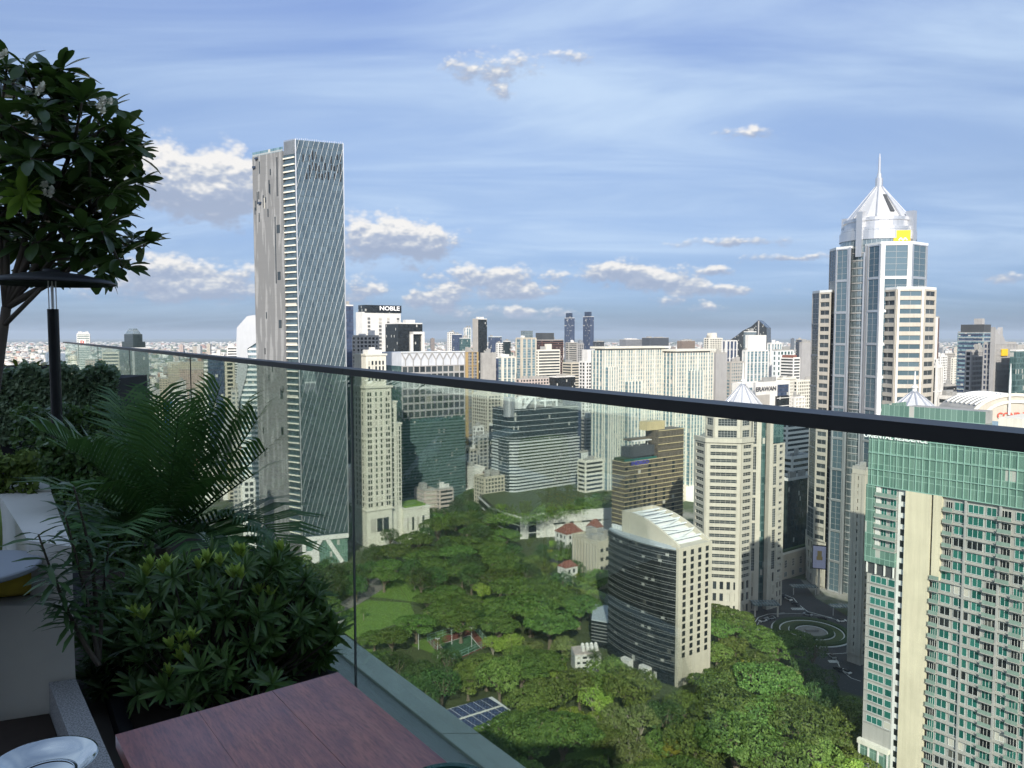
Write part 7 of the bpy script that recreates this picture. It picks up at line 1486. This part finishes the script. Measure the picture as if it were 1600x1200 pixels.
wallmat('cushion_green', (.25, .33, .10), rough=.9, streak=0); cg = at_z(-62, 850, EYE - .85); o = link('green_cushion', None, loc=(cg.x, cg.y, EYE - 1.03), label='pale green cushion at the far left edge above the round table', category='cushion'); c_ = link('cover', cushion(.4, .4, .14).mesh('cover', ['cushion_green'], True), o); c_.rotation_euler = (0, 0, .6); c_.location = (-.1, .05, 0); x = MB(); x.tube([(-.02, .0, .04), (-.02, .0, .3)], .006, 6); link('piping', x.mesh('piping', ['cushion_green']), o)
wallmat('table_grey', (.30, .32, .36), rough=.45, streak=0, amt=.06); rt = at_z(-48, 893, EYE - .87); o = link('round_table', None, loc=(rt.x, rt.y, EYE + FLOOR), label='round pale grey cafe table at the left edge', category='table'); x = MB(); x.lathe([(0, .775), (.225, .775), (.23, .78), (.23, .792), (.225, .797), (0, .797)], n=48); link('tabletop', x.mesh('tabletop', ['table_grey']), o); x = MB(); x.tube([(0, 0, .02), (0, 0, .775)], .025, 12); link('pedestal', x.mesh('pedestal', ['black_metal']), o); x = MB(); x.lathe([(.2, 0), (.2, .012), (.03, .03), (0, .03)]); link('base_plate', x.mesh('base_plate', ['black_metal']), o)
# granite kerb and sunken soil bed
m, t, b = newmat('granite'); g = t.node('ShaderNodeNewGeometry').outputs['Position']; n1_ = t.noise(g, 180, 3, .8); n2_ = t.noise(g, 60, 3, .7); t.put(b.inputs['Base Color'], t.mix(t.smooth(n1_, .42, .6), t.mix(n2_, (.10, .10, .105), (.24, .23, .23)), (.42, .41, .41))); b.inputs['Roughness'].default_value = .7
kz = -1.3; q = [fp(x_, y_, kz) for x_, y_ in ((150, 1260), (205, 1260), (118, 1060), (76, 1066))]
o = link('granite_kerb', None, loc=(q[2].x, q[2].y, EYE + FLOOR), label='speckled grey granite kerb edging the soil bed at bottom left', category='kerb'); px_box(o, 'kerb_stone', 'granite', q, FLOOR, kz); 
q2 = [q[0] + (q[3] - q[2]).normalized() * .9, q[0] + (q[3] - q[2]) * .02, q[3] + (q[3] - q[2]) * .02, q[3] + (q[3] - q[2]).normalized() * .9]; px_box(o, 'soil_bed', 'soil', q2, FLOOR, kz - .12)
# steel bowl on a small stand
wallmat('polished_steel', (.6, .62, .62), rough=.12, metal=1., amt=.05, streak=0); bw = at_z(68, 1190, EYE - .95); o = link('steel_bowl', None, loc=(bw.x, bw.y, EYE - .985), label='polished steel dish at the bottom left corner', category='bowl'); x = MB(); x.lathe([(0, .002), (.062, .002), (.088, .022), (.105, .036), (.109, .037), (.107, .034), (.09, .019), (.064, -.002), (0, -.002)], n=56); link('dish', x.mesh('dish', ['polished_steel'], True), o); x = MB(); x.lathe([(.058, .0045), (.064, .0055), (.068, .0045)], n=56); link('inner_ring', x.mesh('inner_ring', ['polished_steel'], True), o)
o = link('bowl_stand', None, loc=(bw.x, bw.y, EYE + FLOOR), label='dark slim stand carrying the steel dish', category='stand'); h_ = -.99 - FLOOR; x = MB(); x.lathe([(0, h_ - .02), (.07, h_ - .02), (.07, h_), (0, h_)]); link('top_plate', x.mesh('top_plate', ['black_metal']), o); x = MB(); x.tube([(0, 0, .01), (0, 0, h_ - .02)], .02, 10); link('post', x.mesh('post', ['black_metal']), o); x = MB(); x.lathe([(.1, 0), (.1, .01), (0, .02)]); link('foot', x.mesh('foot', ['black_metal']), o)
# dark planter trough holding palm and shrub
o = link('planter_trough', None, label='dark planter trough along the glass holding palm and shrubs', category='planter', loc=TP(3, .9, FLOOR)); tpart(o, 'trough_wall', 'planter_dark', 1.35, 16, .35, 1.26, FLOOR, -1.56); tpart(o, 'soil', 'soil', 1.4, 15.95, .4, 1.21, -1.559, -1.54)

# patio heater
HD = 5.4; hp = at_y(81, 440, HD); o = link('patio_heater', None, loc=(hp.x, hp.y, EYE + FLOOR), label='black patio heater with wide round reflector beside the flowering tree', category='patio heater'); zt_h = hp.z - (EYE + FLOOR)
x = MB(); x.lathe([(.0, zt_h + .085), (.05, zt_h + .085), (.055, zt_h + .07), (.20, zt_h + .05), (.37, zt_h + .012), (.405, zt_h - .014), (.40, zt_h - .02), (.36, zt_h + .0), (.2, zt_h + .03), (0, zt_h + .04)], n=48); link('reflector', x.mesh('reflector', ['black_metal'], True), o)
x = MB(); x.tube([(0, 0, .3), (0, 0, Zof(483, HD) - EYE - FLOOR)], .036, 16); link('column', x.mesh('column', ['black_metal']), o); x = MB(); x.lathe([(.22, 0), (.22, .3), (.05, .32), (0, .32)], n=24); link('base', x.mesh('base', ['black_metal']), o)
for th in (0, 2.1, 4.2): x = MB(); x.tube([(.026 * cos(th), .026 * sin(th), zt_h - .2), (.026 * cos(th), .026 * sin(th), zt_h + .04)], .004, 6); link('strut', x.mesh('strut', ['silver']), o)
x = MB(); x.tube([(0, 0, zt_h - .2), (0, 0, zt_h - .03)], .010, 10); link('burner', x.mesh('burner', ['silver']), o)

# ---------------------------------------------------------------- plants on the terrace
def leafblade(L_, W_, bend=.15, n=5, fold=.12):
    """an obovate leaf: local +x along, z up; a few quads either side of the midrib"""
    x = MB(); pr = [.12, .5, .85, 1., .88, .25] if n == 5 else [.3, .85, 1., .25]; n = len(pr) - 1; V_ = []
    for i, w_ in enumerate(pr):
        s_ = i / n; z = -bend * L_ * s_ * s_; V_ += [(L_ * s_, -W_ / 2 * w_, z + fold * W_ * w_), (L_ * s_, 0, z), (L_ * s_, W_ / 2 * w_, z + fold * W_ * w_)]
    fs = []
    for i in range(n): a_ = i * 3; fs += [(a_, a_ + 3, a_ + 4, a_ + 1), (a_ + 1, a_ + 4, a_ + 5, a_ + 2)]
    x.add(V_, fs); return x
def leafmat2(name, c1, c2, rough=.38, trans=.22):
    m, t, b = newmat(name); r = t.math('FRACT', t.math('ADD', t.node('ShaderNodeObjectInfo').outputs['Random'], t.node('ShaderNodeNewGeometry').outputs['Random Per Island'])); c = t.mix(r, c1, c2); t.put(b.inputs['Base Color'], c); b.inputs['Roughness'].default_value = rough; b.inputs['Specular IOR Level'].default_value = .4
    tr = t.node('ShaderNodeBsdfTranslucent'); t.put(tr.inputs[0], t.mix(.5, c, (.12, .22, .02))); mx = t.node('ShaderNodeMixShader'); mx.inputs[0].default_value = trans; t.l.new(b.outputs[0], mx.inputs[1]); t.l.new(tr.outputs[0], mx.inputs[2]); t.l.new(mx.outputs[0], t.n['Material Output'].inputs[0])
leafmat2('leaf_plumeria', (.022, .05, .016), (.055, .10, .03), rough=.3); leafmat2('leaf_plumeria_sunlit', (.14, .26, .03), (.2, .32, .04), trans=.4); leafmat2('leaf_shrub', (.045, .10, .03), (.115, .20, .055), rough=.3); leafmat2('leaf_new', (.30, .42, .07), (.42, .55, .12)); leafmat2('leaf_hedge', (.13, .20, .11), (.23, .32, .18), trans=.15); leafmat2('leaf_areca', (.04, .105, .038), (.10, .20, .065)); leafmat2('leaf_oleander', (.03, .075, .027), (.07, .135, .045)); leafmat2('leaf_bromeliad', (.10, .13, .02), (.26, .22, .04)); wallmat('petal', (.8, .78, .66), rough=.6, streak=0, amt=.05); wallmat('twig', (.09, .075, .06), rough=.9, scale=9)
def frame(d_, roll=0.):
    d_ = Vector(d_).normalized(); z = Vector((0, 0, 1)); y = z.cross(d_)
    if y.length < 1e-3: y = Vector((0, 1, 0))
    y.normalize(); z = d_.cross(y); m3 = Matrix((d_, y, z)).transposed().to_4x4(); return m3 @ Matrix.Rotation(roll, 4, 'X')
def join(mbs_mats):  # [(MB, Matrix)] -> MB
    x = MB()
    for m_, mt in mbs_mats: x.add([mt @ Vector(p) for p in m_.v], m_.f)
    return x
# flowering tree (left)
rn = random.Random(5); PD = 6.2
tb0 = at_y(-30, 620, PD); o = link('frangipani_tree', None, loc=(tb0.x, tb0.y, EYE + FLOOR), label='leafy frangipani tree with white blossoms rising at the left edge', category='tree'); O3 = Vector(o.location)
tips = []; rg = random.Random(31)
def rel3(px, py, y): return at_y(px, py, y) - O3
for (px, py, dy, k) in [(30, 120, 0, 5), (75, 125, .2, 5), (110, 165, -.2, 5), (150, 190, .1, 6), (60, 180, -.3, 6), (15, 190, 0, 6), (185, 235, 0, 6), (205, 225, .2, 4), (140, 240, -.3, 6), (95, 230, .3, 7), (40, 250, -.4, 7), (195, 280, .1, 4), (165, 290, -.1, 7), (120, 300, .3, 7), (70, 310, -.2, 7), (20, 310, .1, 7), (185, 330, .2, 5), (140, 350, -.3, 6), (95, 365, .2, 6), (45, 370, -.2, 6), (5, 360, .2, 6), (210, 375, .1, 3), (170, 390, 0, 5), (125, 405, .2, 5), (80, 410, .3, 4), (190, 420, .2, 3), (150, 425, .3, 3), (-30, 150, .2, 5), (-40, 250, 0, 6), (-40, 340, .1, 5), (110, 205, .4, 5), (60, 345, .4, 4), (150, 265, .4, 5), (95, 145, .1, 4), (5, 130, .3, 4)]:
    for q in range(max(1, int(k * .78))): tips.append(rel3(px + rg.uniform(-20, 20), py + rg.uniform(-20, 20), PD + dy + rg.uniform(-.35, .35)))
forks = [rel3(x_, y_, PD) for x_, y_ in ((40, 400), (90, 350), (140, 330), (60, 280), (110, 240), (10, 330), (-10, 260), (170, 370))]
root3 = Vector((0, 0, .6)); x = MB(); mid = rel3(10, 480, PD)
x.tube([(0, 0, 0), tuple(root3), tuple(mid)], [.06, .05, .035], 8); tk = link('trunk', x.mesh('trunk', ['twig'], True), o)
x = MB()
for f in forks: x.tube([mid, (mid + f) / 2 + Vector((0, 0, -.05)), f], [.03, .024, .016], 6)
for tp in tips:
    f = min(forks, key=lambda q: (q - tp).length); x.tube([f, (f + tp) / 2 + Vector((0, 0, -.03)), tp], [.015, .012, .009], 5)
x.tube([rel3(0, 515, PD), rel3(60, 455, PD - .1), rel3(95, 420, PD)], [.02, .017, .012], 6)
link('branches', x.mesh('branches', ['twig'], True), o)
LV = [leafblade(L_, W_, b_).mesh('leaf', ['leaf_plumeria'], True) for L_, W_, b_ in ((.25, .098, .25), (.22, .09, .12), (.19, .08, .35), (.24, .088, .4))]
LBR = leafblade(.22, .08, .15).mesh('leaf', ['leaf_plumeria_sunlit'], True); cnt_ = 0; spare = []
leaves = []
for ti, tp in enumerate(tips):
    ax_ = Vector((rg.uniform(-.4, .6), rg.uniform(-.5, .2), rg.uniform(.5, 1.))).normalized(); n = rg.randint(10, 14)
    for i in range(n):
        th = i * 2.399; el_ = rg.uniform(-.35, .95); b1 = ax_.orthogonal().normalized(); b2 = ax_.cross(b1); d_ = (b1 * cos(th) + b2 * sin(th)) * cos(el_) + ax_ * sin(el_); leaves.append((tp + d_ * .015, frame(d_, rg.uniform(-.5, .5)), rg.randrange(4), rg.uniform(.75, 1.1)))
rg.shuffle(leaves); leaves.sort(key=lambda q: q[0].y)      # the nearest leaves become parts of their own
for p, m4, k, s_ in leaves[:300]:
    l_ = link('leaf', LV[k], o); l_.matrix_local = Matrix.Translation(p) @ m4 @ Matrix.Scale(s_, 4)
lb_ = [leafblade(L_, W_, b_) for L_, W_, b_ in ((.25, .098, .25), (.22, .09, .12), (.19, .08, .35), (.24, .088, .4))]
l_ = link('inner_leaves', join([(lb_[k], Matrix.Translation(p) @ m4 @ Matrix.Scale(s_, 4)) for p, m4, k, s_ in leaves[300:]]).mesh('inner_leaves', ['leaf_plumeria'], True), o); l_['kind'] = 'stuff'
for px, py in ((40, 300), (38, 312)):  # lime leaf colour stands in for sunlit highlights on the crown
    c0 = rel3(px, py, PD - .62)
    for i in range(8): th = i * .8; d_ = Vector((cos(th), -.25, sin(th))); l_ = link('leaf', LBR, o); l_.matrix_local = Matrix.Translation(c0) @ frame(d_, .8) @ Matrix.Scale(.62 + .1 * (i % 3), 4)
pt = leafblade(.032, .024, -.2, 3)
for px, py, n in ((68, 142, 6), (166, 165, 6), (48, 183, 3), (78, 296, 6), (2, 252, 3), (0, 320, 2), (2, 84, 3)):
    for i in range(n):
        c0 = rel3(px + rg.uniform(-9, 9), py + rg.uniform(-9, 9), PD - .6); fl_ = join([(pt, frame(Vector((cos(k * 1.257), -.5, sin(k * 1.257))), .6)) for k in range(5)]); q = link('blossom', fl_.mesh('blossom', ['petal'], True), o, c0)
# feather palm
PDp = 4.1; pb = at_y(255, 905, PDp); o = link('feather_palm', None, loc=(pb.x, pb.y, EYE - 1.545), label='dark feather palm spreading its fronds before the glass', category='palm'); O3 = Vector(o.location); c0 = rel3(255, 855, PDp)
x = MB(); x.tube([(0, 0, 0), tuple(c0 * .6), tuple(c0)], [.05, .045, .04], 8); link('stem', x.mesh('stem', ['twig']), o)
def frond(pts, wl, dens=26, droop=.35, vee=.35):
    rc = MB(); x = MB(); P_ = [Vector(p) for p in pts]; rc.tube(P_, [.008 * (1 - .75 * i / (len(P_) - 1)) for i in range(len(P_))], 5)
    for i in range(dens * 2):
        s_ = .18 + .82 * (i // 2) / dens; f = s_ * (len(P_) - 1); k = min(int(f), len(P_) - 2); q = P_[k].lerp(P_[k + 1], f - k); d_ = (P_[k + 1] - P_[k]).normalized(); sd2 = d_.cross(Vector((0, 0, 1))); sd2 = sd2.normalized() if sd2.length > .05 else Vector((1, 0, 0)); up = sd2.cross(d_); sg = 1 if i % 2 else -1
        ln_ = wl * (.55 + .45 * sin(pi * min(s_ * 1.05, 1))) * rg.uniform(.9, 1.1); a_ = d_ * .72 + sd2 * sg * .8 + up * vee; a_.normalize(); wv_ = d_.cross(a_).cross(a_).normalized() * .0085
        m1 = q + a_ * ln_ * .5; e_ = q + a_ * ln_ + Vector((0, 0, -droop * ln_ * .6)); x.add([q - wv_ * .6, q + wv_ * .6, m1 + wv_, m1 - wv_, e_], [(0, 1, 2, 3), (3, 2, 4)])
    return rc, x
for tip, mid_, dy in [((60, 672), (140, 690), -.3), ((100, 700), (170, 720), -.5), ((95, 765), (165, 765), -.7), ((190, 620), (215, 730), .2), ((245, 615), (250, 730), .1), ((262, 665), (258, 740), .4), ((345, 600), (310, 710), .0), ((375, 640), (330, 730), -.2), ((405, 650), (350, 740), -.1), ((418, 700), (350, 760), -.3), ((400, 740), (330, 780), -.5), ((440, 850), (395, 765), -.35), ((330, 870), (320, 800), -.6), ((170, 840), (190, 790), -.8), ((130, 830), (180, 800), -.4), ((280, 640), (270, 730), -.4), ((365, 860), (345, 800), -.2)]:
    m_ = rel3(mid_[0], mid_[1], PDp + dy * .5); t_ = rel3(tip[0], tip[1], PDp + dy); pts = [c0 * (1 - s_) ** 2 + m_ * 2 * s_ * (1 - s_) + t_ * s_ * s_ for s_ in [k / 8 for k in range(9)]]
    rc, lf = frond(pts, .40, 26); q = link('frond', rc.mesh('frond', ['leaf_areca']), o); link('leaflets', lf.mesh('leaflets', ['leaf_areca']), q)
# rosette shrub with lime new growth
SD = 3.3
sb = at_y(330, 1120, SD); o = link('rosette_shrub', None, loc=(sb.x, sb.y, EYE - 1.545), label='glossy dark green shrub with lime young shoots behind the wooden table', category='shrub'); O3 = Vector(o.location)
def whorl(n, L_, W_, el0, el1, mat, seed):
    rr = random.Random(seed); bl_ = leafblade(L_, W_, .1, 3); return join([(bl_, frame(Vector((cos(i * 2.4) * cos(e_), sin(i * 2.4) * cos(e_), sin(e_))), rr.uniform(-.3, .3)) @ Matrix.Scale(rr.uniform(.7, 1.1), 4)) for i in range(n) for e_ in [rr.uniform(el0, el1)]]).mesh('leaf_whorl', [mat], True)
WH = [whorl(20, .088, .015, -.3, 1.25, 'leaf_shrub', k) for k in range(4)]; WN = [whorl(11, .058, .018, .75, 1.45, 'leaf_new', 9 + k) for k in range(2)]
poly = [(135, 985), (200, 905), (270, 880), (340, 868), (400, 868), (440, 858), (470, 880), (490, 920), (520, 970), (525, 1000), (500, 1040), (430, 1070), (330, 1100), (240, 1110), (160, 1110), (130, 1050)]; st = MB(); kk = 0; sdn = []
while kk < 298:
    px, py = rg.uniform(125, 530), rg.uniform(855, 1115)
    if not inside(px, py, poly): continue
    ed = min(abs(px - 330) / 200, 1); y_ = SD - .38 + .5 * ed ** 2 + rg.uniform(0, .75) + (960 - py) * .0012; dmax = (PR - .12) / (((px - CX) / F) * en.x + en.y) if ((px - CX) / F) * en.x + en.y > 0 else 9
    p = rel3(px, py, min(y_, dmax)); ax_ = Vector((rg.uniform(-.5, .5), rg.uniform(-.9, .1), rg.uniform(.4, 1))).normalized(); l_ = link('leaf_whorl', WH[kk % 4], o); l_.matrix_local = Matrix.Translation(p) @ ax_.to_track_quat('Z', 'Y').to_matrix().to_4x4() @ Matrix.Scale(rg.uniform(.8, 1.2), 4); st.tube([Vector((p.x * .2, p.y * .2, 0)), p * .6 + Vector((0, 0, -.08)), p], [.008, .006, .004], 4); kk += 1
for px, py in ((236, 888), (262, 885), (255, 895), (210, 965), (225, 968), (268, 1015), (280, 1005), (292, 1025), (300, 1000), (285, 1035), (265, 1058), (325, 880), (345, 885), (365, 903), (378, 905), (380, 870), (372, 868), (405, 930), (440, 862), (425, 935), (310, 890), (230, 900)):
    p = rel3(px, py, SD - .42 + (.25 if px > 400 else 0)); l_ = link('young_shoot', WN[px % 2], o); l_.matrix_local = Matrix.Translation(p) @ Vector((rg.uniform(-.2, .2), -.25, 1)).to_track_quat('Z', 'Y').to_matrix().to_4x4()
link('stems', st.mesh('stems', ['twig']), o)
# dense inner foliage so that the shrub is not see-through
rgn = np.random.default_rng(8); cs = []
while len(cs) < 5200:
    px, py = rgn.uniform(125, 530), rgn.uniform(860, 1125)
    if inside(px, py, poly): y_ = SD + .05 + rgn.uniform(0, .6); dmax = (PR - .1) / max(((px - CX) / F) * en.x + en.y, .05); p = rel3(px, py, min(y_, dmax)); cs.append((p.x, p.y, p.z))
cs = np.array(cs); Vq, Fq = quads(cs, np.tile([0, -1., .6], (len(cs), 1)), rgn.uniform(.02, .045, len(cs)), .35, rgn, .9); l_ = link('inner_leaves', np_mesh('inner_leaves', Vq, Fq, ['leaf_shrub']), o); l_['kind'] = 'stuff'
# clipped hedge
HDp = 7.4
def leaf_mass(o, name, boxes, n, size, mat, seed, nrm=(0, -.6, .8), core=None):
    rr = np.random.default_rng(seed); out_ = []
    for (l, r, t_, b_, y0, y1, wgt) in boxes:
        k = int(n * wgt); top = rr.random(k) < .4; px = rr.uniform(l, r, k); py = rr.uniform(t_, b_, k); yy = rr.uniform(y0, y1, k)
        py = np.where(top, t_ + rr.normal(0, 2.5, k), py); yy = np.where(top, yy, y0 + np.abs(rr.normal(0, .06, k))); py = py + 5 * np.sin(px * .11) + 3 * np.sin(px * .31)
        for a_, b2, c2 in zip(px, py, yy):
            p = at_y(a_, b2, c2) - Vector(o.location); out_.append((p.x, p.y, p.z))
    cs = np.array(out_); Vq, Fq = quads(cs, np.tile(nrm, (len(cs), 1)), rr.uniform(size * .6, size * 1.3, len(cs)), .55, rr, .7); l_ = link(name, np_mesh(name, Vq, Fq, [mat]), o); l_['kind'] = 'stuff'; return l_
hb_ = at_y(70, 600, HDp + .3); o = link('clipped_hedge', None, loc=(hb_.x, hb_.y, EYE + FLOOR), label='clipped grey-green hedge below the patio heater', category='hedge'); leaf_mass(o, 'foliage', [(-60, 186, 578, 690, HDp - .3, HDp + .9, 1.)], 15000, .026, 'leaf_hedge', 2)
x = MB(); pA, pB = at_y(-60, 592, HDp - .12), at_y(176, 592, HDp - .12); x.prism([V2(pA.x, pA.y), V2(pB.x, pB.y), V2(pB.x - .1, pB.y + .9), V2(pA.x, pA.y + .9)], EYE + FLOOR, EYE - .42); x.v = [tuple(Vector(p) - Vector(o.location)) for p in x.v]; link('hedge_core', x.mesh('hedge_core', ['planter_dark']), o)  # solid dark block filling the hedge behind its leaf layer
q = at_y(40, 720, 5.6); o = link('low_shrub', None, loc=(q.x, q.y, EYE + FLOOR), label='feathery dark shrub filling the bed between hedge and palm', category='shrub'); leaf_mass(o, 'foliage', [(60, 215, 690, 800, 5.3, 6.2, .6), (20, 230, 640, 760, 6.0, 6.9, .5), (60, 240, 780, 900, 5.0, 5.6, .5)], 9000, .028, 'leaf_shrub', 4); x = MB(); q2 = at_y(140, 760, 6.3) - Vector(o.location); x.tube([(0, 0, 0), tuple(q2)], [.02, .01], 5); link('stem', x.mesh('stem', ['twig']), o)
q = at_y(20, 760, 3.9); o = link('planter_ivy', None, loc=(q.x, q.y, EYE + FLOOR), label='round-leaved green plant in the white planter at the left edge', category='plant'); leaf_mass(o, 'foliage', [(-30, 58, 716, 812, 3.85, 4.4, 1.)], 1500, .026, 'leaf_round', 5); x = MB(); x.tube([(0, 0, 0), (0, .3, .5)], [.015, .01], 5); link('stem', x.mesh('stem', ['twig']), o)
# narrow-leaved shrub leaning over the bench corner
q = at_y(155, 1040, 3.1); o = link('oleander_shrub', None, loc=(q.x, q.y, EYE + FLOOR), label='narrow-leaved shrub leaning over the white bench corner', category='shrub'); O3 = Vector(o.location); ll = leafblade(.11, .018, .35, 3).mesh('leaf', ['leaf_oleander'], True); st = MB()
for (x0, y0), (x1, y1), (x2, y2), yd in (((155, 1040), (110, 985), (60, 835), 2.72), ((155, 1040), (115, 985), (85, 900), 2.7), ((155, 1040), (140, 940), (100, 800), 2.75), ((150, 960), (150, 880), (115, 760), 2.8), ((155, 1030), (160, 930), (170, 850), 2.85)):
    pa, pb_, pc_ = rel3(x0, y0, yd), rel3(x1, y1, yd), rel3(x2, y2, yd - .05); pts = [pa * (1 - s_) ** 2 + pb_ * 2 * s_ * (1 - s_) + pc_ * s_ * s_ for s_ in [k / 10 for k in range(11)]]; st.tube(pts, [.009 - .0006 * k for k in range(11)], 6)
    for k in range(44): s_ = .42 + .58 * k / 43; f = s_ * 10; i = min(int(f), 9); p = pts[i].lerp(pts[i + 1], f - i); th = k * 2.4; d_ = Vector((cos(th), sin(th), rg.uniform(-.2, .7))); l_ = link('leaf', ll, o); l_.matrix_local = Matrix.Translation(p) @ frame(d_, rg.uniform(-.4, .4)) @ Matrix.Scale(rg.uniform(.7, 1.15), 4)
link('stems', st.mesh('stems', ['twig'], True), o)
# bromeliad and small trees' pot by the heater
q = at_y(45, 575, 9.2); o = link('bromeliad', None, loc=(q.x, q.y, EYE + FLOOR), label='yellow-green strap-leaved plant left of the heater pole', category='plant'); O3 = Vector(o.location); bl_ = leafblade(.26, .045, .45, 5).mesh('leaf', ['leaf_bromeliad'], True)
for i in range(22): th = i * 2.4; d_ = Vector((cos(th), sin(th), rg.uniform(.4, 1.6))); l_ = link('leaf', bl_, o); l_.matrix_local = Matrix.Translation(rel3(rg.uniform(15, 70), 580, 9.2)) @ frame(d_); 
x = MB(); x.lathe([(.28, 0), (.34, 1.28), (.31, 1.29), (.29, 1.2), (0, 1.2)], n=24); link('pot', x.mesh('pot', ['planter_dark']), o)

# ================================================================== air
m, t, b = newmat('haze_air'); t.n.remove(b); pv = t.node('ShaderNodeVolumePrincipled'); pv.inputs['Color'].default_value = (.74, .86, 1, 1); pv.inputs['Density'].default_value = 5e-5; pv.inputs['Anisotropy'].default_value = .1; t.l.new(pv.outputs[0], t.n['Material Output'].inputs['Volume'])
x = MB(); x.box(-R_ - 100, R_ + 100, -3100, R_ + 100, -1, 300); o = link('haze', x.mesh('haze', [m])); o['kind'] = 'stuff'; o['label'] = 'thin blue haze over the city'; o['category'] = 'haze'
